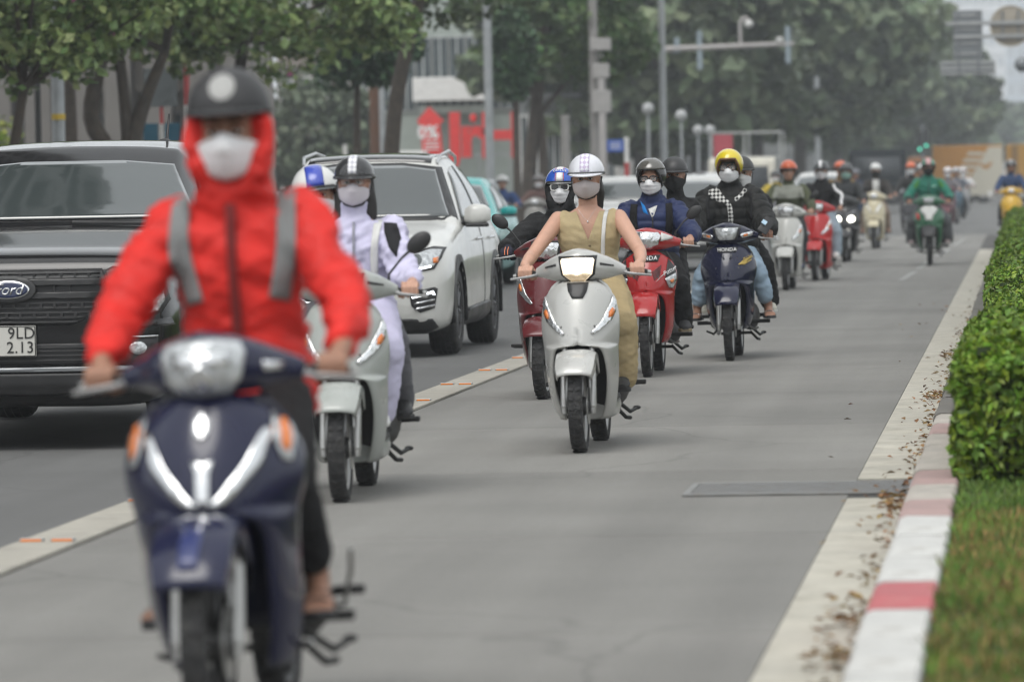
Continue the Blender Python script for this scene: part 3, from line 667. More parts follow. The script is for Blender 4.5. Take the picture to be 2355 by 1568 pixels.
# ------------------------------------------------------------ buildings
def facade(name, label, x0, x1, d, h, wall, cols, rows, wmat, depth=14., fr=None, cat='building', sill=True, wz=.9, wh=None, ww=.6, rgap=None, ground=None):
    X0, X1 = XD(x0, d), XD(x1, d); W = X1 - X0; t = thing(name, label, cat, ((X0 + X1) / 2, d, .1))
    MB().box((0, depth / 2, h / 2), (W, depth, h)).build('wall', wall, t, 0)
    sh_ = h / rows; cw = W / cols
    for r_ in range(rows):
        for c in range(cols):
            zc = (r_ + .55) * sh_; xc = -W / 2 + (c + .5) * cw; w_ = cw * ww; hh = wh or sh_ * .5
            f = MB().box((xc, -.03, zc), (w_ + .16, .10, hh + .16)).build('window', fr or PWHITE, t, 0)
            MB().box((xc, -.095, zc), (w_, .04, hh)).build('pane', wmat, f, 0)
            MB().box((xc, -.13, zc), (.05, .02, hh)).build('mullion', fr or PWHITE, f, 0)
    for r_ in range(1, rows + 1): MB().box((0, -.06, r_ * sh_ - .08), (W + .2, .3, .16)).build('ledge', wall, t, 0)
    return t
FG = pm('far_glass', (.05, .065, .07), .15, 0, .6, var=.1)
t = facade('office_building', 'grey-beige office building behind the left-hand orchid trees', -260, 560, 118, 11, pm('wall_greige', (.27, .25, .225), .85, var=.1, scale=.6), 9, 3, FG, 5., ww=.45, wh=1.9, fr=pm('frame_grey', (.20, .20, .20), .6))
hr = tag(empty('high_rise', (-28.7, 44, .1)), 'high-rise flats left of the frame mirrored in the pickup windscreen', 'building')
MB().box((0, 0, 42), (26, 28, 84)).build('wall', pm('wall_dark_grey', (.10, .10, .10), .8), hr, 0)
for i_ in range(26):
    MB().box((13.2, 0, 3 + i_ * 3.1), (1.0, 28, .9)).build('balcony', pm('balcony_grey', (.34, .33, .32), .8), hr, 0)
    MB().box((0, -14.4, 3 + i_ * 3.1), (26, 1.2, .8)).build('balcony', pm('balcony_grey'), hr, 0)
for j_ in range(7): MB().box((13.4, -12.6 + j_ * 4.2, 42), (.9, .7, 84)).build('fin', pm('balcony_grey'), hr, 0)
W_ = XD(560, 118) - XD(-260, 118)
for i in range(10): MB().box((-W_ / 2 + i * W_ / 9, -.45, 5.5), (.62, .7, 11)).build('column', pm('column_grey', (.165, .155, .145), .85, var=.12, scale=.8), t, 0, bev=.03)
t = facade('showroom', 'glass-fronted showroom with white canopy behind the red sale sign', 880, 1270, 190, 9.5, pm('wall_pale_green', (.30, .34, .31), .8), 10, 1, FG, ww=.82, wh=2.6, fr=pm('frame_light', (.42, .44, .43), .6))
X0 = XD(1048, 188.); cvx = XD(1048, 190) - (XD(880, 190) + XD(1270, 190)) / 2
MB().box((cvx, -1.0, ZD(200, 189) - .1), (XD(1135, 189) - XD(965, 189), 1.6, .85)).build('canopy', pm('canopy_white', (.70, .70, .68), .6), t, 0, bev=.03)
MB().box((cvx, -.6, ZD(252, 189) - .1), (XD(1110, 189) - XD(955, 189), .6, .28)).build('fascia', pm('fascia_mint', (.50, .56, .52), .6), t, 0, bev=.02)
SRED = pm('sign_red', (.75, .035, .03), .5)
D_ = 182.
t = thing('sale_sign', 'red house-shaped sale board with arrow top in front of the showroom', 'sign', (XD(990, D_), D_, .1)); ox = XD(990, D_)
pts = [(960, 278), (988, 245), (1022, 278), (1012, 284), (1018, 352), (972, 362), (968, 290)]
MB().prism([(XD(a, D_) - ox, ZD(b, D_) - .1) for a, b in pts], -.06, .06).build('board', SRED, t, 0)
text_flat('0%', (XD(985, D_) - ox, -.075, ZD(305, D_) - .1), (R(90), 0, 0), .62, WHITEP, t, bold=.02)
for yy_ in (326, 334, 342): MB().box((XD(993, D_) - ox, -.07, ZD(yy_, D_) - .1), (.5, .01, .05)).build('text_line', WHITEP, t, 0)
for a in (972, 1012): MB().tube([(XD(a, D_) - ox, 0, 0), (XD(a, D_) - ox, 0, ZD(350, D_) - .1)], .03, 8).build('leg', GALV, t, 60)
t = thing('sign_lettering', 'big red standing letters beside the red sale board', 'sign', (XD(1100, 184), 184, .1)); ox = XD(1100, 184)
for ch, px, sz in (('J', 1046, 2.15), ('r', 1084, 2.1), ('H', 1154, 2.15)):
    text_flat(ch, (XD(px, 184) - ox, 0, ZD(316, 184) - .1), (R(90), 0, 0), sz, SRED, t, ext=.06, bold=.08)
MB().ell((XD(1089, 184) - ox, 0, ZD(272, 184) - .1), (.12, .06, .16)).build('accent_mark', SRED, t, 60)
MB().box((0, .1, ZD(356, 184) - .1), (2.4, .08, .08)).build('support_rail', GALV, t, 0)
for q in (-1.1, 0, 1.1): MB().tube([(q, .1, 0), (q, .1, ZD(356, 184) - .1)], .03, 8).build('leg', GALV, t, 60)
facade('apartment_building', 'white apartment block glimpsed between trees at top centre', 1265, 1420, 232, 14, pm('wall_white', (.58, .56, .53), .8, var=.08), 4, 4, FG, ww=.5, wh=1.5, fr=pm('frame_light'))
t = facade('apartment_building', 'beige low building with rounded white balcony behind the signal arm', 1400, 1510, 262, 10, pm('wall_beige', (.40, .36, .31), .8), 3, 3, FG, ww=.5, wh=1.4)
MB().ell((0, -.6, ZD(112, 262) - .1), (1.15, .9, .55)).build('balcony', pm('canopy_white'), t, 60)
facade('shop_house', 'brown shop house behind the leaning trunk', 640, 900, 200, 12, pm('wall_brown', (.20, .17, .15), .85), 6, 4, FG, ww=.5, wh=1.4)
facade('corner_shop', 'grey shop front between the tall tree and the power pole', 1180, 1330, 176, 4.2, pm('wall_grey', (.27, .28, .28), .85), 4, 1, FG, ww=.7, wh=2.2)
for a_, b_, d_, lb_ in ((1490, 1690, 335, 'left of the three under the far trees'), (1690, 1860, 405, 'middle one of the three under the far trees'), (1860, 2010, 490, 'right of the three under the far trees')): facade('shop_house', 'dim grey shop house, ' + lb_, a_, b_, d_, 9, pm('wall_dim', (.12, .125, .12), .85, var=.15), 6, 3, FG, 8, ww=.5, wh=1.5, fr=pm('frame_dim', (.2, .2, .2), .7))
kio = thing('kiosk', 'small white kiosk with green skirting behind the white car roof', 'kiosk', (XD(940, 150), 150, .1)); MB().box((0, 0, 1.1), (1.0, 1, 2.2)).build('cabin', PWHITE, kio, 0, bev=.03); MB().box((0, -.51, .5), (1.02, .03, .35)).build('skirt', pm('kiosk_green', (.02, .25, .12), .6), kio, 0)
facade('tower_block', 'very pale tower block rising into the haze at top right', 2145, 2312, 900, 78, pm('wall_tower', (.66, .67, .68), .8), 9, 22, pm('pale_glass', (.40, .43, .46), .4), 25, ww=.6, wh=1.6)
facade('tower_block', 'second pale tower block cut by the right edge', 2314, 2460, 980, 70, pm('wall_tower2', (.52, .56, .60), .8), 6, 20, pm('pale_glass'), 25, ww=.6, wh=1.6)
facade('far_block', 'faint pale house block above the yellow lorry', 2262, 2330, 700, 9.5, pm('wall_white'), 5, 3, FG, 12, ww=.5, wh=1.4)
facade('far_block', 'faint low house at the end of the avenue', 2205, 2268, 620, 6.2, pm('wall_beige'), 4, 2, FG, 12, ww=.5, wh=1.3)
# ------------------------------------------------------------ motorbikes (front towards -y, ground contact of the front tyre at the origin)
def wheel(root, y, Rw, w, name, spokes=0, detail=2, rim=None, disc=0):
    n = 40 if detail else 24
    wh = MB(); ri = Rw - .062
    prof = [(ri, -w * .32), (ri + .02, -w * .48), (Rw - .018, -w * .46), (Rw - .005, -w * .28), (Rw, 0), (Rw - .005, w * .28), (Rw - .018, w * .46), (ri + .02, w * .48), (ri, w * .32), (ri, -w * .32)]
    wh.spin(prof, (0, y, Rw), 'x', n)
    ty = wh.build(name, TYRE, root, 50)
    if detail:
        tr = MB()
        for i in range(30):
            a = 2 * math.pi * i / 30
            for sx in (-1, 1):
                c = Vector((sx * w * .22, y + math.cos(a) * (Rw + .0005), Rw + math.sin(a) * (Rw + .0005)))
                rot = Matrix.Rotation(a - math.pi / 2, 3, 'X') @ Matrix.Rotation(sx * .5, 3, 'Z')
                tr.box(c, (w * .36, .018, .006), rot)
        tr.build('tread', TYRE, ty, 0)['kind'] = 'stuff'
    r = MB()
    r.spin([(ri + .006, -w * .34), (ri + .012, -w * .38), (ri - .008, -w * .36), (ri - .022, -w * .2), (ri - .022, w * .2), (ri - .008, w * .36), (ri + .012, w * .38), (ri + .006, w * .34), (ri + .006, -w * .34)], (0, y, Rw), 'x', n)
    r.build('rim', rim or ALLOY, ty, 40)
    h = MB(); h.spin([(0, -.06), (.028, -.06), (.05, -.035), (.05, .035), (.028, .06), (0, .06)], (0, y, Rw), 'x', 18)
    h.build('hub', ENGINE, ty, 40)
    if spokes:
        s = MB()
        for i in range(spokes):
            a = 2 * math.pi * i / spokes
            for b in (-.06, .06):
                p0 = (b * .3, y + math.cos(a + b) * .04, Rw + math.sin(a + b) * .04); p1 = (b * .25, y + math.cos(a) * (ri - .01), Rw + math.sin(a) * (ri - .01))
                s.tube([p0, p1], .011 if spokes < 12 else .003, 5, False)
        o = s.build('spoke_set', rim or ALLOY, ty, 40); o['kind'] = 'stuff'
    if disc:
        d = MB(); x = disc * .052; d.spin([(.05, x - .002), (.10, x - .002), (.10, x + .002), (.05, x + .002), (.05, x - .002)], (0, y, Rw), 'x', 26)
        d.build('brake_disc', STEEL, ty, 40)
        c = MB(); c.box((x + disc * .006, y + .085, Rw + .05), (.04, .05, .08), Matrix.Rotation(R(-20), 3, 'X')); c.build('brake_caliper', ENGINE, root, 40, bev=.006)
    return ty
def shield(name, rows, mat, root, n=7, p=2.2, back=.05, m=3, solid=.012):
    rows = crom(rows, m)
    g = MB()
    for sx in (1, -1):
        P = []
        for z, xi, xo, yi, yo in rows:
            row = [(sx * (xi + (xo - xi) * t), yi + (yo - yi) * t ** p, z) for t in np.linspace(0, 1, n)]
            row.append((sx * (xo + .006), yo + back * .45, z)); row.append((sx * (xo - .006), yo + back, z))
            P.append(row)
        g.grid(P, sx < 0)
    return g.build(name, mat, root, 40, weld=True, fix=True, solid=solid)
def fuselage(name, secs, mat, root, m=4, n=20, pw=2.4, axis='x'):
    """loft of rounded sections across (secs: pos, a, b, ra, rb)"""
    secs = crom(secs, m); g = MB(); rings = []
    for q, a, b, ra, rb in secs:
        ring = []
        for i in range(n):
            t = 2 * math.pi * i / n; c, s = math.cos(t), math.sin(t)
            u = a + ra * math.copysign(abs(c) ** (2 / pw), c); v = b + rb * math.copysign(abs(s) ** (2 / pw), s)
            ring.append((q, u, v) if axis == 'x' else (u, q, v) if axis == 'y' else (u, v, q))
        rings.append(ring)
    g.loft(rings); return g.build(name, mat, root, 40)
def fender(root, Rw, w, mat, a0=-62, a1=70, flap=.07, name='front_fender', y=0, cz=None, lift=.02):
    P = []; cz = Rw if cz is None else cz
    for i in range(25):
        a = R(a0 + (a1 - a0) * i / 24); row = []
        f = math.exp(-((math.degrees(a) - 22) / 26) ** 2) * flap
        taper = 1 - .25 * max(0, (i - 18) / 6) - .16 * max(0, (5 - i) / 5) ** 2
        for u in np.linspace(-1, 1, 13):
            e = abs(u)
            rr = Rw + lift + .035 * (1 - e ** 3.) - (f if e > .85 else 0) - .02 * (e > .85)
            row.append((w * taper * math.copysign(min(1, e * 1.12), u), y + math.sin(a) * rr, cz + math.cos(a) * rr))
        P.append(row)
    g = MB().grid(P); return g.build(name, mat, root, 50, solid=.008)
def bike(kind, name, label, loc, rz, body, cowl=None, inner=None, mirrors='', detail=2, group='motorbikes riding down the lane', peg=True, forkm=None,
         fend=None, seat=None, rim=None, cat='motorbike', spokes=5, wfac=1., rearp=None, headlit=False, lampmat=None, stand=True, legsh=None, deep=False):
    root = thing(name, label, cat, loc, rz, group)
    cowl = cowl or body; inner = inner or BLACK; fend = fend or body; seat = seat or SEATM; rearp = rearp or body; forkm = forkm or STEEL
    O = {'root': root}
    sco = kind == 'scooter'
    Rw, wf, wr, wb = (.25, .082, .095, 1.25) if sco else (.285, .072, .082, 1.22)
    wheel(root, 0, Rw, wf, 'front_wheel', spokes, detail, rim, disc=1 if detail > 1 else 0); wheel(root, wb, Rw, wr, 'rear_wheel', 5 if detail else 0, detail, rim)
    # fork
    fz = .60 if sco else .66
    for sx in (-1, 1):
        f = MB(); f.tube([(sx * .076, -.005, Rw - .04), (sx * .076, .0, Rw + .02), (sx * .074, .07, .5)], [.017, .022, .022], 10)
        f.tube([(sx * .074, .06, .46), (sx * .072, .14, fz + .12)], .016, 10); f.ell((sx * .076, 0, Rw), (.022, .024, .026), 10, 6)
        f.build('fork_leg', forkm, root, 40)
    ax = MB(); ax.tube([(-.095, 0, Rw), (.095, 0, Rw)], .009, 8); ax.build('axle', STEEL, root, 40)
    y_ = MB(); y_.box((0, .12, fz + .06), (.19, .05, .04)); y_.tube([(0, .12, fz + .04), (0, .27, 1.0)], .022, 8); y_.build('steering_stem', ENGINE, root, 40, bev=.006)
    O['fender'] = fender(root, Rw, (.112 if sco else .104) * wfac, fend, -54 if sco else -60, 52 if sco else 66, .06 if sco else .075)
    w = wfac
    if sco:
        rows = [(.915, 0, .05, .20, .215), (.90, 0, .115 * w, .175, .225), (.84, 0, .175 * w, .135, .24), (.76, 0, .20 * w, .10, .25), (.68, 0, .207 * w, .07, .25), (.615, 0, .203 * w, .05, .245),
                (.575, .004, .198 * w, .042, .245), (.563, .095 * w, .196 * w, .06, .245), (.53, .128 * w, .195 * w, .09, .25), (.43, .142 * w, .192 * w, .14, .27), (.32, .136 * w, .180 * w, .19, .30), (.22, .115 * w, .158 * w, .25, .34), (.165, .095 * w, .13 * w, .29, .37)]
        O['apron'] = shield('front_apron', rows, body, root)
        inr = [(.62, 0, .17 * w, .20, .26), (.45, 0, .175 * w, .30, .29), (.30, 0, .165 * w, .34, .33), (.17, 0, .10 * w, .40, .38)]
        O['inner'] = shield('wheel_well', inr, inner, root, 5, 2, .02)
        lg = [(.93, 0, .10, .27, .30), (.86, 0, .165 * w, .30, .30), (.70, 0, .195 * w, .345, .29), (.50, 0, .185 * w, .38, .30), (.30, 0, .165 * w, .42, .34), (.25, 0, .15 * w, .45, .38)]
        O['leg'] = shield('leg_shield', lg, legsh or inner, root, 5, 2.5, -.03)
        g = MB(); g.box((0, .64, .265), (.31 * w, .50, .05)); g.box((0, .62, .215), (.24, .44, .06)); g.build('floorboard', BLACK, root, 40, bev=.02)
        g = fuselage('belly_panel', [(.36, 0, .225, .115 * w, .06), (.5, 0, .215, .165 * w, .062), (.75, 0, .22, .165 * w, .06), (.92, 0, .28, .14, .05)], body, root, 3, 16, 3, 'y')
        O['rear'] = fuselage('rear_body', [(.84, 0, .50, .10, .17), (.95, 0, .56, .145, .18), (1.2, 0, .62, .165, .155), (1.5, 0, .68, .15, .11), (1.72, 0, .74, .09, .06), (1.78, 0, .76, .04, .03)], rearp, root, 3, 18, 2.6, 'y')
        fuselage('seat', [(.70, 0, .745, .07, .03), (.78, 0, .755, .115, .045), (1.0, 0, .765, .135, .05), (1.25, 0, .785, .14, .048), (1.5, 0, .80, .12, .035), (1.6, 0, .80, .07, .02)], seat, root, 3, 16, 3, 'y')
        O['cowl'] = fuselage('handlebar_cowl', [(-.245, .40, .965, .022, .022), (-.20, .375, .975, .045, .04), (-.13, .32, .985, .085, .068), (0, .285, 1.0, .11, .092), (.13, .32, .985, .085, .068), (.20, .375, .975, .045, .04), (.245, .40, .965, .022, .022)], cowl, root)
        gy, gz = .43, .96
    else:
        rows = [(.93, 0, .05, .205, .22), (.905, 0, .10 * w, .17, .225), (.85, 0, .175 * w, .13, .26), (.78, 0, .212 * w, .09, .27), (.71, 0, .218 * w, .06, .265), (.655, 0, .208 * w, .045, .26), (.625, .006, .20 * w, .045, .255),
                (.605, .085 * w, .197 * w, .08, .255), (.56, .125 * w, .193 * w, .13, .26), (.46, .135 * w, .188 * w, .18, .28), (.36, .125 * w, .175 * w, .22, .31), (.28, .105 * w, .148 * w, .26, .345), (.24, .09 * w, .12 * w, .29, .37)]
        if deep: rows = rows[:9] + [(.46, .14, .205, .17, .29), (.36, .135, .20, .21, .32), (.27, .125, .185, .25, .36), (.19, .11, .16, .28, .39)]
        O['apron'] = shield('front_apron', rows, body, root)
        O['inner'] = shield('leg_shield', [(.92, 0, .14, .27, .30), (.80, 0, .205 * w, .31, .30), (.60, 0, .19 * w, .33, .285), (.45, 0, .18 * w, .35, .30), (.30, 0, .145 * w, .37, .36)], inner, root, 5, 2.5, -.02)
        g = MB(); g.tube([(0, .30, .80), (0, .45, .62), (0, .68, .56), (0, .9, .60)], [.06, .055, .06, .06], 10); g.build('frame_cover', inner, root, 50)
        g = MB(); g.box((0, .58, .36), (.20, .26, .16)); g.tube([(0, .42, .36), (0, .58, .36)], .062, 14)
        for i in range(6): g.box((0, .40 + i * .022, .36), (.15, .008, .15))
        g.box((.11, .62, .34), (.05, .22, .15)); g.box((-.11, .62, .34), (.05, .20, .15)); g.build('engine', ENGINE, root, 40, bev=.012)
        O['rear'] = fuselage('rear_body', [(.80, 0, .60, .06, .08), (.95, 0, .62, .105, .10), (1.2, 0, .66, .125, .09), (1.5, 0, .71, .11, .06), (1.70, 0, .755, .06, .035)], rearp, root, 3, 18, 2.4, 'y')
        fuselage('seat', [(.68, 0, .715, .06, .03), (.78, 0, .73, .10, .04), (1.0, 0, .745, .125, .045), (1.25, 0, .765, .13, .043), (1.48, 0, .785, .11, .03), (1.56, 0, .79, .06, .02)], seat, root, 3, 16, 3, 'y')
        O['cowl'] = fuselage('handlebar_cowl', [(-.245, .38, .975, .024, .024), (-.19, .355, .985, .05, .042), (-.12, .30, .995, .09, .068), (0, .255, 1.005, .12, .088), (.12, .30, .995, .09, .068), (.19, .355, .985, .05, .042), (.245, .38, .975, .024, .024)], cowl, root)
        gy, gz = .42, .97
        for sx in (-1, 1):
            p = MB(); p.tube([(sx * .10, .70, .285), (sx * .285, .70, .285)], .013, 8); p.box((sx * .25, .70, .288), (.085, .036, .028)); p.build('footpeg', DARK, root, 40)
        g = MB(); g.tube([(.12, .52, .27), (.17, .47, .235), (.19, .38, .235), (.22, .36, .25)], .008, 6); g.build('gear_pedal', STEEL, root, 60)
        g = MB(); g.tube([(-.12, .56, .24), (-.155, .50, .20), (-.16, .42, .21), (-.20, .38, .23)], .008, 6); g.build('brake_pedal', DARK, root, 60)
    O['grip'] = (gy, gz)
    g = MB(); g.tube([(-.36, gy + .02, gz - .012), (-.22, gy - .02, gz), (.22, gy - .02, gz), (.36, gy + .02, gz - .012)], .011, 8); g.build('handlebar', STEEL, root, 50)
    for sx in (-1, 1):
        g = MB(); g.tube([(sx * .245, gy - .012, gz), (sx * .355, gy + .02, gz - .011)], .017, 10); gr = g.build('grip', DARK, root, 40)
        e = MB(); e.tube([(sx * .352, gy + .019, gz - .011), (sx * .375, gy + .026, gz - .013)], [.014, .011], 8); e.build('bar_end', STEEL, gr, 40)
        g = MB(); g.tube([(sx * .225, gy - .045, gz - .004), (sx * .27, gy - .075, gz - .014), (sx * .385, gy - .045, gz - .028)], [.010, .008, .007], 6); g.build('lever', ALLOY, root, 60)
        if ('L' in mirrors and sx > 0) or ('R' in mirrors and sx < 0):
            g = MB(); g.tube([(sx * .20, gy - .02, gz + .02), (sx * .205, gy - .03, gz + .08), (sx * .265, gy - .01, gz + .155), (sx * .30, gy - .0, gz + .185)], [.008, .006, .006, .008], 7)
            st = g.build('mirror', BLACK, root, 60)
            g = MB(); g.ell((sx * .345, gy, gz + .225), (.066, .020, .042), 18, 10, Matrix.Rotation(-sx * R(38), 3, 'Y')); g.build('mirror_shell', BLACK, st, 60)
    # rear gear
    g = MB(); g.tube([(-.12, .62, .22), (-.135, .85, .20), (-.16, 1.0, .24), (-.17, 1.12, .27)], [.018, .018, .02, .036], 10); g.tube([(-.17, 1.10, .27), (-.175, 1.52, .33)], [.045, .05], 14); g.build('exhaust', ALLOY, root, 40)
    g = MB(); g.box((.10, 1.02, .33), (.10, .50, .12)); g.ell((.12, .95, .33), (.08, .16, .12), 14, 8); g.build('swing_arm', ENGINE, root, 40, bev=.02)
    g = MB(); g.tube([(.09, 1.40, .66), (.10, 1.24, .28)], .024, 8); g.build('shock_absorber', ENGINE, root, 40)
    fender(root, Rw, .06, BLACK, -30, 95, .0, 'rear_fender', wb)
    if peg:
        for sx in (-1, 1):
            p = MB(); p.tube([(sx * .12, 1.08, .32), (sx * .26, 1.05, .33)], .014, 7); p.box((sx * .235, 1.055, .33), (.09, .04, .026)); p.build('passenger_peg', DARK, root, 40, bev=.006)
    if stand:
        g = MB(); g.tube([(.13, .84, .24), (.19, 1.0, .17), (.21, 1.16, .18)], [.012, .011, .010], 7); g.ell((.213, 1.18, .183), (.022, .03, .012)); g.build('kick_stand', DARK, root, 60)
        g = MB(); g.tube([(.12, .92, .20), (.17, .96, .14), (.18, 1.12, .13)], .011, 7); g.tube([(.12, .96, .19), (-.12, .96, .19)], .012, 7); g.build('centre_stand', DARK, root, 60)
    g = MB(); g.ell((0, wb + .53, .72), (.07, .03, .035)); g.build('tail_light', REDLENS, root, 60)
    O['lamps'] = O
    return O
def on_front(O, name, poly, mat, where='apron', mirror=False, off=.004, thick=.005, cuts=2):
    o = O[where]; return decal(name, o, poly, mat, O['root'], '-y', off, thick, cuts, 50, mirror)
def headlamp(O, poly, mat=None, inner=None):
    a = on_front(O, 'headlight', poly, mat or LENS, 'cowl', False, .004, .012, 3)
    return a
def silver_front(O, lit=True, chrome=True, top=True):
    # headlight hexagon in the cowl, boomerang indicators in the apron, dark badge panel
    hl = on_front(O, 'headlight', [(-.088, 1.025), (-.08, 1.035), (0, 1.04), (.08, 1.035), (.088, 1.025), (.075, .955), (.03, .918), (0, .912), (-.03, .918), (-.075, .955)], LIT if lit else REFL, 'cowl', off=.004, thick=.01)
    if lit: on_front(O, 'headlight_glass', [(-.070, .955), (-.03, .962), (0, .95), (.03, .962), (.070, .955), (.03, .922), (0, .916), (-.03, .922)], pm('warm_reflector', (.75, .62, .45), .15, .6, 1., var=.4, scale=60, bump=.6, bscale=50, estr=.25, ecol=(1, .75, .45)), 'cowl', off=.016, thick=.003)
    on_front(O, 'headlight_rim', [(-.105, 1.05), (0, 1.052), (.105, 1.05), (.09, .95), (.035, .905), (-.035, .905), (-.09, .95)], BLACK, 'cowl', off=.001, thick=.004)
    if top: on_front(O, 'badge_panel', [(-.058, .905), (.058, .905), (.05, .86), (.03, .825), (-.03, .825), (-.05, .86)], BLACK)
    for m in (1, -1):
        q = (lambda P: P) if m > 0 else mx
        ind = on_front(O, 'indicator', q([(.182, .835), (.172, .80), (.125, .70), (.07, .638), (.085, .628), (.125, .655), (.172, .70), (.193, .745), (.196, .80)]), REFL)
        decal('amber_bulb', O['apron'], q([(.188, .755), (.176, .768), (.163, .745), (.160, .715), (.172, .718), (.184, .735)]), AMBER, ind, '-y', .010, .004, 1)
    for m in (1, -1):
        q = (lambda P: P) if m > 0 else mx
        on_front(O, 'cowl_vent', q([(.12, 1.012), (.185, .996), (.186, .988), (.12, .999)]), BLACK, 'cowl', off=.001, thick=.003)
# ------------------------------------------------------------ cars (front towards -y, origin on the ground under the front bumper)
def car_body(root, st, mat, wheels, wr, name='body', m=5, arch=True):
    """st: y, w, z_bottom, z_widest, z_belt, x_belt, x_roof, z_roof_edge, z_roof"""
    G = []
    for (y, w, zb, zm, zl, xb, xr, ze, zt) in st:
        G.append([(0, y, zb), (w * .70, y, zb), (w * .94, y, zb + .05), (w * .995, y, (zb + zm) / 2), (w, y, zm), (w * .99, y, zm * .45 + zl * .55), (xb, y, zl), (xb * .45 + xr * .55 + .035, y, zl * .45 + ze * .55), (xr, y, ze), (xr * .86, y, ze * .35 + zt * .65), (xr * .45, y, zt - (zt - ze) * .08), (0, y, zt)])
    A = crom(np.array(G), m); A = np.swapaxes(crom(np.swapaxes(A, 0, 1), 3), 0, 1)
    A[:, :, 0] = np.maximum(A[:, :, 0], 0)
    n, k = A.shape[:2]; g = MB()
    for sx in (1, -1):
        B = A.copy(); B[:, :, 0] *= sx; vs_ = B.reshape(-1, 3); fs = []
        for i in range(n - 1):
            for j in range(k - 1):
                c = (A[i, j] + A[i + 1, j + 1]) / 2
                if arch and c[0] > .55 and any((c[1] - wy) ** 2 + (c[2] - wr) ** 2 < (wr + .055) ** 2 for wy in wheels): continue
                q = (i * k + j, i * k + j + 1, (i + 1) * k + j + 1, (i + 1) * k + j); fs.append(q if sx < 0 else q[::-1])
        for i_, fl in ((0, 1), (n - 1, -1)):        # close nose and tail
            base = i_ * k; o = len(vs_); vs_ = np.vstack([vs_, [[0, A[i_, 0, 1] + (-.015 if i_ == 0 else .015), (A[i_, 0, 2] + A[i_, -1, 2]) / 2]]])
            for j in range(k - 1): fs.append((base + j, base + j + 1, o) if fl * sx > 0 else (base + j + 1, base + j, o))
        g.add(vs_, fs)
    return g.build(name, mat, root, 40, weld=True)
def car_wheel(root, x, y, r, w, rim):
    s = 1 if x > 0 else -1; g = MB(); ri = r * .66
    g.spin([(ri, -w / 2), (r - .03, -w / 2), (r - .006, -w * .40), (r, -w * .2), (r, w * .2), (r - .006, w * .40), (r - .03, w / 2), (ri, w / 2), (ri, -w / 2)], (x, y, r), 'x', 40); ty = g.build('wheel', TYRE, root, 50)
    g = MB()
    for q in (-.28, -.09, .09, .28): g.spin([(r + .001, w * q - .004), (r + .001, w * q + .004)], (x, y, r), 'x', 40)
    g.build('tread_groove', BLACK, ty, 0)
    g = MB(); xo_ = s * (w / 2 - .03); g.spin([(ri + .005, -w * .4), (ri + .005, xo_ + s * .025), (ri - .02, xo_ + s * .02), (ri - .03, xo_ - s * .04)], (x, y, r), 'x', 40)
    for i in range(10):
        a = 2 * math.pi * (i + (.12 if i % 2 else -.12)) / 10; g.tube([(x + xo_, y + math.cos(a) * .05, r + math.sin(a) * .05), (x + xo_ + s * .005, y + math.cos(a) * (ri - .01), r + math.sin(a) * (ri - .01))], [.022, .016], 6)
    g.spin([(0, xo_ + s * .01), (.055, xo_ + s * .01), (.06, xo_ - s * .03)], (x, y, r), 'x', 20); g.build('rim', rim, ty, 40)
    g = MB(); g.spin([(0, -w * .3), (ri, -w * .3)], (x, y, r), 'x', 30); g.build('inner_well', BLACK, ty, 0)
def arches(root, ys, r, w, mat, wr):
    for y in ys:
        for sx in (1, -1):
            g = MB(); g.spin([(r + .035, sx * (w - .03)), (r + .04, sx * (w + .018)), (r + .10, sx * (w + .010)), (r + .105, sx * (w - .05))], (0, y, wr), 'x', 26, -12, 192); g.build('arch_trim', mat, root, 40, solid=.006)
            g = MB(); g.spin([(r + .05, sx * (w - .02)), (r + .05, sx * .50), (0, sx * .50)], (0, y, wr), 'x', 20, -15, 195); g.build('wheel_housing', BLACK, root, 0)
def car_mirror(root, x, y, z, mat, s=1.):
    for sx in (1, -1):
        g = MB(); g.tube([(sx * (x - .10), y + .03, z - .06), (sx * x, y + .02, z - .05)], [.035, .03], 8); ma = g.build('wing_mirror', BLACK, root, 60)
        fuselage('mirror_cap', [(sx * (x - .03), y + .02, z, .05 * s, .055 * s), (sx * (x + .04), y, z + .01, .075 * s, .08 * s), (sx * (x + .14), y + .01, z + .012, .07 * s, .072 * s), (sx * (x + .19), y + .03, z + .01, .035 * s, .04 * s)], mat, ma, 3, 16, 2.6)
        MB().box((sx * (x + .08), y - .03, z - .07 * s), (.2, .09, .035)).build('mirror_base', BLACK, ma, 0, bev=.012)
def dec(root, on, name, poly, mat, axis='-y', off=.004, th=.006, cuts=3, both=True):
    o = decal(name, on, poly, mat, root, axis, off, th, cuts, 40)
    if both:
        if axis == '-y': decal(name, on, mx(poly), mat, root, axis, off, th, cuts, 40)
        elif axis == '+x': decal(name, on, poly, mat, root, '-x', off, th, cuts, 40)
    return o
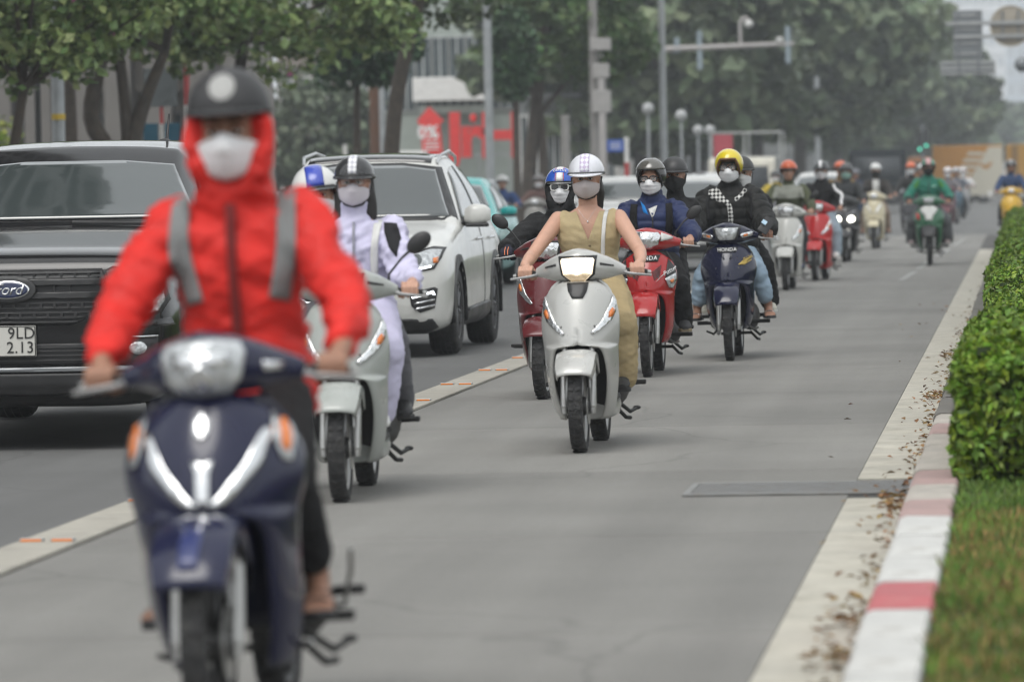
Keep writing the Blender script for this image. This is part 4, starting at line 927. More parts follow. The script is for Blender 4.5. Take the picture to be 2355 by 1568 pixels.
# black pickup on the left
CARBLK = paint('car_black', (.006, .006, .007), .12, .03)
tk = thing('pickup_truck', 'dusty black pickup with oval grille badge cut by the left edge', 'pickup', (XD(17, 28.9, 700), 28.9, 0), 0, 'vehicles in the car lanes'); tk.scale = (1, 1, 1.04)
B = car_body(tk, [(0, .70, .36, .52, .72, .70, .60, .90, .92), (.05, .80, .26, .55, .86, .79, .66, 1.0, 1.015), (.20, .90, .23, .60, .96, .86, .72, 1.06, 1.08), (.9, .935, .25, .62, 1.05, .88, .75, 1.12, 1.15), (1.5, .935, .26, .62, 1.11, .885, .76, 1.165, 1.20), (1.62, .935, .26, .62, 1.12, .885, .75, 1.20, 1.24),
                  (2.25, .935, .26, .62, 1.14, .885, .645, 1.545, 1.605), (2.45, .935, .26, .62, 1.15, .885, .635, 1.605, 1.66), (3.0, .935, .26, .62, 1.15, .885, .64, 1.64, 1.69), (3.7, .935, .26, .62, 1.15, .885, .64, 1.59, 1.64), (3.95, .935, .26, .62, 1.14, .885, .66, 1.20, 1.24), (5.2, .93, .30, .62, 1.10, .88, .70, 1.14, 1.15), (5.35, .85, .40, .62, 1.0, .80, .62, 1.05, 1.06)], CARBLK, (.95, 4.2), .39)
for y in (.95, 4.2):
    for sx in (1, -1): car_wheel(tk, sx * .80, y, .39, .265, ALLOY)
arches(tk, (.95, 4.2), .39, .93, BLACK, .39)
dec(tk, B, 'windscreen', [(-.80, 1.235), (.80, 1.235), (.70, 1.39), (.61, 1.535), (.3, 1.562), (-.3, 1.562), (-.61, 1.535), (-.70, 1.39)], GLASS, cuts=4, both=False)
dec(tk, B, 'side_window', [(1.85, 1.20), (2.4, 1.54), (2.95, 1.57), (2.95, 1.20)], GLASS, '+x'); dec(tk, B, 'side_window', [(3.02, 1.20), (3.02, 1.57), (3.55, 1.52), (3.62, 1.22)], GLASS, '+x')
GRB = pm('grille_black', (.010, .010, .011), .5, var=.1); GRG = pm('grille_grey', (.032, .032, .033), .4, .1, dirt=.3, dcol=(.07, .065, .06))
dec(tk, B, 'grille', [(-.54, .975), (.54, .975), (.575, .90), (.52, .79), (.44, .70), (.36, .672), (-.36, .672), (-.44, .70), (-.52, .79), (-.575, .90)], GRB, both=False, off=.006, th=.004)
for z, h, w in ((.905, .030, .56), (.835, .034, .53)): dec(tk, B, 'grille_bar', [(-w, z + h / 2), (w, z + h / 2), (w - .02, z - h / 2), (-w + .02, z - h / 2)], GRG, both=False, off=.012, th=.018, cuts=4)
for z, w in ((.955, .53), (.93, .53), (.795, .50), (.768, .49), (.742, .47), (.716, .44), (.692, .40)): dec(tk, B, 'mesh_rib', [(-w, z + .005), (w, z + .005), (w, z - .005), (-w, z - .005)], GRG, both=False, off=.010, th=.008, cuts=4)
for i in range(-6, 7):
    for z in (.943, .782, .73): MB().box((i * .078 + (.039 if z == .782 else 0), cast(B, i * .078, z)[0].y - .018, z), (.014, .012, .024)).build('mesh_link', GRG, tk, 0)
for xx in (-.36, -.27, .27, .36): MB().box((xx, cast(B, xx, .87)[0].y - .014, .87), (.008, .01, .05)).build('mesh_link', GRG, tk, 0)
bo_ = dec(tk, B, 'badge', oval(.016, .868, .155, .072, 32, 2.2), pm('badge_surround', (.035, .035, .036), .45), both=False, off=.028, th=.02)
dec(tk, B, 'badge_rim', oval(.016, .868, .122, .050, 32), CHROME, both=False, off=.052, th=.006); dec(tk, B, 'badge_field', oval(.016, .868, .113, .043, 32), pm('badge_blue', (.012, .022, .075), .25, coat=.6), both=False, off=.060, th=.004)
text_on(B, 'Ford', .016, .868, .088, CHROME, tk, off=.068, shear=.35, spacing=.95)
for q, m_ in (((lambda P_: P_), 1), (mx, -1)):
    decal('headlight_housing', B, q([(.56, .965), (.60, .985), (.80, .965), (.86, .93), (.89, .80), (.86, .735), (.80, .715), (.66, .715), (.60, .75), (.60, .82)]), BLACK, tk, '-y', .004, .01, 3)
    hl = decal('headlight', B, q([(.60, .93), (.80, .925), (.855, .90), (.868, .80), (.84, .742), (.78, .728), (.68, .735), (.64, .78), (.62, .84)]), LENS, tk, '-y', .014, .008, 3)
    decal('projector', B, q(oval(.775, .79, .045, .05)), REFL, hl, '-y', .024, .01, 2)
    decal('bumper_strip', B, q([(.50, .665), (.89, .70), (.90, .665), (.60, .64)]), CARBLK, tk, '-y', .012, .02, 2)
    decal('fog_recess', B, q([(.56, .60), (.84, .60), (.84, .46), (.62, .46)]), BLACK, tk, '-y', .004, .006, 2); decal('fog_trim', B, q([(.56, .606), (.84, .612), (.84, .603), (.56, .597)]), CHROME, tk, '-y', .010, .006, 2); decal('fog_lamp', B, q(oval(.735, .545, .045, .035)), LENS, tk, '-y', .012, .006, 2)
dec(tk, B, 'lower_intake', [(-.52, .575), (.52, .575), (.48, .46), (-.48, .46)], GRB, both=False, off=.004); 
for z in (.485, .51, .535, .555): dec(tk, B, 'intake_rib', [(-.48, z + .004), (.48, z + .004), (.48, z - .004), (-.48, z - .004)], GRG, both=False, off=.008, th=.006)
dec(tk, B, 'bumper_blade', [(-.70, .448), (.70, .448), (.72, .425), (-.72, .425)], pm('blade_grey', (.28, .29, .30), .3, .6), both=False, off=.010, th=.02); dec(tk, B, 'lower_bumper', [(-.76, .415), (.76, .415), (.68, .30), (-.68, .30)], BLACK, both=False, off=.006, th=.02)
g = MB(); fy = -.045; g.box((0, fy, .592), (.335, .012, .168)); pl = g.build('number_plate', pm('plate_white', (.55, .54, .50), .5, var=.05), tk, 0, bev=.006)
text_flat('9LD', (.085, fy - .008, .633), (R(90), 0, 0), .088, BLACKP, pl, spacing=1.05); text_flat('2.13', (.078, fy - .008, .556), (R(90), 0, 0), .088, BLACKP, pl, spacing=1.05)
g = MB()
for a, b in (((-.163, .672), (.163, .672)), ((.163, .672), (.163, .512)), ((.163, .512), (-.163, .512)), ((-.163, .512), (-.163, .672))): g.tube([(a[0], fy - .007, a[1]), (b[0], fy - .007, b[1])], .0028, 5)
g.build('plate_border', BLACKP, pl, 0)
for m_ in (1, -1):
    g = MB(); g.tube([(m_ * .30, .45, 1.075), (m_ * .33, .8, 1.115), (m_ * .36, 1.35, 1.165)], [.022, .03, .03], 10, flat=.55); g.build('bonnet_ridge', CARBLK, tk, 60)
g = MB(); g.tube([(.42, 3.0, 1.665), (.425, 3.05, 1.70), (.435, 3.08, 1.84)], [.022, .010, .006], 8); g.ell((.42, 2.99, 1.67), (.045, .06, .025)); g.build('aerial', BLACK, tk, 60)
g = MB(); g.tube([(.10, 1.52, 1.215), (.55, 1.48, 1.205)], .012, 6); g.build('wiper', BLACK, tk, 60)
car_mirror(tk, .96, 1.95, 1.22, CARBLK)
MB().box((0, .25, .30), (1.5, .3, .12)).build('skid_plate', BLACK, tk, 0, bev=.03); MB().box((0, 2.6, .42), (1.3, 4.2, .2)).build('chassis', BLACK, tk, 0)
# white crossover
CARW = paint('car_white', (.66, .66, .63), .18, .05)
cx5 = thing('crossover_car', 'white crossover with black roof right of the tracksuit driver', 'car', (XD(774, 43.0, 600), 43.0, 0), R(-.6), 'vehicles in the car lanes'); cx5.scale = (1, 1, 1.025)
B = car_body(cx5, [(0, .66, .34, .48, .62, .64, .50, .74, .76), (.06, .76, .23, .48, .72, .73, .58, .82, .84), (.22, .87, .19, .52, .82, .82, .66, .90, .92), (.50, .915, .19, .56, .88, .86, .70, .965, .99), (.95, .92, .20, .60, .95, .87, .71, 1.03, 1.05), (1.38, .92, .20, .60, 1.00, .87, .73, 1.08, 1.11), (1.55, .92, .20, .6, 1.02, .87, .71, 1.15, 1.19),
                   (2.15, .92, .20, .6, 1.04, .865, .60, 1.54, 1.60), (2.5, .92, .20, .6, 1.05, .865, .59, 1.60, 1.655), (3.2, .92, .20, .6, 1.07, .865, .585, 1.61, 1.665), (3.9, .915, .22, .62, 1.10, .84, .55, 1.52, 1.58), (4.3, .89, .3, .65, 1.08, .79, .53, 1.25, 1.30), (4.5, .82, .4, .65, .98, .70, .50, 1.05, 1.08)], CARW, (.95, 3.65), .36)
for y in (.95, 3.65):
    for sx in (1, -1): car_wheel(cx5, sx * .79, y, .36, .235, pm('dark_alloy', (.10, .10, .105), .35, .7))
arches(cx5, (.95, 3.65), .36, .915, BLACK, .36)
dec(cx5, B, 'windscreen', [(-.76, 1.13), (.76, 1.13), (.70, 1.25), (.585, 1.52), (.3, 1.56), (-.3, 1.56), (-.585, 1.52), (-.70, 1.25)], GLASS, cuts=4, both=False)
dec(cx5, B, 'windscreen_frame', [(-.83, 1.10), (.83, 1.10), (.75, 1.27), (.62, 1.545), (.3, 1.585), (-.3, 1.585), (-.62, 1.545), (-.75, 1.27)], BLACK, both=False, off=.001, th=.002, cuts=4)
decal('roof_panel', B, [(-.54, 2.15), (.54, 2.15), (.535, 3.6), (-.535, 3.6)], pm('roof_black', (.02, .02, .022), .1, coat=.8), cx5, '+z', .003, .004, 4)
for sx in (1, -1):
    g = MB(); g.tube([(sx * .585, 2.2, 1.575), (sx * .60, 2.32, 1.645), (sx * .595, 3.0, 1.685), (sx * .565, 3.7, 1.635), (sx * .55, 3.85, 1.58)], .014, 8); g.build('roof_rail', pm('rail_silver', (.55, .56, .57), .3, .8), cx5, 60)
dec(cx5, B, 'side_window', [(1.78, 1.10), (2.35, 1.50), (2.72, 1.555), (2.72, 1.12)], GLASS, '+x'); dec(cx5, B, 'side_window', [(2.80, 1.12), (2.80, 1.555), (3.45, 1.52), (3.62, 1.16)], GLASS, '+x'); dec(cx5, B, 'window_trim', [(1.66, 1.072), (1.78, 1.095), (3.66, 1.15), (3.66, 1.128), (1.70, 1.065)], BLACK, '+x')
for y in (2.74, 2.79): dec(cx5, B, 'door_seam', [(y, .34), (y + .006, .34), (y + .006, 1.1), (y, 1.1)], BLACK, '+x', .001, .002)
for y in (2.45, 3.35):
    for sx in (1, -1): g = MB(); yx = cast(B, y, .93, '+x')[0].x; g.tube([(sx * (yx + .01), y - .09, .93), (sx * (yx + .035), y - .05, .935), (sx * (yx + .035), y + .06, .935), (sx * (yx + .01), y + .10, .93)], .013, 7); g.build('door_handle', CHROME, cx5, 60)
dec(cx5, B, 'sill_cladding', [(1.30, .36), (3.30, .40), (3.30, .22), (1.30, .22)], BLACK, '+x', .006, .012)
for q in ((lambda P_: P_), mx):
    decal('headlight_housing', B, q([(.36, .80), (.50, .715), (.64, .685), (.80, .715), (.845, .80), (.86, .885), (.78, .895), (.62, .86)]), BLACK, cx5, '-y', .003, .006, 3)
    hl = decal('headlight', B, q([(.44, .785), (.55, .725), (.65, .70), (.79, .73), (.828, .80), (.84, .868), (.76, .872), (.62, .838)]), LENS, cx5, '-y', .008, .004, 3)
    decal('projector', B, q(oval(.655, .785, .048, .048)), GLASS, hl, '-y', .016, .006, 2); decal('day_lamp', B, q([(.56, .722), (.66, .703), (.775, .728), (.77, .745), (.66, .722), (.57, .74)]), DRL, hl, '-y', .016, .003, 2); decal('amber_bulb', B, q([(.785, .80), (.82, .81), (.825, .765), (.79, .76)]), AMBER, hl, '-y', .016, .003, 1)
    decal('fog_recess', B, q([(.60, .53), (.80, .57), (.825, .555), (.80, .40), (.69, .365), (.62, .42)]), BLACK, cx5, '-y', .004, .004, 3); decal('day_strip', B, q([(.62, .498), (.79, .54), (.805, .505), (.79, .505), (.78, .518), (.63, .48)]), DRL, cx5, '-y', .010, .005, 2)
    for z in (.45, .405): decal('fog_blade', B, q([(.64, z - .005), (.80, z + .025), (.80, z + .010), (.65, z - .018)]), CHROME, cx5, '-y', .010, .006, 2)
dec(cx5, B, 'grille', [(-.46, .74), (.46, .74), (.42, .56), (.28, .47), (-.28, .47), (-.42, .56)], GRB, both=False); dec(cx5, B, 'grille_wing', [(-.50, .70), (-.42, .545), (-.26, .445), (.26, .445), (.42, .545), (.50, .70), (.47, .70), (.40, .56), (.25, .468), (-.25, .468), (-.40, .56), (-.47, .70)], CHROME, both=False, off=.010, th=.012)
for z in (.52, .57, .62, .67, .71): dec(cx5, B, 'grille_bar', [(-.40, z + .008), (.40, z + .008), (.40, z - .008), (-.40, z - .008)], GRG, both=False, off=.010, th=.008)
dec(cx5, B, 'bumper_cladding', [(-.78, .315), (.78, .315), (.82, .25), (.72, .20), (-.72, .20), (-.82, .25)], BLACK, both=False, off=.006, th=.012)
g = MB(); g.box((0, -.035, .40), (.33, .012, .165)); g.build('number_plate', pm('plate_white'), cx5, 0, bev=.005)
car_mirror(cx5, .90, 1.78, 1.13, CARW, 1.1); MB().box((0, 2.3, .30), (1.4, 3.9, .18)).build('chassis', BLACK, cx5, 0)
# simpler traffic behind
def simple_car(name, label, x, d, col, h=1.46, rz=0., w=.88, L=4.3, roof=None):
    t = thing(name, label, 'car', (x, d, 0), rz, 'vehicles in the car lanes'); k = h / 1.46; p = paint('traffic_' + name + str(int(d)), col, .2, .06)
    B = car_body(t, [(0, .66, .32, .45, .58, .63, .50, .66, .68), (.08, .76, .22, .48, .68, .72, .58, .75, .77), (.30, .86 * w / .88, .19, .52, .76, .80, .64, .83, .85), (.85, w, .19, .56, .86, .83, .68, .93, .95), (1.25, w, .19, .58, .92, .83, .69, 1.0 * k, 1.03 * k), (1.95, w, .19, .58, .96, .82, .56, 1.36 * k, 1.42 * k), (2.5, w, .19, .58, .98, .82, .55, 1.41 * k, 1.46 * k), (3.2, w, .20, .6, 1.0, .81, .54, 1.35 * k, 1.40 * k), (L - .4, w * .97, .25, .62, 1.0, .78, .55, 1.08, 1.11), (L, w * .85, .35, .62, .9, .66, .5, .96, .98)], p, (.85, L - .9), .31, m=4)
    for y in (.85, L - .9):
        for sx in (1, -1): car_wheel(t, sx * (w - .12), y, .31, .20, ALLOY)
    arches(t, (.85, L - .9), .31, w - .015, BLACK, .31)
    dec(t, B, 'windscreen', [(-.70, 1.05 * k), (.70, 1.05 * k), (.54, 1.34 * k), (.25, 1.375 * k), (-.25, 1.375 * k), (-.54, 1.34 * k)], GLASS, both=False)
    dec(t, B, 'side_window', [(1.60, 1.02), (2.1, 1.31 * k), (2.5, 1.36 * k), (2.5, 1.03)], GLASS, '+x', cuts=2); dec(t, B, 'side_window', [(2.56, 1.03), (2.56, 1.36 * k), (3.05, 1.31 * k), (3.2, 1.06)], GLASS, '+x', cuts=2)
    dec(t, B, 'headlight', [(.48, .68), (.66, .63), (.80, .68), (.82, .76), (.60, .745)], LENS); dec(t, B, 'grille', [(-.44, .66), (.44, .66), (.40, .54), (-.40, .54)], GRB, both=False); dec(t, B, 'lower_intake', [(-.6, .42), (.6, .42), (.55, .28), (-.55, .28)], GRB, both=False)
    car_mirror(t, .86, 1.55, 1.02, p, .8); MB().box((0, L / 2, .28), (1.3, L - .6, .18)).build('chassis', BLACK, t, 0)
    return t, B
t, B = simple_car('compact_car', 'turquoise compact car behind the white crossover', XD(978, 69), 69, (.03, .42, .40), 1.50)
simple_car('saloon_car', 'white saloon half hidden behind the red underbone', XD(1562, 79), 79, (.62, .62, .60), 1.46)
simple_car('saloon_car', 'white saloon seen between blue helmet and khaki vest', XD(1415, 90), 90, (.60, .60, .58), 1.46)
simple_car('saloon_car', 'silver saloon behind the white helmet and saloons', XD(1330, 104), 104, (.42, .42, .42), 1.46)
simple_car('saloon_car', 'white car behind the orange-helmeted man', XD(1880, 128), 128, (.58, .58, .56), 1.46)
simple_car('hatchback_car', 'pale car beside the mustard jacket', XD(1760, 112) - 1.6, 118, (.5, .5, .5), 1.5)
def lorry(name, label, x, d, w, h, cabcol, side='front'):
    t = thing(name, label, 'lorry', (x, d, 0), 0, 'vehicles in the car lanes'); p = pm('lorry_' + name + str(int(d)), cabcol, .75, spec=.1)
    g = MB(); g.prism([(0, .45), (.02, .95), (.30, h * .93), (.45, h), (1.6, h), (1.6, .45)], -w / 2, w / 2, 'x'); g.build('cab', p, t, 0, bev=.06)
    g = MB(); B_ = [o for o in t.children][0]
    decal('windscreen', B_, [(-w * .43, h * .56), (w * .43, h * .56), (w * .40, h * .88), (-w * .40, h * .88)], pm('dull_glass', (.05, .055, .06), .35, spec=.3), t, '-y', .004, .006, 1)
    for q in ((lambda P_: P_), mx): decal('headlight', B_, q([(w * .30, h * .38), (w * .44, h * .38), (w * .44, h * .30), (w * .30, h * .30)]), LENS, t, '-y', .004, .01, 1)
    decal('grille', B_, [(-w * .25, h * .40), (w * .25, h * .40), (w * .25, h * .28), (-w * .25, h * .28)], GRB, t, '-y', .004, .006, 1)
    MB().box((0, -.04, .42), (w * .98, .16, .22)).build('bumper', BLACK, t, 0, bev=.03)
    for sx in (1, -1):
        for y in (.75, 3.6): car_wheel(t, sx * (w / 2 - .12), y, .36, .22, STEEL)
        MB().box((sx * (w / 2 + .13), .15, h * .70), (.14, .06, .30)).build('wing_mirror', BLACK, t, 0, bev=.02)
    MB().box((0, 2.6, .60), (w * .6, 4.2, .16)).build('chassis', BLACK, t, 0)
    return t, p
t, p = lorry('light_truck', 'small cream truck with open wire cargo frame behind the yellow helmet', XD(1702, 136), 136, 1.72, 1.88, (.55, .53, .46)); 
MB().box((0, 3.0, .80), (1.75, 2.6, .08)).build('cargo_bed', STEEL, t, 0)
FRM = pm('frame_pale', (.42, .43, .42), .5, .3)
for z in (1.2, 1.9, 2.55):
    for a, b in (((-.85, 1.75), (.95, 1.75)), ((-.85, 4.3), (.95, 4.3)), ((-.85, 1.75), (-.85, 4.3)), ((.95, 1.75), (.95, 4.3))): MB().tube([(a[0], a[1], z), (b[0], b[1], z)], .02, 6).build('cargo_rail', FRM, t, 60)
for xx in (-.85, 0, .95):
    for y in (1.75, 4.3): MB().tube([(xx, y, .8), (xx, y, 2.57)], .022, 6).build('cargo_post', FRM, t, 60)
MB().box((-.55, 1.72, 2.1), (.5, .03, .8)).build('red_tarpaulin', pm('tarp_red', (.36, .06, .08), .7), t, 0)
lorry('dark_lorry', 'dark grey-blue lorry facing the camera in the haze', XD(2015, 182), 182, 1.98, 2.22, (.010, .013, .016))
# yellow box lorry crossing the junction
D_ = 226.; x0_ = XD(2143, D_)
t = thing('box_lorry', 'yellow box lorry with white stripes crossing the junction', 'lorry', (x0_, D_, 0), R(1.2), 'vehicles in the car lanes')
YL = pm('lorry_yellow', (.44, .20, .025), .5, var=.06, dirt=.1); YW = pm('lorry_cream', (.55, .52, .43), .5, var=.04)
zb, zt_ = ZD(450, D_) , ZD(336, D_); Lb = XD(2304, D_) - x0_
bxl = MB().box((Lb / 2, 1.1, (zb + zt_) / 2), (Lb, 2.2, zt_ - zb)).build('cargo_box', YL, t, 0, bev=.02)
u = lambda px: XD(px, D_) - x0_; z_ = lambda py: ZD(py, D_)
MB().prism([(u(2303), z_(338)), (u(2272), z_(338)), (u(2205), z_(449)), (u(2303), z_(449))], -.012, -.003).build('white_wedge', YW, bxl, 0)
for i, (a, b) in enumerate(((2225, 2262), (2216, 2254), (2208, 2245), (2204, 2234))):
    y0 = 350 + i * 15; MB().prism([(u(a), z_(y0)), (u(b), z_(y0)), (u(b - 5), z_(y0 + 8)), (u(a - 4), z_(y0 + 8))], -.012, -.003).build('white_stripe', YW, bxl, 0)
MB().prism([(u(2250), z_(372)), (u(2262), z_(381)), (u(2281), z_(371)), (u(2277), z_(381)), (u(2266), z_(390)), (u(2254), z_(384))], -.016, -.010).build('bird_emblem', YL, bxl, 0)
cb = MB().box((u(2112), 1.1, (z_(466) + z_(362)) / 2), (u(2139) - u(2084), 2.0, z_(362) - z_(466))).build('cab', paint('lorry_orange', (.52, .20, .05), .4, .1), t, 0, bev=.12)
MB().box((u(2112), .08, z_(385)), (.62, .03, .42)).build('cab_window', GLASS, t, 0)
for px in (2105, 2225, 2258):
    for y in (.15, 1.9):
        g = MB(); g.spin([(0, -.12), (.30, -.12), (.42, -.12), (.43, 0), (.42, .12), (0, .12)], (u(px), y, .43), 'y', 24); w_ = g.build('wheel', TYRE, t, 40); g = MB(); g.spin([(0, -.13), (.22, -.13), (.24, -.11)], (u(px), y, .43), 'y', 20); g.build('rim', STEEL, w_, 40)
MB().box((u(2190), 1.1, .52), (4.6, .9, .16)).build('chassis', BLACK, t, 0)
MB().box((u(2284), .3, .62), (.9, .3, .35)).build('side_guard', BLACK, t, 0)
t2 = thing('box_lorry', 'second yellow lorry cut by the right edge behind the yellow underbone', 'lorry', (XD(2308, 228), 228.2, 0), R(1.2), 'vehicles in the car lanes')
MB().box((2.2, 1.1, (zb + zt_) / 2), (4.2, 2.2, zt_ - zb)).build('cargo_box', pm('lorry_mustard', (.40, .22, .03), .5, var=.06), t2, 0, bev=.02); MB().box((.45, -.01, (zb + zt_) / 2), (.28, .02, zt_ - zb - .1)).build('dark_panel', pm('panel_brown', (.20, .12, .04), .6), t2, 0)
for px in (.9, 3.4):
    g = MB(); g.spin([(0, -.12), (.42, -.12), (.43, 0), (.42, .12), (0, .12)], (px, .15, .43), 'y', 24); g.build('wheel', TYRE, t2, 40)
MB().box((2.2, 1.1, .52), (4.0, .9, .16)).build('chassis', BLACK, t2, 0)
# ------------------------------------------------------------ people
def rotz(a): return Matrix.Rotation(a, 3, 'Z')
def V(*a): return Vector(a)
def dome(name, c, rad, tmax, mat, parent, M3, nph=44, nth=14, solid=.012):
    P = []
    for i in range(nth + 1):
        row = []
        for j in range(nph + 1):
            ph = 2 * math.pi * j / nph
            d = math.degrees(ph); d = d if d <= 180 else d - 360
            th = R(tmax(d)) * i / nth
            p = V(rad[0] * math.sin(th) * math.sin(ph), -rad[1] * math.sin(th) * math.cos(ph), rad[2] * math.cos(th))
            row.append(M3 @ p + c)
        P.append(row)
    g = MB().grid(P); o = g.build(name, mat, parent, 50, weld=True, solid=solid)
    rim = MB(); rp = P[-1]; rim.tube([tuple(p) for p in rp], .0075, 6, False); rim.build('rim_trim', BLACK if mat is not BLACK else DARK, o, 60)
    return o
def dome_patch(name, c, rad, a0, a1, x0, x1, mat, parent, M3, k=1.012, n=14, m=6):
    """band running front to back over a helmet; a: degrees from the front rim (0) over the crown (90) to the back (180)"""
    P = []
    for i in range(n + 1):
        a = R(a0 + (a1 - a0) * i / n); row = []
        for x in np.linspace(x0, x1, m):
            q = math.sqrt(max(.02, 1 - (x / rad[0]) ** 2))
            row.append(M3 @ (V(x, -rad[1] * math.cos(a) * q, rad[2] * math.sin(a) * q) * k) + c)
        P.append(row)
    return MB().grid(P).build(name, mat, parent, 60, solid=.002)
def helmet(person, hc, M3, kind, mat, stripe=None, stripe2=None, trim=None, visor=None, logo=None, scale=1., detail=2, dz=0.):
    c = hc + M3 @ V(0, .012, .040 + dz)
    if kind == 'cap':
        rad = (.116 * scale, .136 * scale, .118 * scale)
        o = dome('helmet', c, rad, lambda d: 90 + 8 * (1 - math.cos(R(d))) * .5, mat, person, M3)
        P = []
        for i in range(5):
            t = i / 4; row = []
            for d in np.linspace(-82, 82, 25):
                L = .062 * math.cos(R(d) * 1.07) * t
                row.append(M3 @ V((rad[0] * .99 + L * .35) * math.sin(R(d)), -(rad[1] * .99 + L) * math.cos(R(d)), .002 - .014 * t * math.cos(R(d)) ** .5) + c)
            P.append(row)
        MB().grid(P).build('brim', trim or mat, o, 60, solid=.006)
    elif kind == 'shell':
        rad = (.120 * scale, .138 * scale, .122 * scale)
        o = dome('helmet', c, rad, lambda d: 88 + 26 * min(1, max(0, (abs(d) - 55) / 35)), mat, person, M3)
        P = []
        for i in range(3):
            t = i / 2; row = []
            for d in np.linspace(-75, 75, 21):
                L = .026 * math.cos(R(d) * 1.1) * t
                row.append(M3 @ V((rad[0] + L * .3) * math.sin(R(d)), -(rad[1] + L) * math.cos(R(d)), .004 - .010 * t) + c)
            P.append(row)
        MB().grid(P).build('brim', trim or BLACK, o, 60, solid=.006)
    else:
        rad = (.130 * scale, .148 * scale, .136 * scale)
        o = dome('helmet', c, rad, lambda d: 72 + 60 * min(1, max(0, (abs(d) - 34) / 34)) ** .8, mat, person, M3, 56, 18, .022)
        if trim:
            rp = []
            for d in np.linspace(-80, 80, 31):
                th = R(72 + 60 * min(1, max(0, (abs(d) - 34) / 34)) ** .8)
                rp.append(M3 @ V(rad[0] * .985 * math.sin(th) * math.sin(R(d)), -rad[1] * .985 * math.sin(th) * math.cos(R(d)), rad[2] * .985 * math.cos(th)) + c)
            MB().tube([tuple(p) for p in rp], .011, 7).build('edge_lining', trim, o, 60)
    if stripe: dome_patch('stripe', c, rad, 6, 150, -stripe[1], stripe[1], stripe[0], o, M3)
    if stripe2:
        for sx in (-1, 1): dome_patch('side_stripe', c, rad, 6, 150, sx * stripe2[1], sx * stripe2[2], stripe2[0], o, M3)
    if visor:
        P = []
        for th in np.linspace(visor[1], visor[2], 10):
            P.append([M3 @ V(rad[0] * 1.05 * math.sin(R(th)) * math.sin(R(d)), -rad[1] * 1.06 * math.sin(R(th)) * math.cos(R(d)), rad[2] * 1.06 * math.cos(R(th))) + c for d in np.linspace(-78, 78, 25)])
        MB().grid(P).build('visor', visor[0], o, 60, solid=.003)
    if logo:
        P = []
        for i in range(8):
            for_ = i / 7
            P.append([M3 @ (V(math.sin(R(a)) * logo[1] * for_, -rad[1] * math.sqrt(max(0, 1 - ((logo[2] + math.cos(R(a)) * logo[1] * for_) / rad[2]) ** 2 - (math.sin(R(a)) * logo[1] * for_ / rad[0]) ** 2)), logo[2] + math.cos(R(a)) * logo[1] * for_) * 1.015) + c for a in np.linspace(0, 360, 25)])
        MB().grid(P).build('logo_disc', logo[0], o, 60)
    if detail:
        for sx in (-1, 1):
            MB().tube([M3 @ V(sx * .098, .01, .01) + hc, M3 @ V(sx * .088, -.01, -.06) + hc, M3 @ V(sx * .05, -.05, -.118) + hc, M3 @ V(0, -.06, -.13) + hc], .005, 6, flat=.6).build('chin_strap', BLACK, o, 60)
    return o
def mask(person, hc, M3, mat, pleat=.0035, puff=0.):
    P = []
    for v in np.linspace(0, 1, 15):
        row = []
        for d in np.linspace(-74, 74, 29):
            a = R(d); top = -.010 - .024 * (abs(d) / 74) ** 1.3 + .010 * math.exp(-(d / 13) ** 2); bot = -.122 + .040 * (abs(d) / 74) ** 1.6
            z = top + (bot - top) * v
            q = math.sqrt(max(.05, 1 - ((z + .015) / .155) ** 2))
            bulge = .030 * math.exp(-(d / 24) ** 2) * math.exp(-((v - .28) / .30) ** 2) + .014 * math.exp(-(d / 40) ** 2) * math.exp(-((v - .8) / .3) ** 2) + puff * math.sin(math.pi * v) * math.cos(a)
            pl = pleat * math.sin(v * 22 + abs(d) * .03) * math.cos(a)
            row.append(M3 @ V(.089 * q * math.sin(a), -(.102 * q + bulge + pl) * math.cos(a) ** .85 - .004, z) + hc)
        P.append(row)
    o = MB().grid(P).build('face_mask', mat, person, 80, solid=.003)
    for sx in (-1, 1):
        MB().tube([M3 @ V(sx * .086, -.026, -.03) + hc, M3 @ V(sx * .09, .015, .01) + hc, M3 @ V(sx * .088, .012, -.03) + hc, M3 @ V(sx * .08, -.028, -.075) + hc], .002, 5).build('ear_loop', mat, o, 60)
    return o
def glasses(person, hc, M3, frame, lens, w=.031, h=.022, r=.0035, pw=3.):
    root = MB()
    for sx in (-1, 1):
        pts = [tuple(M3 @ V(x, -.113 + .10 * abs(x) ** 1.3 * .6, z) + hc) for x, z in oval(sx * .036, .004, w, h, 20, pw)]
        root.tube(pts + [pts[0], pts[1]], r, 6, False)
        root.tube([M3 @ V(sx * (.036 + w), -.105, .012) + hc, M3 @ V(sx * .082, -.08, .012) + hc, M3 @ V(sx * .088, .01, .008) + hc], r * .8, 5)
    root.tube([M3 @ V(-.009, -.115, .008) + hc, M3 @ V(.009, -.115, .008) + hc], r, 5)
    o = root.build('spectacles', frame, person, 60)
    for sx in (-1, 1):
        g = MB(); pts = [tuple(M3 @ V(x, -.112 + .10 * abs(x) ** 1.3 * .6, z) + hc) for x, z in oval(sx * .036, .004, w, h, 20, pw)]
        g.add(pts, [tuple(range(20))]); g.build('spectacle_lens', lens, o, 0)
    return o
CLEARG = pm('clear_glass', (.9, .92, .92), .03, 0, 0, var=0, alpha=.16, spec=.8)
SUNG = pm('sunglass_lens', (.02, .02, .022), .05, 0, 1., var=0)
SANDAL = pm('sandal_rubber', (.025, .025, .027), .6)
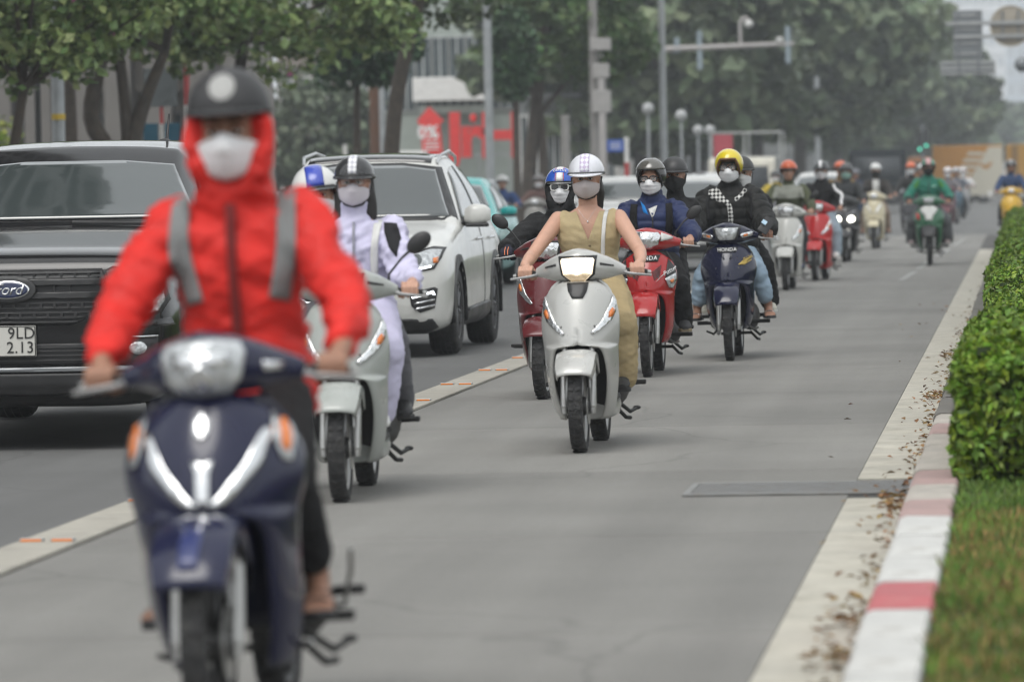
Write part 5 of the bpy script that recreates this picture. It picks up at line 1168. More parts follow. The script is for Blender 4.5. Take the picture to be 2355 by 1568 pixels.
def shoe(person, ank, toe_dir, mat, sole, name='shoe', L=.27, h=.085, w=.047):
    d = V(*toe_dir); d.z = 0; d.normalize(); s = V(-d.y, d.x, 0); base = V(ank[0], ank[1], ank[2])
    tilt = math.asin(max(-.5, min(.5, toe_dir[2])))
    secs = [(-.075, .030, .07), (-.05, .036, .10), (0, .038, .105), (.05, .043, .085), (.11, .048, .06), (.16, .044, .045), (.19, .025, .03)]
    rings = []; rs = []
    for t, ww, hh in secs:
        c = base + d * (t * L / .27) + V(0, 0, -.085 + t * math.tan(tilt)); k = w / .047
        rings.append([c + s * (math.cos(a) * ww * k) + V(0, 0, .012 + (hh * .5 + hh * .5 * math.sin(a)) * h / .085) for a in np.linspace(0, 2 * math.pi, 14, endpoint=False)])
        rs.append([c + s * (x * (ww + .004) * k) + V(0, 0, z) for x, z in ((-1, 0), (1, 0), (1, .024), (-1, .024))])
    o = MB().loft(rings).build(name, mat, person, 60)
    MB().loft(rs).build('sole', sole, o, 40, bev=.004)
    return o
def foot_chain(mb, ank, d, toes=True):
    d = V(*d).normalized(); s = V(-d.y, d.x, 0).normalized(); a = V(*ank)
    heel = a - d * .035 + V(0, 0, -.062); mid = a + d * .08 + V(0, 0, -.058); ball = a + d * .135 + V(0, 0, -.07)
    mb.limb([a + V(0, 0, .02), a + V(0, 0, -.03), heel], [.036, .036, .030], 10)
    mb.limb([a + V(0, 0, -.02), mid, ball], [.036, .030, .024], 10)
    mb.limb([mid + s * .02, ball + s * .026], [.024, .022], 10); mb.limb([mid - s * .02, ball - s * .022], [.024, .022], 10)
    if toes:
        for i, (o, L, r) in enumerate(((-.032, .052, .0135), (-.010, .050, .0105), (.008, .045, .010), (.024, .038, .0095), (.039, .028, .0085))):
            mb.limb([ball + s * o * .9, ball + s * o + d * L + V(0, 0, -.006)], [r * 1.1, r], 8)
def hand_chain(mb, gx, gy, gz, sx, wrist, fine=True):
    """hand closed round a grip whose axis runs along x; sx: +1 for the hand on the +x side"""
    w = V(*wrist); k = V(gx, gy + .03, gz + .03)
    mb.limb([w, k], [.027, .024], 10)
    mb.ell((gx, gy + .032, gz + .024), (.043, .036, .019), 14, 8)
    if not fine: 
        mb.ell((gx, gy - .01, gz + .006), (.040, .034, .032), 12, 8); return
    for i, (o, r) in enumerate(((.0335, .0088), (.0115, .0092), (-.0105, .0088), (-.0315, .0076))):
        x = gx - sx * o; q = 1 - .1 * (i == 3)
        mb.limb([(x, gy + .028, gz + .033), (x, gy - .012 * q, gz + .036), (x + sx * .002, gy - .036 * q, gz + .016), (x + sx * .003, gy - .036 * q, gz - .012), (x + sx * .003, gy - .014, gz - .028)], [r * 1.1, r * 1.12, r, r * .95, r * .8], 8)
    x = gx - sx * .046
    mb.limb([(gx - sx * .03, gy + .045, gz + .018), (x, gy + .030, gz - .002), (x - sx * .004, gy + .006, gz - .024), (x + sx * .012, gy - .016, gz - .030)], [.016, .013, .0115, .009], 8)
def person(label, loc, rz, bk=None, top=1.6, yo=0., lean=0., look=0., tilt=0., roll=0., skin=None, jacket=None, jk='plain', pants=None, pk=.0, helm=None, msk=None, vox=.012,
           fine=True, gripx=.30, gy=.43, gz=.96, knee=(.19, .60, .70), ankle=(.19, .66, .36), feet='shoe', shoem=None, solem=None, xo=0., bare=False, hipz=.80, hipy=1.0, sh=.168,
           hands='grip', cuff=.90, hood=None, group='riders on motorbikes', short=0., eyes=True, hair=None, turn=0., elbow=None, scale=1., jr=1., name='person', pose=None, gripx2=None, hs=.93, shd=.088, knee2=None, ankle2=None):
    """a rider in the frame of the bike: seated, hands on the grips, feet on the board or pegs"""
    p = thing(name, label, 'person', loc, rz, group)
    skin = skin or SKIN
    hc = V(xo + lean, hipy - .10 + yo, top - .166 * hs)                    # head centre
    M3 = Matrix.Rotation(look, 3, 'Z') @ Matrix.Rotation(tilt, 3, 'X') @ Matrix.Rotation(roll, 3, 'Y') @ Matrix.Diagonal((hs, hs, hs))
    hip = V(xo, hipy + yo, hipz); neck = hc + V(0, .035, -.135)
    shz = neck.z - shd; chest = V(xo + lean * .75, (hip.y + neck.y) / 2 - .02, hip.z + (neck.z - hip.z) * .62)
    def S(s): return V(xo + lean * .85 + s * sh, neck.y + .01 - s * math.sin(turn) * .1, shz)
    L = {}
    for s in (1, -1):
        g = V(s * (gripx2 if (gripx2 and s < 0) else gripx), gy, gz) if hands == 'grip' else V(xo + s * .13, hip.y - .26, hip.z + .07)
        wr = g + V(s * .012, .085, .045)
        S_ = S(s); mid = (S_ + wr) / 2; dist = (wr - S_).length; tot = .545
        out = math.sqrt(max(.0036, (tot / 2) ** 2 - (dist / 2) ** 2))
        el = mid + V(s * .62, .12, -.76).normalized() * out * (.95 if hands == 'grip' else .5)
        if elbow: el = el + V(s * elbow[0], elbow[1], elbow[2])
        L[s] = (S_, el, wr, g)
    def leg(s):
        kq, aq = (knee2 or knee, ankle2 or ankle) if s < 0 else (knee, ankle)
        kn = V(xo + s * kq[0], kq[1] + yo, kq[2]); an = V(xo + s * aq[0], aq[1] + yo, aq[2])
        return V(xo + s * .085, hip.y - .01, hip.z + .01), kn, an
    # --- skin: one continuous body
    b = MB()
    for s in (1, -1):
        S_, el, wr, g = L[s]
        b.limb([S_, S_ * .5 + el * .5, el, el * .6 + wr * .4, wr], [.048, .043, .036, .037, .027], 12)
        if fine < 1.5: hand_chain(b, g.x, g.y, g.z, s, wr, False) if not fine else None
        h_, kn, an = leg(s)
        b.limb([h_, h_ * .5 + kn * .5, kn, kn * .65 + an * .35, an], [.075, .066, .050, .049, .034], 12)
        fd = V(s * .12, -1, 0)
        if feet != 'shoe': foot_chain(b, an, fd, vox < .014)
    rings = []
    for t, rx, ry in ((0, .125, .10), (.08, .150, .115), (.25, .145, .105), (.42, .130, .095), (.62, .155, .105), (.80, .165, .095), (.92, .12, .075), (1., .055, .055)):
        c = hip + (chest - hip) * (t / .62) if t <= .62 else chest + (neck + V(0, 0, -.02) - chest) * ((t - .62) / .38)
        c = V(c.x, c.y, hip.z - .04 + (neck.z - hip.z + .02) * t)
        rings.append([c + V(math.cos(a) * rx, math.sin(a) * ry, 0) for a in np.linspace(0, 2 * math.pi, 24, endpoint=False)])
    b.loft(rings)
    b.limb([neck + V(0, .01, -.05), hc + V(0, .02, -.06)], [.054, .052], 12)
    T = lambda x, y, z: M3 @ V(x, y, z) + hc
    b.ell(T(0, .012, .02), (.079, .097, .104), 20, 14, M3)
    b.ell(T(0, -.028, -.055), (.064, .066, .072), 18, 12, M3); b.ell(T(0, -.062, -.10), (.030, .028, .022), 12, 8, M3)
    for s in (1, -1):
        b.ell(T(s * .084, .018, -.008), (.011, .024, .034), 10, 8, M3); b.ell(T(s * .040, -.058, -.028), (.031, .032, .030), 12, 8, M3)
        b.ell(T(s * .034, -.080, .033), (.030, .018, .011), 10, 6, M3)
    b.limb([T(0, -.092, .018), T(0, -.104, -.008), T(0, -.116, -.030)], [.009, .010, .0125], 8)
    for s in (1, -1): b.ell(T(s * .013, -.104, -.034), (.010, .012, .009), 8, 6, M3)
    b.ell(T(0, -.093, -.066), (.026, .012, .0065), 10, 6, M3); b.ell(T(0, -.091, -.078), (.022, .013, .007), 10, 6, M3)
    body = blob('body', b, skin, p, vox * .8, 3)
    if fine:
        hb = MB()
        for s in (1, -1):
            S_, el, wr, g = L[s]; hand_chain(hb, g.x, g.y, g.z, s, wr, True); hb.limb([el * .35 + wr * .65, wr], [.033, .027], 12)
        hm = blob('hand', hb, skin, p, .0048, 1)
        bm = bmesh.new(); bm.from_mesh(body.data); bm.from_mesh(hm.data); bm.to_mesh(body.data); bm.free()
        me = hm.data; bpy.data.objects.remove(hm); bpy.data.meshes.remove(me)
    if eyes:
        for s in (1, -1):
            e = MB(); e.ell(T(s * .033, -.0835, .003), (.0135, .010, .0085), 10, 6, M3); eo = e.build('eye', EYEW, p, 80)
            i = MB(); i.ell(T(s * .033, -.0915, .003), (.0062, .004, .0066), 10, 6, M3); i.build('iris', EYED, eo, 80)
            w = MB(); w.tube([T(s * .014, -.095, .026), T(s * .034, -.097, .031), T(s * .054, -.086, .026)], [.0035, .0045, .0025], 6); w.build('eyebrow', HAIR, p, 80)
            w = MB(); w.tube([T(s * .019, -.0915, .006), T(s * .033, -.0955, .0115), T(s * .048, -.088, .006)], .0018, 5); w.build('eyelash', HAIR, eo, 80)
    # --- clothing
    if jacket:
        j = MB(); puff = {'plain': .020, 'rain': .022, 'puffer': .030, 'bigpuff': .050, 'vest': .010, 'shirt': .016}[jk] * jr
        rings = []
        low = -.10 if jk not in ('vest',) else -.04
        for t, rx, ry in ((low, .155, .125), (0, .165, .13), (.25, .155, .118), (.42, .145, .11), (.62, .165, .115), (.80, .172, .10), (.90, .135, .085), (.965, .070, .062)):
            c = hip + (chest - hip) * (t / .62) if t <= .62 else chest + (neck - chest) * ((t - .62) / .38)
            c = V(c.x, c.y, hip.z - .02 + (neck.z - hip.z) * t)
            f = puff * (1 if t < .9 else .4)
            rings.append([c + V(math.cos(a) * (rx + f), math.sin(a) * (ry + f * 1.1), 0) for a in np.linspace(0, 2 * math.pi, 24, endpoint=False)])
        j.loft(rings)
        for s in (1, -1):
            S_, el, wr, g = L[s]
            if jk == 'vest': j.limb([S_ - V(s * .02, 0, .0)], [.060], 10) if False else j.ell(S_ - V(s * .035, 0, .03), (.05, .062, .085), 12, 8)
            else:
                e2 = el + V(0, 0, -.01); w2 = wr * cuff + el * (1 - cuff)
                j.limb([S_ + V(0, 0, -.008), S_ * .5 + e2 * .5, e2, e2 * .5 + w2 * .5, w2 + (w2 - el).normalized() * .004], [.056 + puff, .052 + puff * 1.1, .046 + puff * 1.1, .042 + puff * 1.05, .034 + puff * .75], 14)
        if jk != 'vest':
            j.limb([neck + V(0, .0, -.05), neck + V(0, -.008, .012)], [.074 + puff * .25, .062 + puff * .35], 14)
        if hood:
            j.limb([neck + V(0, .03, -.03), neck + V(0, .06, .03)], [.085, .075], 14)
            for s in (1, -1): j.limb([neck + V(s * .06, .02, -.02), neck + V(s * .075, -.03, -.045), neck + V(s * .02, -.085, -.075)], [.045, .036, .022], 10)
        if hood == 'up':
            j.ell(hc + M3 @ V(0, .045, -.03), (.108, .110, .135), 20, 14, M3)
            for s in (1, -1): j.limb([T(s * .088, -.015, .035), T(s * .094, -.035, -.02), T(s * .074, -.058, -.10), neck + V(s * .03, -.07, -.03)], [.024, .030, .034, .036], 12)
            j.limb([neck + V(-.05, -.055, -.035), neck + V(0, -.075, -.035), neck + V(.05, -.055, -.035)], [.045, .045, .045], 12)
        nseed = sum(map(ord, label)) % 7
        Ls = [(np.array(L[s][0]), np.array(L[s][1]), np.array(L[s][2])) for s in (1, -1)]
        def disp(co):
            if jk in ('puffer', 'bigpuff'):
                amp, pit = (.014, .060) if jk == 'puffer' else (.018, .080)
                d = np.abs(np.sin(np.pi * (co[:, 2] + .012 * fnoise(co, 9, 2)) / pit)) ** .45
                for (a, e, w) in Ls:
                    best = None
                    for q0, q1, o in ((a, e, 0), (e, w, np.linalg.norm(e - a))):
                        u = q1 - q0; ln = np.linalg.norm(u); t = np.clip(((co - q0) @ u) / ln ** 2, 0, 1)
                        ds = np.linalg.norm(co - q0 - t[:, None] * u, axis=1)
                        if best is None: best = (ds, t * ln + o)
                        else: best = (np.minimum(ds, best[0]), np.where(ds < best[0], t * ln + o, best[1]))
                    arm = (best[0] < .105) & (np.abs(co[:, 0] - xo) > .17)
                    d = np.where(arm, np.abs(np.sin(np.pi * best[1] / (pit * .95))) ** .45, d)
                return (d - .75) * amp + .006 * fnoise(co, 38, nseed)
            a = {'rain': .017, 'plain': .013, 'vest': .005, 'shirt': .008}[jk]
            n1 = fnoise(co * np.array([1, 1, 1.6]), 16, nseed); n2 = fnoise(co * np.array([1, 1, 2.2]), 42, nseed + 1)
            fold = -np.abs(n1) + .4
            return a * (fold * 1.0 + .45 * n2)
        if jk == 'vest': disp0 = disp
        J = blob({'vest': 'vest', 'shirt': 'shirt'}.get(jk, 'jacket'), j, jacket, p, vox, 3, disp)
    else: J = body
    if pants:
        q = MB()
        q.ell(hip + V(0, .0, .0), (.165, .14, .11), 18, 12)
        for s in (1, -1):
            h_, kn, an = leg(s)
            e2 = an + (kn - an) * short
            f = .006 + pk
            q.limb([h_, h_ * .5 + kn * .5, kn, kn * .5 + e2 * .5, e2], [.085 + f * .6, .078 + f, .062 + f, .056 + f * 1.2, .048 + f * 1.3], 14)
        blob('trousers', q, pants, p, vox, 3, lambda co: .006 * (-np.abs(fnoise(co * np.array([1, 1, 2.0]), 21, 3)) + .4 + .5 * fnoise(co * np.array([1, 1, 1.6]), 44, 4)))
    if feet == 'shoe':
        for s in (1, -1):
            h_, kn, an = leg(s); shoe(p, an, (s * .10, -1, .0), shoem or BLACK, solem or DARK)
    elif feet in ('sandal', 'slide'):
        for s in (1, -1):
            h_, kn, an = leg(s); d = V(s * .12, -1, 0).normalized(); sd = V(-d.y, d.x, 0); base = an + V(0, 0, -.098)
            out = [(-.085, .034), (-.05, .040), (.02, .038), (.09, .048), (.15, .050), (.195, .036), (.21, .012)]
            pts = [base + d * t + sd * w for t, w in out] + [base + d * t - sd * w for t, w in out[::-1]]
            k = len(pts); g = MB().add(pts + [q_ + V(0, 0, .022) for q_ in pts], [tuple(range(k))[::-1], tuple(range(k, 2 * k))] + [(i, (i + 1) % k, (i + 1) % k + k, i + k) for i in range(k)])
            so = g.build('sandal', shoem or SANDAL, p, 40, bev=.004)
            P = []
            for t in ((.055, .125) if feet == 'slide' else (.05, .085)):
                P.append([base + d * t + sd * (math.cos(a) * .052) + V(0, 0, .012 + math.sin(a) * .052 * (1.15 if t < .1 else .9)) for a in np.linspace(0, math.pi, 13)])
            MB().grid(P).build('strap', shoem or SANDAL, so, 60, solid=.006)
            if feet == 'sandal':
                P = [[base + d * (t + .055) + sd * (math.cos(a) * .052) + V(0, 0, .012 + math.sin(a) * .042) for a in np.linspace(0, math.pi, 13)] for t in (.065, .09)]
                MB().grid(P).build('strap', shoem or SANDAL, so, 60, solid=.006)
    if helm: helmet(p, hc, M3, *helm[:2], **(helm[2] if len(helm) > 2 else {}), detail=2 if vox < .02 else 0)
    if msk: mask(p, hc, M3, msk[0], *msk[1:])
    if hair:
        h = MB(); h.ell(T(0, .030, .02), (.088, .092, .105), 18, 12, M3)
        if hair == 'long':
            for s in (1, -1): h.limb([T(s * .060, .055, .0), T(s * .075, .055, -.09), T(s * .085, .05, -.19), T(s * .075, .055, -.26)], [.038, .036, .032, .018], 12)
            h.limb([T(0, .085, 0), T(0, .095, -.12), T(0, .09, -.28)], [.06, .06, .03], 12)
        elif hair == 'tied': h.limb([T(.03, .09, -.02), T(.06, .11, -.10), T(.07, .10, -.20)], [.05, .04, .02], 12)
        blob('hair', h, HAIR, p, .010, 2, lambda co: .004 * fnoise(co * np.array([3, 3, .4]), 40, 2))
    return {'root': p, 'body': body, 'jacket': J, 'hc': hc, 'M3': M3, 'L': L, 'neck': neck, 'hip': hip, 'T': T}
def strap(P, path, w, mat, name='strap', off=.004, th=.006):
    """webbing strap lying on the front of a jacket, path of (x,z) points"""
    pts = crom([(a, b) for a, b in path], 5); l, r = [], []
    for i in range(len(pts)):
        t = pts[min(i + 1, len(pts) - 1)] - pts[max(i - 1, 0)]; t = t / np.linalg.norm(t); nrm = np.array([-t[1], t[0]])
        l.append(tuple(pts[i] + nrm * w)); r.append(tuple(pts[i] - nrm * w))
    g = []
    J = P['jacket']
    rows = []
    last = None
    for a, b in zip(l, r):
        row = []
        for t in np.linspace(0, 1, 5):
            u = a[0] + (b[0] - a[0]) * t; v = a[1] + (b[1] - a[1]) * t
            h = cast(J, u, v, '-y')
            if h[0] is None: h = bvh_of([J]).find_nearest(Vector((u, last if last is not None else P['hip'].y - .2, v)))
            y = h[0].y; last = y
            row.append([u, y - off - th, v])
        rows.append(row)
    A = np.array(rows)
    for _ in range(2): A[1:-1, :, 1] = np.minimum(A[1:-1, :, 1], (A[:-2, :, 1] + A[2:, :, 1]) / 2)
    return MB().grid(A.tolist()).build(name, mat, P['root'], 60, solid=th)
def backpack(P, mat, w=.26, h=.38, d=.13):
    c = P['neck'] + V(0, .20, -.24)
    fuselage('backpack', [(c.z - h / 2, c.x, c.y, w * .42, d * .4), (c.z - h * .42, c.x, c.y, w * .5, d * .5), (c.z, c.x, c.y, w * .5, d * .52), (c.z + h * .38, c.x, c.y - .01, w * .45, d * .45), (c.z + h / 2, c.x, c.y - .02, w * .25, d * .25)], mat, P['root'], 3, 16, 3, 'z')
# ------------------------------------------------------------ riders and their machines
def checker(name, a, b, scale):
    m = pm(name, a, .8, var=0); n, l = m.node_tree.nodes, m.node_tree.links
    t = n.new('ShaderNodeTexChecker'); t.inputs['Color1'].default_value = (*a, 1); t.inputs['Color2'].default_value = (*b, 1); t.inputs['Scale'].default_value = scale
    tc = n.new('ShaderNodeTexCoord'); mp = n.new('ShaderNodeMapping'); mp.inputs['Rotation'].default_value = (0, R(45), 0); mp.inputs['Scale'].default_value = (1, .001, 1)
    l.new(tc.outputs['Object'], mp.inputs[0]); l.new(mp.outputs[0], t.inputs['Vector']); l.new(t.outputs[0], n['Principled BSDF'].inputs['Base Color'])
    return m
def gd(o, *a): return o
SCO = dict(gy=.43, gz=.96, hipz=.865); UND = dict(gy=.42, gz=.97, hipz=.84)
SKNEE = dict(knee=(.17, .60, .66), ankle=(.13, .62, .385)); UKNEE = dict(knee=(.215, .56, .665), ankle=(.235, .68, .395))
def vneck(P, cx, z0, hw, ztop):
    """cut an open neckline into the garment"""
    me = P['jacket'].data; bm = bmesh.new(); bm.from_mesh(me)
    yc = P['neck'].y
    for s in (1, -1):
        geom = [f for f in bm.faces if f.calc_center_median().y < yc + .02 and f.calc_center_median().z > z0 - .03]
        es = set(e for f in geom for e in f.edges); vs_ = set(v for f in geom for v in f.verts)
        nrm = Vector((ztop - z0, 0, -s * hw)) if s > 0 else Vector((-(ztop - z0), 0, -hw))
        bmesh.ops.bisect_plane(bm, geom=list(geom) + list(es) + list(vs_), plane_co=(cx, 0, z0), plane_no=nrm.normalized(), dist=1e-5)
    dele = []
    for f in bm.faces:
        c = f.calc_center_median()
        if c.y < yc + .02 and c.z > z0 and abs(c.x - cx) < hw * (c.z - z0) / (ztop - z0): dele.append(f)
    bmesh.ops.delete(bm, geom=dele, context='FACES')
    bm.to_mesh(me); bm.free(); md = P['jacket'].modifiers.new('thick', 'SOLIDIFY'); md.thickness = .006
def zipper(P, x, z0, z1, mat, w=.008, name='zip'):
    return strap(P, [(x, z1), (x, (z0 + z1) / 2), (x, z0)], w, mat, name, .002, .004)

# A: the blurred rider in red, nearest the camera
NAVY = paint('navy', (.006, .008, .036), .2, .0); NAVY2 = paint('navy_dark', (.008, .010, .030), .3, .1)
LA = WG(493, 1745); RA = R(0); LEAN[LA] = -2.3
O = bike('underbone', 'underbone_motorbike', 'navy blue underbone motorbike nearest the camera with big clear headlight', LA, RA, NAVY, inner=NAVY2, wfac=1.09, rim=BLACK, spokes=6, deep=True)
on_front(O, 'headlight', [(-.108, 1.03), (-.095, 1.055), (-.04, 1.066), (.04, 1.066), (.095, 1.055), (.108, 1.03), (.097, .97), (.06, .925), (.02, .912), (-.02, .912), (-.06, .925), (-.097, .97)], LENS, 'cowl', off=.004, thick=.012, cuts=3)
on_front(O, 'headlight_reflector', [(-.075, 1.035), (.075, 1.035), (.07, 1.0), (-.07, 1.0)], REFL, 'cowl', off=.018, thick=.004)
on_front(O, 'headlight_bulb', oval(0, .975, .028, .03), CHROME, 'cowl', off=.03, thick=.006)
on_front(O, 'cowl_glint', [(.15, 1.005), (.195, .998), (.19, .98), (.15, .98)], REFL, 'cowl', off=.004)  # no lamp: bright patch painting in a reflection on the cowl paint
emb = on_front(O, 'emblem', oval(-.005, .845, .021, .034), CHROME)
for m in (1, -1):
    q = (lambda P_: P_) if m > 0 else mx
    ind = on_front(O, 'indicator', q([(.165, .87), (.20, .86), (.222, .80), (.215, .74), (.195, .745), (.175, .80)]), LENS)
    decal('amber_bulb', O['apron'], q([(.185, .85), (.205, .845), (.213, .79), (.205, .76), (.192, .78)]), AMBER, ind, '-y', .012, .004, 1)
    on_front(O, 'chrome_blade', q([(.175, .835), (.150, .835), (.105, .745), (.040, .665), (.012, .64), (.040, .632), (.075, .66), (.145, .74)]), CHROME, thick=.008)
on_front(O, 'chrome_spine', [(-.03, .755), (.03, .755), (.018, .725), (.016, .635), (-.016, .635), (-.018, .725)], CHROME, thick=.008)
decal('fender_crest', O['fender'], [(-.03, .60), (.03, .60), (.025, .50), (-.025, .50)], paint('navy_light', (.03, .04, .13), .2, 0), O['root'], '-y', .003, .003)
g = MB(); g.tube([(.16, .95, .30), (.24, .90, .30), (.27, .86, .40), (.275, .84, .46)], .008, 7); g.build('kick_lever', STEEL, O['root'], 60)
RED = cloth('red_jacket', (.62, .028, .022), .6, .12, 60)
P = person('rider in red hooded jacket, black cap helmet and white mask, nearest the camera', LA, RA, top=1.795, hs=1.06, shd=.10, gripx=.315, skin=SKIN2, jacket=RED, jk='rain', hood='up', pants=cloth('black_trousers', (.012, .012, .013)), short=.25, pk=.005,
           helm=('cap', pm('helmet_matt_black', (.03, .03, .032), .5), dict(logo=(pm('logo_grey', (.33, .33, .32), .5), .034, .058), scale=.95, dz=.020)), msk=(MASKW, .001, .006), feet='sandal', gy=.42, gz=.97, hipz=.90, knee=(.16, .56, .665), ankle=(.20, .68, .395), elbow=(.03, .02, -.02), sh=.18, jr=1.0, cuff=.80)
n = P['neck']
GREYS = cloth('grey_strap', (.21, .22, .22), .8)
for s in (1, -1):
    strap(P, [(s * .145, n.z - .035), (s * .150, n.z - .15), (s * .140, n.z - .24), (s * .118, n.z - .33)], .026, GREYS, 'backpack_strap')
zipper(P, .0, P['hip'].z + .02, n.z - .06, cloth('zip_red', (.16, .02, .02)), .014)
backpack(P, GREYS)
# B: two women on the pale grey scooter
GREYP = paint('pale_grey', (.36, .38, .36), .3, .12)
LB = WG(785, 1160); RB = R(1.7)
O = bike('scooter', 'scooter', 'pale grey scooter half hidden behind the red-jacketed rider', LB, RB, GREYP, mirrors='LR', inner=BLACK, legsh=GREYP)
silver_front(O, False)
LILAC = cloth('lilac_tracksuit', (.56, .54, .70), .7, .1, 50)
P = person('driver of pale grey scooter in lilac-white tracksuit with black striped helmet and mask', LB, RB, top=1.61, hs=.86, skin=SKIN3, jacket=LILAC, jk='rain', pants=LILAC, pk=.015,
           helm=('cap', pm('helmet_gloss_black', (.025, .025, .027), .22, coat=.6), dict(stripe=(checker('helmet_check', (.75, .75, .76), (.45, .45, .5), 60), .024), scale=.97)), msk=(pm('lilac_mask', (.62, .58, .62), .85), .0008, .006), hair='long', **SCO, **SKNEE, shoem=PWHITE, elbow=(-.04, .0, -.05))
n = P['neck']
strap(P, [(.115, n.z - .04), (.10, n.z - .15), (.095, n.z - .30), (.09, n.z - .40)], .017, PWHITE, 'bag_strap')
decal('black_yoke', P['jacket'], [(.14, n.z - .055), (.20, n.z - .06), (.225, n.z - .13), (.21, n.z - .22), (.17, n.z - .17), (.145, n.z - .10)], cloth('black_yoke', (.02, .02, .022)), P['root'], '-y', .003, .003, 2)
zipper(P, 0, P['hip'].z + .05, n.z - .05, pm('zip_grey', (.25, .25, .3), .4), .006)
glasses(P['root'], P['hc'], P['M3'], pm('tortoise_frame', (.25, .08, .05), .3), CLEARG, .03, .021, .002)
P = person('passenger with blue-striped white helmet peeking past the tracksuit driver', LB, RB, top=1.565, hs=.95, yo=.34, xo=-.06, lean=-.16, look=R(8), roll=R(-6), skin=SKIN3, jacket=cloth('pink_red_jacket', (.45, .08, .09)), jk='plain', pants=cloth('grey_trousers', (.12, .12, .13)), hands='rest', fine=False,
           helm=('shell', pm('helmet_white', (.68, .68, .66), .25, coat=.6), dict(stripe=(pm('helmet_blue_band', (.04, .07, .42), .25, coat=.6), .045), trim=pm('visor_grey', (.10, .11, .11), .25, coat=.5))), msk=(MASKW, .002), hair='short', **{**SCO, 'hipz': .90}, knee=(.24, .60, .70), ankle=(.26, .72, .42))

# C: silver scooter, woman in khaki
SILVER = paint('silver_white', (.50, .50, .48), .3, .06, .25)
LC = WG(1335, 1043); RC = R(-.5); LEAN[LC] = -.9
O = bike('scooter', 'scooter', 'silver white scooter with lit headlight in the middle of the lane', LC, RC, SILVER, inner=BLACK, legsh=SILVER)
silver_front(O, True)
KHAKI = cloth('khaki_linen', (.43, .345, .20), .85, .15, 150); KHAKI2 = cloth('khaki_trousers', (.37, .29, .16), .85, .15, 90)
P = person('woman in sleeveless khaki vest and white cap helmet riding the silver scooter', LC, RC, top=1.61, hs=.86, skin=SKIN3, jacket=KHAKI, jk='vest', pants=KHAKI2, pk=.028, vox=.009, tilt=R(4),
           helm=('cap', pm('helmet_pearl_white', (.70, .71, .76), .2, coat=.7), dict(stripe=(checker('helmet_lilac_check', (.70, .70, .76), (.50, .42, .58), 55), .030))), msk=(pm('pinkish_grey_mask', (.50, .45, .45), .9, var=.04), .0006, .010), hair='tied', **SCO, knee=(.185, .62, .655), ankle=(.175, .66, .385), knee2=(.09, .64, .655), ankle2=(.11, .66, .385), gripx=.305, shoem=DARK)
n = P['neck']
vneck(P, .005, n.z - .205, .085, n.z + .005)
strap(P, [(.105, n.z - .045), (.095, n.z - .12), (.085, n.z - .24), (.08, n.z - .34)], .010, PWHITE, 'bag_strap')
g = MB(); g.ell((.075, P['hip'].y - .18, n.z - .36), (.012, .006, .016)); g.build('strap_buckle', pm('brass', (.5, .36, .15), .3, 1), P['root'], 60)
for k in range(3): 
    h = cast(P['jacket'], .012, n.z - .235 - k * .055)
    if h[0]: g = MB(); g.ell((.012, h[0].y - .002, n.z - .235 - k * .055), (.007, .003, .007), 10, 6); g.build('button', pm('button_brown', (.14, .10, .05), .4), P['root'], 60)
h = cast(P['body'], .0, n.z - .09)
if h[0]: g = MB(); g.tube([(-.05, h[0].y + .012, n.z - .03), (-.02, h[0].y - .004, n.z - .075), (.004, h[0].y - .008, n.z - .10), (.02, h[0].y - .004, n.z - .075), (.05, h[0].y + .012, n.z - .03)], .0007, 5); g.ell((.004, h[0].y - .010, n.z - .104), (.004, .002, .005), 8, 6); g.build('necklace', CHROME, P['root'], 60)

# D: maroon scooter
MAROON = paint('maroon', (.11, .010, .014), .28, .2)
LD = WG(1250, 920); RD = R(-4)
O = bike('scooter', 'scooter', 'dusty maroon scooter behind the silver one', LD, RD, MAROON, inner=pm('grey_inner_plastic', (.07, .065, .06), .6, dirt=.4), mirrors='RL', legsh=MAROON)
silver_front(O, False, top=False)
g = MB(); g.tube([(-.10, .60, .33), (-.30, .60, .335)], .012, 7); g.box((-.255, .60, .34), (.11, .05, .022)); g.build('footpeg', DARK, O['root'], 40, bev=.005)
BLACKJ = cloth('black_quilt', (.020, .020, .021), .8, .3, 80)
P = person('rider in black jacket, blue white-striped helmet and white-framed sunglasses on the maroon scooter', LD, RD, top=1.55, hs=.88, look=R(4), skin=SKIN3, jacket=BLACKJ, jk='plain', hood='up', pants=cloth('black_denim', (.02, .02, .024)),
           helm=('shell', pm('helmet_royal_blue', (.02, .10, .50), .2, coat=.8), dict(stripe=(pm('helmet_white_band', (.72, .70, .68), .3, coat=.5), .026), stripe2=(pm('helmet_orange_line', (.6, .12, .05), .3), .030, .034), trim=pm('visor_silver', (.30, .30, .30), .3, .6))), msk=(MASKW, .002), **SCO, **SKNEE, elbow=(.04, .02, 0))
glasses(P['root'], P['hc'], P['M3'], PWHITE, SUNG, .032, .025, .005, 3.4)
hl = [c for c in P['root'].children if c.name.startswith('helmet')][0]
dome_patch('badge_band', P['hc'] + P['M3'] @ V(0, .012, .040), (.120, .138, .122), 40, 58, -.05, .05, pm('helmet_royal_blue'), hl, P['M3'], 1.022)
me = text_mesh('GENTIS', .030)
for v in me.vertices:
    x, a = v.co.x, R(50) + v.co.y / .122; q = math.sqrt(1 - (x / .12) ** 2)
    v.co = P['M3'] @ (V(x, -.138 * math.cos(a) * q, .122 * math.sin(a) * q) * 1.045) + P['hc'] + P['M3'] @ V(0, .012, .040)
link('lettering', me, WHITEP, hl, 0)
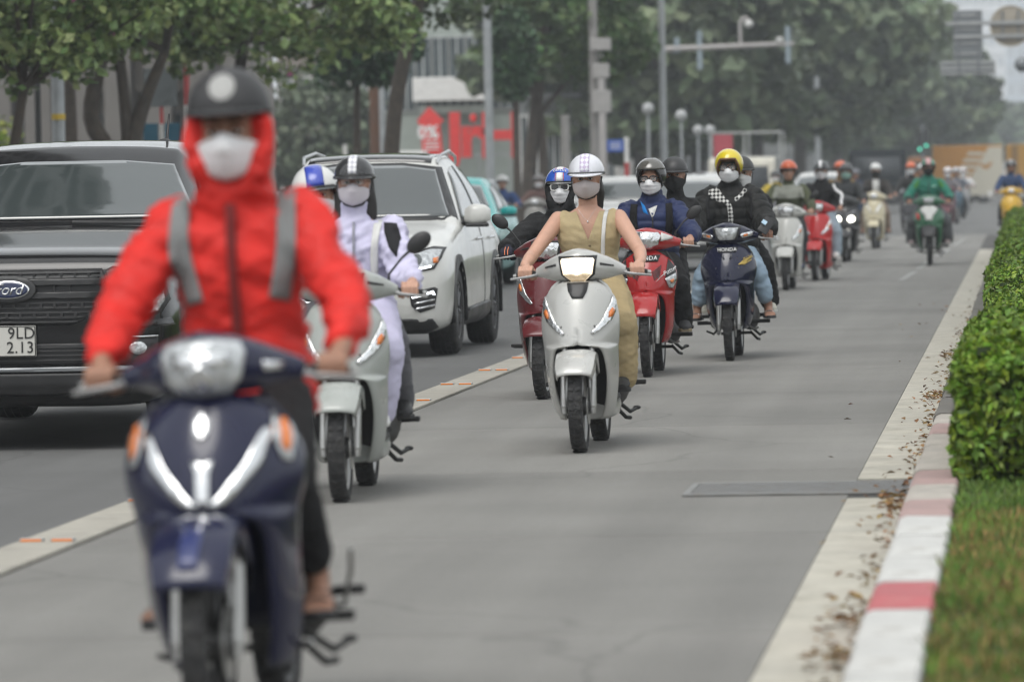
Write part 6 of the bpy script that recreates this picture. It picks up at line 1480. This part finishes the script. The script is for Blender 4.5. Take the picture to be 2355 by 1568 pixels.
for s in (1, -1):
    S_, el, wr, g_ = P['L'][s]; hb = MB(); hand_chain(hb, g_.x, g_.y, g_.z, s, wr, True)
    gl = blob('glove', hb, cloth('glove_navy', (.025, .025, .04)), P['root'], .0055, 2, lambda co: .0035 + 0 * co[:, 0])
    for k in (.0115, -.009):
        g = MB(); x = g_.x - s * k; g.tube([(x, g_.y - .010, g_.z + .051), (x, g_.y - .044, g_.z + .030), (x, g_.y - .0505, g_.z + .0)], .0035, 5); g.build('glove_stripe', pm('glove_orange', (.65, .22, .10), .6), gl, 60)

# E: red underbone
REDP = paint('red', (.36, .014, .016), .25, .25)
LE = WG(1490, 868); RE = R(0); LEAN[LE] = -.5
O = bike('underbone', 'underbone_motorbike', 'scratched red underbone motorbike behind the khaki-vested woman', LE, RE, REDP, inner=BLACK, mirrors='L', wfac=.97, forkm=STEEL, rim=ALLOY)
on_front(O, 'headlight', [(-.13, 1.03), (-.10, 1.055), (0, 1.06), (.085, 1.05), (.105, 1.03), (.085, .97), (.03, .938), (-.05, .935), (-.105, .96)], REFL, 'cowl', off=.005, thick=.014, cuts=3)
on_front(O, 'indicator_panel', [(.11, 1.05), (.19, 1.018), (.185, 1.005), (.105, .99)], PWHITE, 'cowl', off=.004)
plate_ = on_front(O, 'badge_panel', [(-.10, .888), (.10, .888), (.085, .842), (-.085, .842)], BLACK)
text_on(O['apron'], 'HONDA', .0, .864, .042, WHITEP, O['root'], off=.011, spacing=1.05)
for m in (1, -1):
    q = (lambda P_: P_) if m > 0 else mx
    for k in range(5):
        on_front(O, 'air_slot', q([(.045 + k * .004, .765 - k * .013), (.11 - k * .002, .815 - k * .016), (.11 - k * .002, .807 - k * .016), (.045 + k * .004, .757 - k * .013)]), BLACK, off=.002, thick=.003, cuts=1)
    on_front(O, 'side_panel', q([(.155, .86), (.20, .80), (.218, .72), (.20, .66), (.16, .70), (.14, .72)]), BLACK, off=.002, thick=.004)
    ind = on_front(O, 'indicator', q([(.135, .715), (.205, .755), (.21, .70), (.185, .645), (.16, .65)]), LENS, off=.007)
    decal('amber_bulb', O['apron'], q([(.165, .70), (.19, .715), (.19, .69), (.175, .68)]), AMBER, ind, '-y', .014, .003, 1)
text_on(O['apron'], 'Future', .172, .775, .045, WHITEP, O['root'], off=.009, shear=.3, rot=R(32))
NAVJ = cloth('navy_down', (.018, .028, .085), .5, .1, 60)
P = person('rider in navy down jacket and black-rimmed glasses on the red underbone', LE, RE, top=1.60, look=R(-6), skin=SKIN, jacket=NAVJ, jk='puffer', hood='down', pants=cloth('black_jersey', (.014, .014, .015)), pk=.01, vox=.010,
           helm=('open', pm('helmet_smoke', (.022, .022, .024), .25, coat=.7), dict(visor=(pm('smoked_visor', (.10, .095, .085), .08, 0, 1., var=.1), 18, 72), scale=.96)), msk=(MASKW, .003, .004), shoem=pm('dark_trainer', (.03, .03, .032), .7), solem=pm('tan_sole', (.22, .18, .11), .7), **UND, **UKNEE)
glasses(P['root'], P['hc'], P['M3'], BLACKP, CLEARG, .030, .022, .0045)
n = P['neck']
for s in (1, -1): strap(P, [(s * .130, n.z - .045), (s * .135, n.z - .16), (s * .125, n.z - .28)], .024, cloth('black_webbing', (.012, .012, .013)), 'backpack_strap')
decal('blue_lining', P['jacket'], [(-.085, n.z - .02), (-.05, n.z - .06), (-.02, n.z - .13), (-.06, n.z - .11)], cloth('blue_lining', (.02, .20, .55)), P['root'], '-y', .003, .002, 1)
decal('shirt_collar', P['jacket'], [(-.02, n.z - .085), (.045, n.z - .06), (.02, n.z - .135), (.005, n.z - .15)], PWHITE, P['root'], '-y', .003, .002, 1)
zipper(P, .01, P['hip'].z + .1, n.z - .15, BLACKP, .005)
backpack(P, cloth('black_webbing', (0, 0, 0)))
person('passenger in black with black helmet behind the navy down jacket', LE, RE, top=1.625, yo=.36, xo=.04, lean=.11, sh=.135, jr=.6, skin=SKIN, jacket=cloth('black_coat', (.022, .022, .023)), jk='plain', pants=cloth('black_jersey', (0, 0, 0)), hands='rest', fine=False,
       helm=('cap', pm('helmet_dull_black', (.035, .035, .036), .45), dict(scale=.97)), msk=(pm('black_mask', (.015, .015, .016), .9), .001), **{**UND, 'hipz': .87}, knee=(.16, .62, .70), ankle=(.17, .80, .41))

# F: navy underbone, yellow helmet
LF = WG(1680, 830); RF = R(0); LEAN[LF] = -1.3
NAVH = paint('navy_honda', (.006, .008, .032), .2, .04)
O = bike('underbone', 'underbone_motorbike', 'navy blue underbone motorbike of the yellow-helmeted rider', LF, RF, NAVH, inner=BLACK, wfac=1.0, rim=ALLOY, mirrors='', spokes=18)
on_front(O, 'headlight', [(-.09, 1.045), (.09, 1.045), (.075, .985), (.055, .955), (-.055, .955), (-.075, .985)], LENS, 'cowl', off=.005, thick=.010, cuts=3)
on_front(O, 'headlight_rim', [(-.115, 1.055), (.115, 1.055), (.09, .975), (.06, .945), (-.06, .945), (-.09, .975)], BLACK, 'cowl', off=.002, thick=.003)
for m in (1, -1):
    q = (lambda P_: P_) if m > 0 else mx
    ind = on_front(O, 'indicator', q([(.105, .985), (.12, 1.0), (.185, 1.012), (.205, 1.005), (.19, .98), (.12, .965)]), REFL, 'cowl', off=.005, thick=.008)
    decal('amber_bulb', O['cowl'], q([(.13, .992), (.16, .997), (.155, .978), (.13, .976)]), AMBER, ind, '-y', .014, .003, 1)
    on_front(O, 'crease_panel', q([(.045, .90), (.07, .895), (.03, .80), (.018, .80)]), NAVY2, off=.002, thick=.003)
on_front(O, 'nose_badge', [(-.085, .893), (.085, .893), (.07, .855), (-.07, .855)], BLACK)
text_on(O['apron'], 'HONDA', .0, .873, .040, WHITEP, O['root'], off=.011)
on_front(O, 'gold_flash', [(.085, .755), (.125, .79), (.19, .822), (.195, .812), (.14, .765), (.185, .795), (.187, .787), (.135, .752)], pm('gold_print', (.5, .36, .10), .35, .6), off=.003, thick=.002)
text_on(O['apron'], 'RSX', .150, .80, .04, pm('gold_print'), O['root'], off=.006, shear=.4, rot=R(22))
BPUFF = cloth('black_parka', (.016, .0165, .016), .65, .12, 60)
P = person('rider with yellow open-face helmet, glasses and black padded parka on the navy underbone', LF, RF, top=1.675, skin=SKIN2, jacket=BPUFF, jk='bigpuff', hood='down', pants=cloth('light_jeans', (.30, .40, .50), .9, .2, 150, .2), pk=.008, short=.30, vox=.010, feet='slide', look=R(-2),
           helm=('open', pm('helmet_yellow', (.66, .52, .015), .22, coat=.8), dict(trim=pm('brown_leather', (.14, .065, .025), .6), scale=.97)), msk=(MASKW, .0012, .006), gripx=.315, elbow=(-.01, .02, -.03), **UND, knee=(.225, .55, .665), ankle=(.285, .64, .41))
glasses(P['root'], P['hc'], P['M3'], BLACKP, CLEARG, .032, .023, .0045)
n = P['neck']; HOUND = checker('houndstooth', (.60, .60, .58), (.02, .02, .02), 46)
decal('fringe', P['body'], [(-.055 + P['hc'].x, P['hc'].z + .05), (.055, P['hc'].z + .05), (.05, P['hc'].z + .028), (.02, P['hc'].z + .036), (-.01, P['hc'].z + .026), (-.05, P['hc'].z + .030)], HAIR, P['root'], '-y', .006, .006, 1)
strap(P, [(-.14, n.z - .03), (-.10, n.z - .085), (-.02, n.z - .14), (.005, n.z - .22), (.0, n.z - .36)], .020, HOUND, 'patterned_placket')
decal('patterned_lapel', P['jacket'], [(-.17, n.z - .035), (-.10, n.z - .015), (-.035, n.z - .10), (-.075, n.z - .135), (-.165, n.z - .095)], HOUND, P['root'], '-y', .006, .004, 2)
strap(P, [(.13, n.z - .035), (.09, n.z - .085), (.045, n.z - .12)], .015, HOUND, 'patterned_collar')
for s in (1, -1): strap(P, [(s * .165, n.z - .05), (s * .175, n.z - .16), (s * .165, n.z - .28)], .013, cloth('black_webbing', (0, 0, 0)), 'backpack_strap')
backpack(P, cloth('black_webbing', (0, 0, 0)))
for c in [c for c in P['root'].children if c.name.startswith('sandal')]:
    st = [x for x in c.children if x.name.startswith('strap')][0]; cs = sum((v.co for v in st.data.vertices), Vector()) / len(st.data.vertices)
    text_on(st, 'THE BAD GUY', cs.x, cs.z + .006, .014, WHITEP, c, off=.002)
ph = MB(); ph.box((.285, .36, 1.06), (.085, .012, .15), Matrix.Rotation(R(35), 3, 'Y') @ Matrix.Rotation(R(-30), 3, 'X')); pho = ph.build('phone', BLACK, None, 40, bev=.005)
pho.location = LF; pho.rotation_euler = (0, 0, RF); tag(pho, 'black phone in a holder on the navy underbone handlebar', 'phone')
b_ = MB(); b_.box((.27, .345, 1.085), (.04, .012, .035), Matrix.Rotation(R(35), 3, 'Y') @ Matrix.Rotation(R(-30), 3, 'X')); b_.build('phone_sticker', pm('sticker_blue', (.45, .62, .75), .5), pho, 0)
h_ = MB(); h_.tube([(.24, .42, .99), (.28, .375, 1.03)], .008, 6); h_.build('phone_holder', BLACK, O['root'], 40)
person('passenger in black with white trainers behind the yellow-helmeted rider', LF, RF, top=1.63, yo=.36, xo=.03, lean=.05, skin=SKIN, jacket=cloth('black_coat', (0, 0, 0)), jk='plain', jr=.9, pants=cloth('black_jersey', (0, 0, 0)), pk=.02, hands='rest', fine=False, shoem=pm('cream_trainer', (.60, .58, .50), .6), solem=PWHITE,
       helm=('cap', pm('helmet_dull_black'), dict(scale=.97)), msk=(MASKW, .002), **{**UND, 'hipz': .87}, knee=(.215, .60, .72), ankle=(.25, .70, .43), short=.06)

# H: white scooter with orange-helmeted man, and the machines behind
WHITE2 = paint('pearl_white', (.56, .56, .53), .28, .1)
LH = WG(1808, 668); O = bike('scooter', 'scooter', 'white scooter ridden by the man in orange helmet without mask', LH, R(-1), WHITE2, inner=BLACK, mirrors='L', detail=1, legsh=WHITE2)
silver_front(O, False, top=False)
P = person('bare-faced man in orange helmet and two-tone olive jacket on the white scooter', LH, R(-1), top=1.64, skin=SKIN, jacket=cloth('olive', (.085, .095, .055)), jk='plain', pants=cloth('charcoal', (.04, .042, .045)), pk=.02, vox=.015, feet='sandal', shoem=pm('blue_rubber', (.06, .12, .28), .6),
           helm=('shell', pm('helmet_orange', (.62, .10, .02), .28, coat=.5), {}), **SCO, **SKNEE)
n = P['neck']
decal('grey_yoke', P['jacket'], [(-.175, n.z - .06), (-.07, n.z - .03), (.07, n.z - .03), (.175, n.z - .06), (.205, n.z - .20), (.0, n.z - .21), (-.205, n.z - .20)], cloth('stone_grey', (.30, .31, .27)), P['root'], '-y', .004, .004, 3)
LI = WG(1876, 646); REDS = paint('bright_red', (.48, .016, .018), .3, .1)
O = bike('scooter', 'scooter', 'bright red scooter just behind the white one', LI, R(-4), REDS, detail=1, legsh=REDS, mirrors='R')
silver_front(O, False, top=False)
P = person('rider in black jacket with white sleeve stripe on the bright red scooter', LI, R(-4), top=1.64, skin=SKIN, jacket=cloth('black_coat', (0, 0, 0)), jk='plain', pants=cloth('pale_jeans', (.33, .40, .46)), pk=.02, vox=.015, shoem=PWHITE, solem=PWHITE,
           helm=('cap', pm('helmet_gloss_black'), dict(stripe=(WHITEP, .024))), msk=(MASKW, .001, .004), hood='down', fine=False, **SCO, knee=(.22, .60, .66), ankle=(.22, .62, .385))
S_, el, wr, g_ = P['L'][1]
strap(P, [(S_.x - .005, S_.z + .045), (S_.x + .045, S_.z - .03), (el.x + .01, (S_.z + el.z) / 2), (el.x + .02, el.z), (wr.x + .01, wr.z + .02)], .016, WHITEP, 'sleeve_stripe')
LJ = WG(1943, 603); BLK2 = paint('satin_black', (.02, .021, .023), .35, .1)
O = bike('scooter', 'scooter', 'black sport scooter with two lit round headlamps', LJ, R(-1), BLK2, detail=1, mirrors='L', wfac=1.1)
for m in (1, -1):
    on_front(O, 'headlamp', oval(m * .105, .70, .048, .045), LITW, off=.01, thick=.02)
    q = (lambda P_: P_) if m > 0 else mx
    on_front(O, 'brow_trim', q([(.05, .755), (.10, .79), (.17, .815), (.155, .84), (.10, .80), (.05, .78)]), pm('trim_silver', (.4, .41, .43), .3, .5))
person('rider in dark grey raincoat and pale green mask on the black sport scooter', LJ, R(-1), top=1.62, skin=SKIN, jacket=cloth('charcoal_coat', (.055, .057, .06)), jk='rain', pants=cloth('charcoal', (0, 0, 0)), vox=.017, fine=False, helm=('shell', pm('helmet_gloss_black'), {}), msk=(pm('green_mask', (.30, .48, .42), .9), .001), **SCO, **SKNEE, jr=1.2)
person('passenger with orange-backed helmet behind the dark grey raincoat', LJ, R(-1), top=1.66, yo=.36, xo=-.06, lean=-.05, skin=SKIN, jacket=cloth('tan_coat', (.25, .17, .08)), jk='plain', pants=cloth('charcoal', (0, 0, 0)), vox=.02, fine=False, hands='rest', eyes=False, helm=('shell', pm('helmet_orange'), {}), **SCO, **SKNEE)
LK = WG(2010, 572); CREAM = paint('cream', (.58, .52, .36), .3, .05)
O = bike('scooter', 'scooter', 'cream scooter far down the lane', LK, R(-2), CREAM, detail=1, legsh=CREAM, mirrors='')
on_front(O, 'headlight', oval(0, .99, .07, .06), REFL, 'cowl'); 
for m in (1, -1):
    q = (lambda P_: P_) if m > 0 else mx
    on_front(O, 'chrome_blade', q([(.17, .87), (.15, .87), (.02, .66), (.035, .65)]), CHROME)
P = person('rider in white helmet, black mask and dark coat over white shirt on the cream scooter', LK, R(-2), top=1.63, skin=SKIN, jacket=cloth('dark_brown_coat', (.05, .045, .042)), jk='plain', pants=cloth('taupe', (.20, .15, .115)), vox=.02, fine=False, eyes=False, helm=('shell', pm('helmet_white'), dict(trim=pm('helmet_white'))), msk=(pm('black_mask'), .001), feet='sandal', **SCO, knee=(.22, .60, .66), ankle=(.24, .62, .385))
decal('white_shirt', P['jacket'], [(-.06, P['neck'].z - .03), (.06, P['neck'].z - .03), (.075, P['neck'].z - .3), (-.055, P['neck'].z - .3)], PWHITE, P['root'], '-y', .004, .004, 2)
# L: green rider
LL = WG(2138, 610); GREEN = paint('green', (.03, .13, .065), .3, .1)
O = bike('underbone', 'underbone_motorbike', 'green underbone motorbike with white nose, alone on the right', LL, R(.5), GREEN, detail=1, wfac=1.05, rearp=BLACK, fend=BLACK)
on_front(O, 'white_nose', [(-.15, .90), (0, .925), (.15, .90), (.11, .82), (.06, .76), (.05, .70), (-.05, .70), (-.06, .76), (-.11, .82)], PWHITE, off=.01, thick=.008)
on_front(O, 'red_flash', [(-.205, .82), (-.15, .80), (-.14, .70), (-.19, .72)], REDLENS)
on_front(O, 'headlight', [(-.09, 1.04), (.09, 1.04), (.07, .96), (-.07, .96)], LENS, 'cowl')
TEAL = cloth('teal_green', (.028, .19, .135), .6, .1, 40); GRNS = cloth('leaf_green', (.06, .22, .05), .6, .1)
P = person('rider in teal green uniform jacket and black mask on the green underbone', LL, R(.5), top=1.66, skin=SKIN2, jacket=TEAL, jk='rain', pants=cloth('charcoal_grey', (.10, .105, .11)), pk=.035, vox=.015, eyes=False, hood='down', helm=('shell', pm('helmet_multi', (.03, .035, .035), .3, coat=.5), dict(stripe=(pm('helmet_pink', (.6, .35, .35), .4), .045), stripe2=(pm('helmet_green', (.05, .35, .2), .4), .06, .085))), msk=(pm('black_mask'), .001, .006),
           shoem=pm('grey_red_trainer', (.30, .24, .24), .7), solem=PWHITE, **UND, knee=(.25, .56, .665), ankle=(.27, .66, .40), elbow=(.05, 0, -.03))
n = P['neck']
for s in (1, -1):
    decal('shoulder_panel', P['jacket'], [(s * .14, n.z - .05), (s * .19, n.z - .065), (s * .235, n.z - .13), (s * .22, n.z - .19), (s * .16, n.z - .15)], GRNS, P['root'], '-y', .004, .003, 2)
    S_, el, wr, g_ = P['L'][s]; 
decal('chest_print', P['jacket'], [(.05, n.z - .14), (.11, n.z - .14), (.11, n.z - .165), (.05, n.z - .165)], pm('print_mint', (.35, .60, .48), .6), P['root'], '-y', .004, .002, 1)
decal('hem_panel', P['jacket'], [(-.15, n.z - .33), (.15, n.z - .33), (.16, n.z - .42), (-.16, n.z - .42)], GRNS, P['root'], '-y', .004, .003, 2)
zipper(P, 0, P['hip'].z, n.z - .06, BLACKP, .007)
for s in (1, -1):
    S_, el, wr, g_ = P['L'][s]; hb = MB(); hb.limb([el * .5 + wr * .5, wr + (wr - el) * .08], [.056, .052], 12); blob('cuff', hb, cloth('black_coat', (0, 0, 0)), P['root'], .012, 2)
# M: yellow underbone beyond the hedge
DM = 109.; LM = (XD(2326, DM, 480), DM, 0); YEL = paint('yellow', (.60, .36, .02), .3, .1)
O = bike('underbone', 'underbone_motorbike', 'yellow underbone motorbike beyond the far end of the hedge', LM, 0, YEL, detail=1, wfac=1.02, inner=BLACK)
on_front(O, 'headlight', oval(0, 1.0, .06, .055), REFL, 'cowl')
person('rider in dark blue jacket and dark helmet on the yellow underbone', LM, 0, top=1.66, skin=SKIN2, jacket=cloth('dark_blue', (.035, .06, .13)), jk='plain', pants=cloth('charcoal', (0, 0, 0)), vox=.018, fine=False, eyes=False, helm=('shell', pm('helmet_gloss_black'), dict(stripe=(pm('stripe_grey', (.4, .4, .4), .4), .02))), **UND, **UKNEE)
bd = MB(); bd.box((.03, .62, .93), (1.05, .06, .145)); bo = bd.build('foam_board', PWHITE, None, 40, bev=.01); bo.location = LM
tag(bo, 'long white board carried crosswise on the yellow underbone', 'board')
# small riders far behind
def far_rider(x, d, ytop, kind, bcol, jcol, hcol, label, blabel, msk_=None, pcol=(.04, .042, .045), passenger=None):
    loc = (XD(x, d, 450), d, 0); top = min(1.70, max(1.54, ZD(ytop, d + .9)))
    bp = paint('far_%d' % x, bcol, .3, .1)
    O = bike(kind, 'scooter' if kind == 'scooter' else 'underbone_motorbike', blabel, loc, R(-2), bp, detail=0, stand=False, peg=False)
    on_front(O, 'headlight', oval(0, .995, .075, .05), REFL, 'cowl')
    k = SCO if kind == 'scooter' else UND
    person(label, loc, R(-2), top=top, skin=SKIN, jacket=cloth('far_jacket_%d' % x, jcol), jk='plain', pants=cloth('far_trousers_%d' % x, pcol), vox=.024, fine=False, eyes=False, helm=('shell', pm('far_helmet_%d' % x, hcol, .3, coat=.4), {}), msk=msk_, **k, **(SKNEE if kind == 'scooter' else UKNEE))
far_rider(2090, 108, 372, 'scooter', (.03, .03, .035), (.03, .03, .03), (.62, .12, .03), 'rider in black with orange-red helmet left of the green uniform', 'dark scooter left of the green underbone, partly hidden', (MASKW, .001))
far_rider(2117, 122, 376, 'underbone', (.2, .2, .2), (.10, .09, .09), (.6, .6, .58), 'rider with white helmet directly behind the green uniform', 'grey underbone hidden behind the green underbone')
far_rider(2176, 128, 388, 'scooter', (.12, .03, .04), (.16, .15, .16), (.66, .62, .62), 'white-helmeted rider in grey just right of the green uniform', 'dark red scooter just right of the green underbone', (MASKW, .001))
far_rider(2196, 141, 384, 'underbone', (.05, .10, .14), (.10, .11, .13), (.45, .46, .48), 'silver-helmeted rider in front of the yellow lorry', 'blue-grey underbone in front of the yellow lorry')
far_rider(2212, 156, 391, 'scooter', (.3, .3, .3), (.5, .5, .5), (.62, .58, .58), 'rider in pale clothes beside the lorry wheel', 'light grey scooter beside the lorry wheel', (MASKW, .001))
far_rider(1140, 92, 420, 'underbone', (.05, .05, .06), (.045, .08, .20), (.66, .66, .64), 'white-helmeted rider in blue jacket beside the turquoise car', 'dark underbone beside the turquoise car')
far_rider(1602, 108, 405, 'scooter', (.06, .06, .07), (.05, .06, .07), (.06, .06, .065), 'dark-helmeted rider with light blue mask between the white cars', 'dark scooter between the white cars', (pm('blue_mask', (.30, .45, .55), .9), .001))
far_rider(1776, 112, 398, 'scooter', (.10, .10, .11), (.45, .34, .04), (.05, .05, .05), 'rider in mustard yellow jacket left of the orange helmet', 'grey scooter left of the white scooter', (MASKW, .001))
far_rider(1962, 122, 392, 'underbone', (.03, .05, .10), (.03, .06, .16), (.10, .10, .12), 'rider in blue right of the dark grey raincoat', 'blue underbone behind the black sport scooter')
far_rider(1226, 100, 428, 'scooter', (.25, .24, .22), (.13, .08, .07), (.12, .11, .11), 'rider in dark red-brown behind the blue striped helmet', 'grey scooter behind the maroon scooter', (MASKW, .001))
# ------------------------------------------------------------ the haze over the avenue
hz = MB().box((0, 700, 45), (700, 1500, 92)).build('haze', None, None, 0)
hm_ = bpy.data.materials.new('haze_air'); hm_.use_nodes = True; hn, hl_ = hm_.node_tree.nodes, hm_.node_tree.links
hn.clear(); ho = hn.new('ShaderNodeOutputMaterial'); hv = hn.new('ShaderNodeVolumePrincipled')
hv.inputs['Color'].default_value = (.90, .95, 1, 1); hv.inputs['Density'].default_value = .0006; hv.inputs['Anisotropy'].default_value = .2
hl_.new(hv.outputs[0], ho.inputs['Volume']); hz.data.materials.append(hm_); tag(hz, 'thin pale haze filling the avenue', 'haze', kind='stuff')
bpy.data.scenes.remove(_tmp)
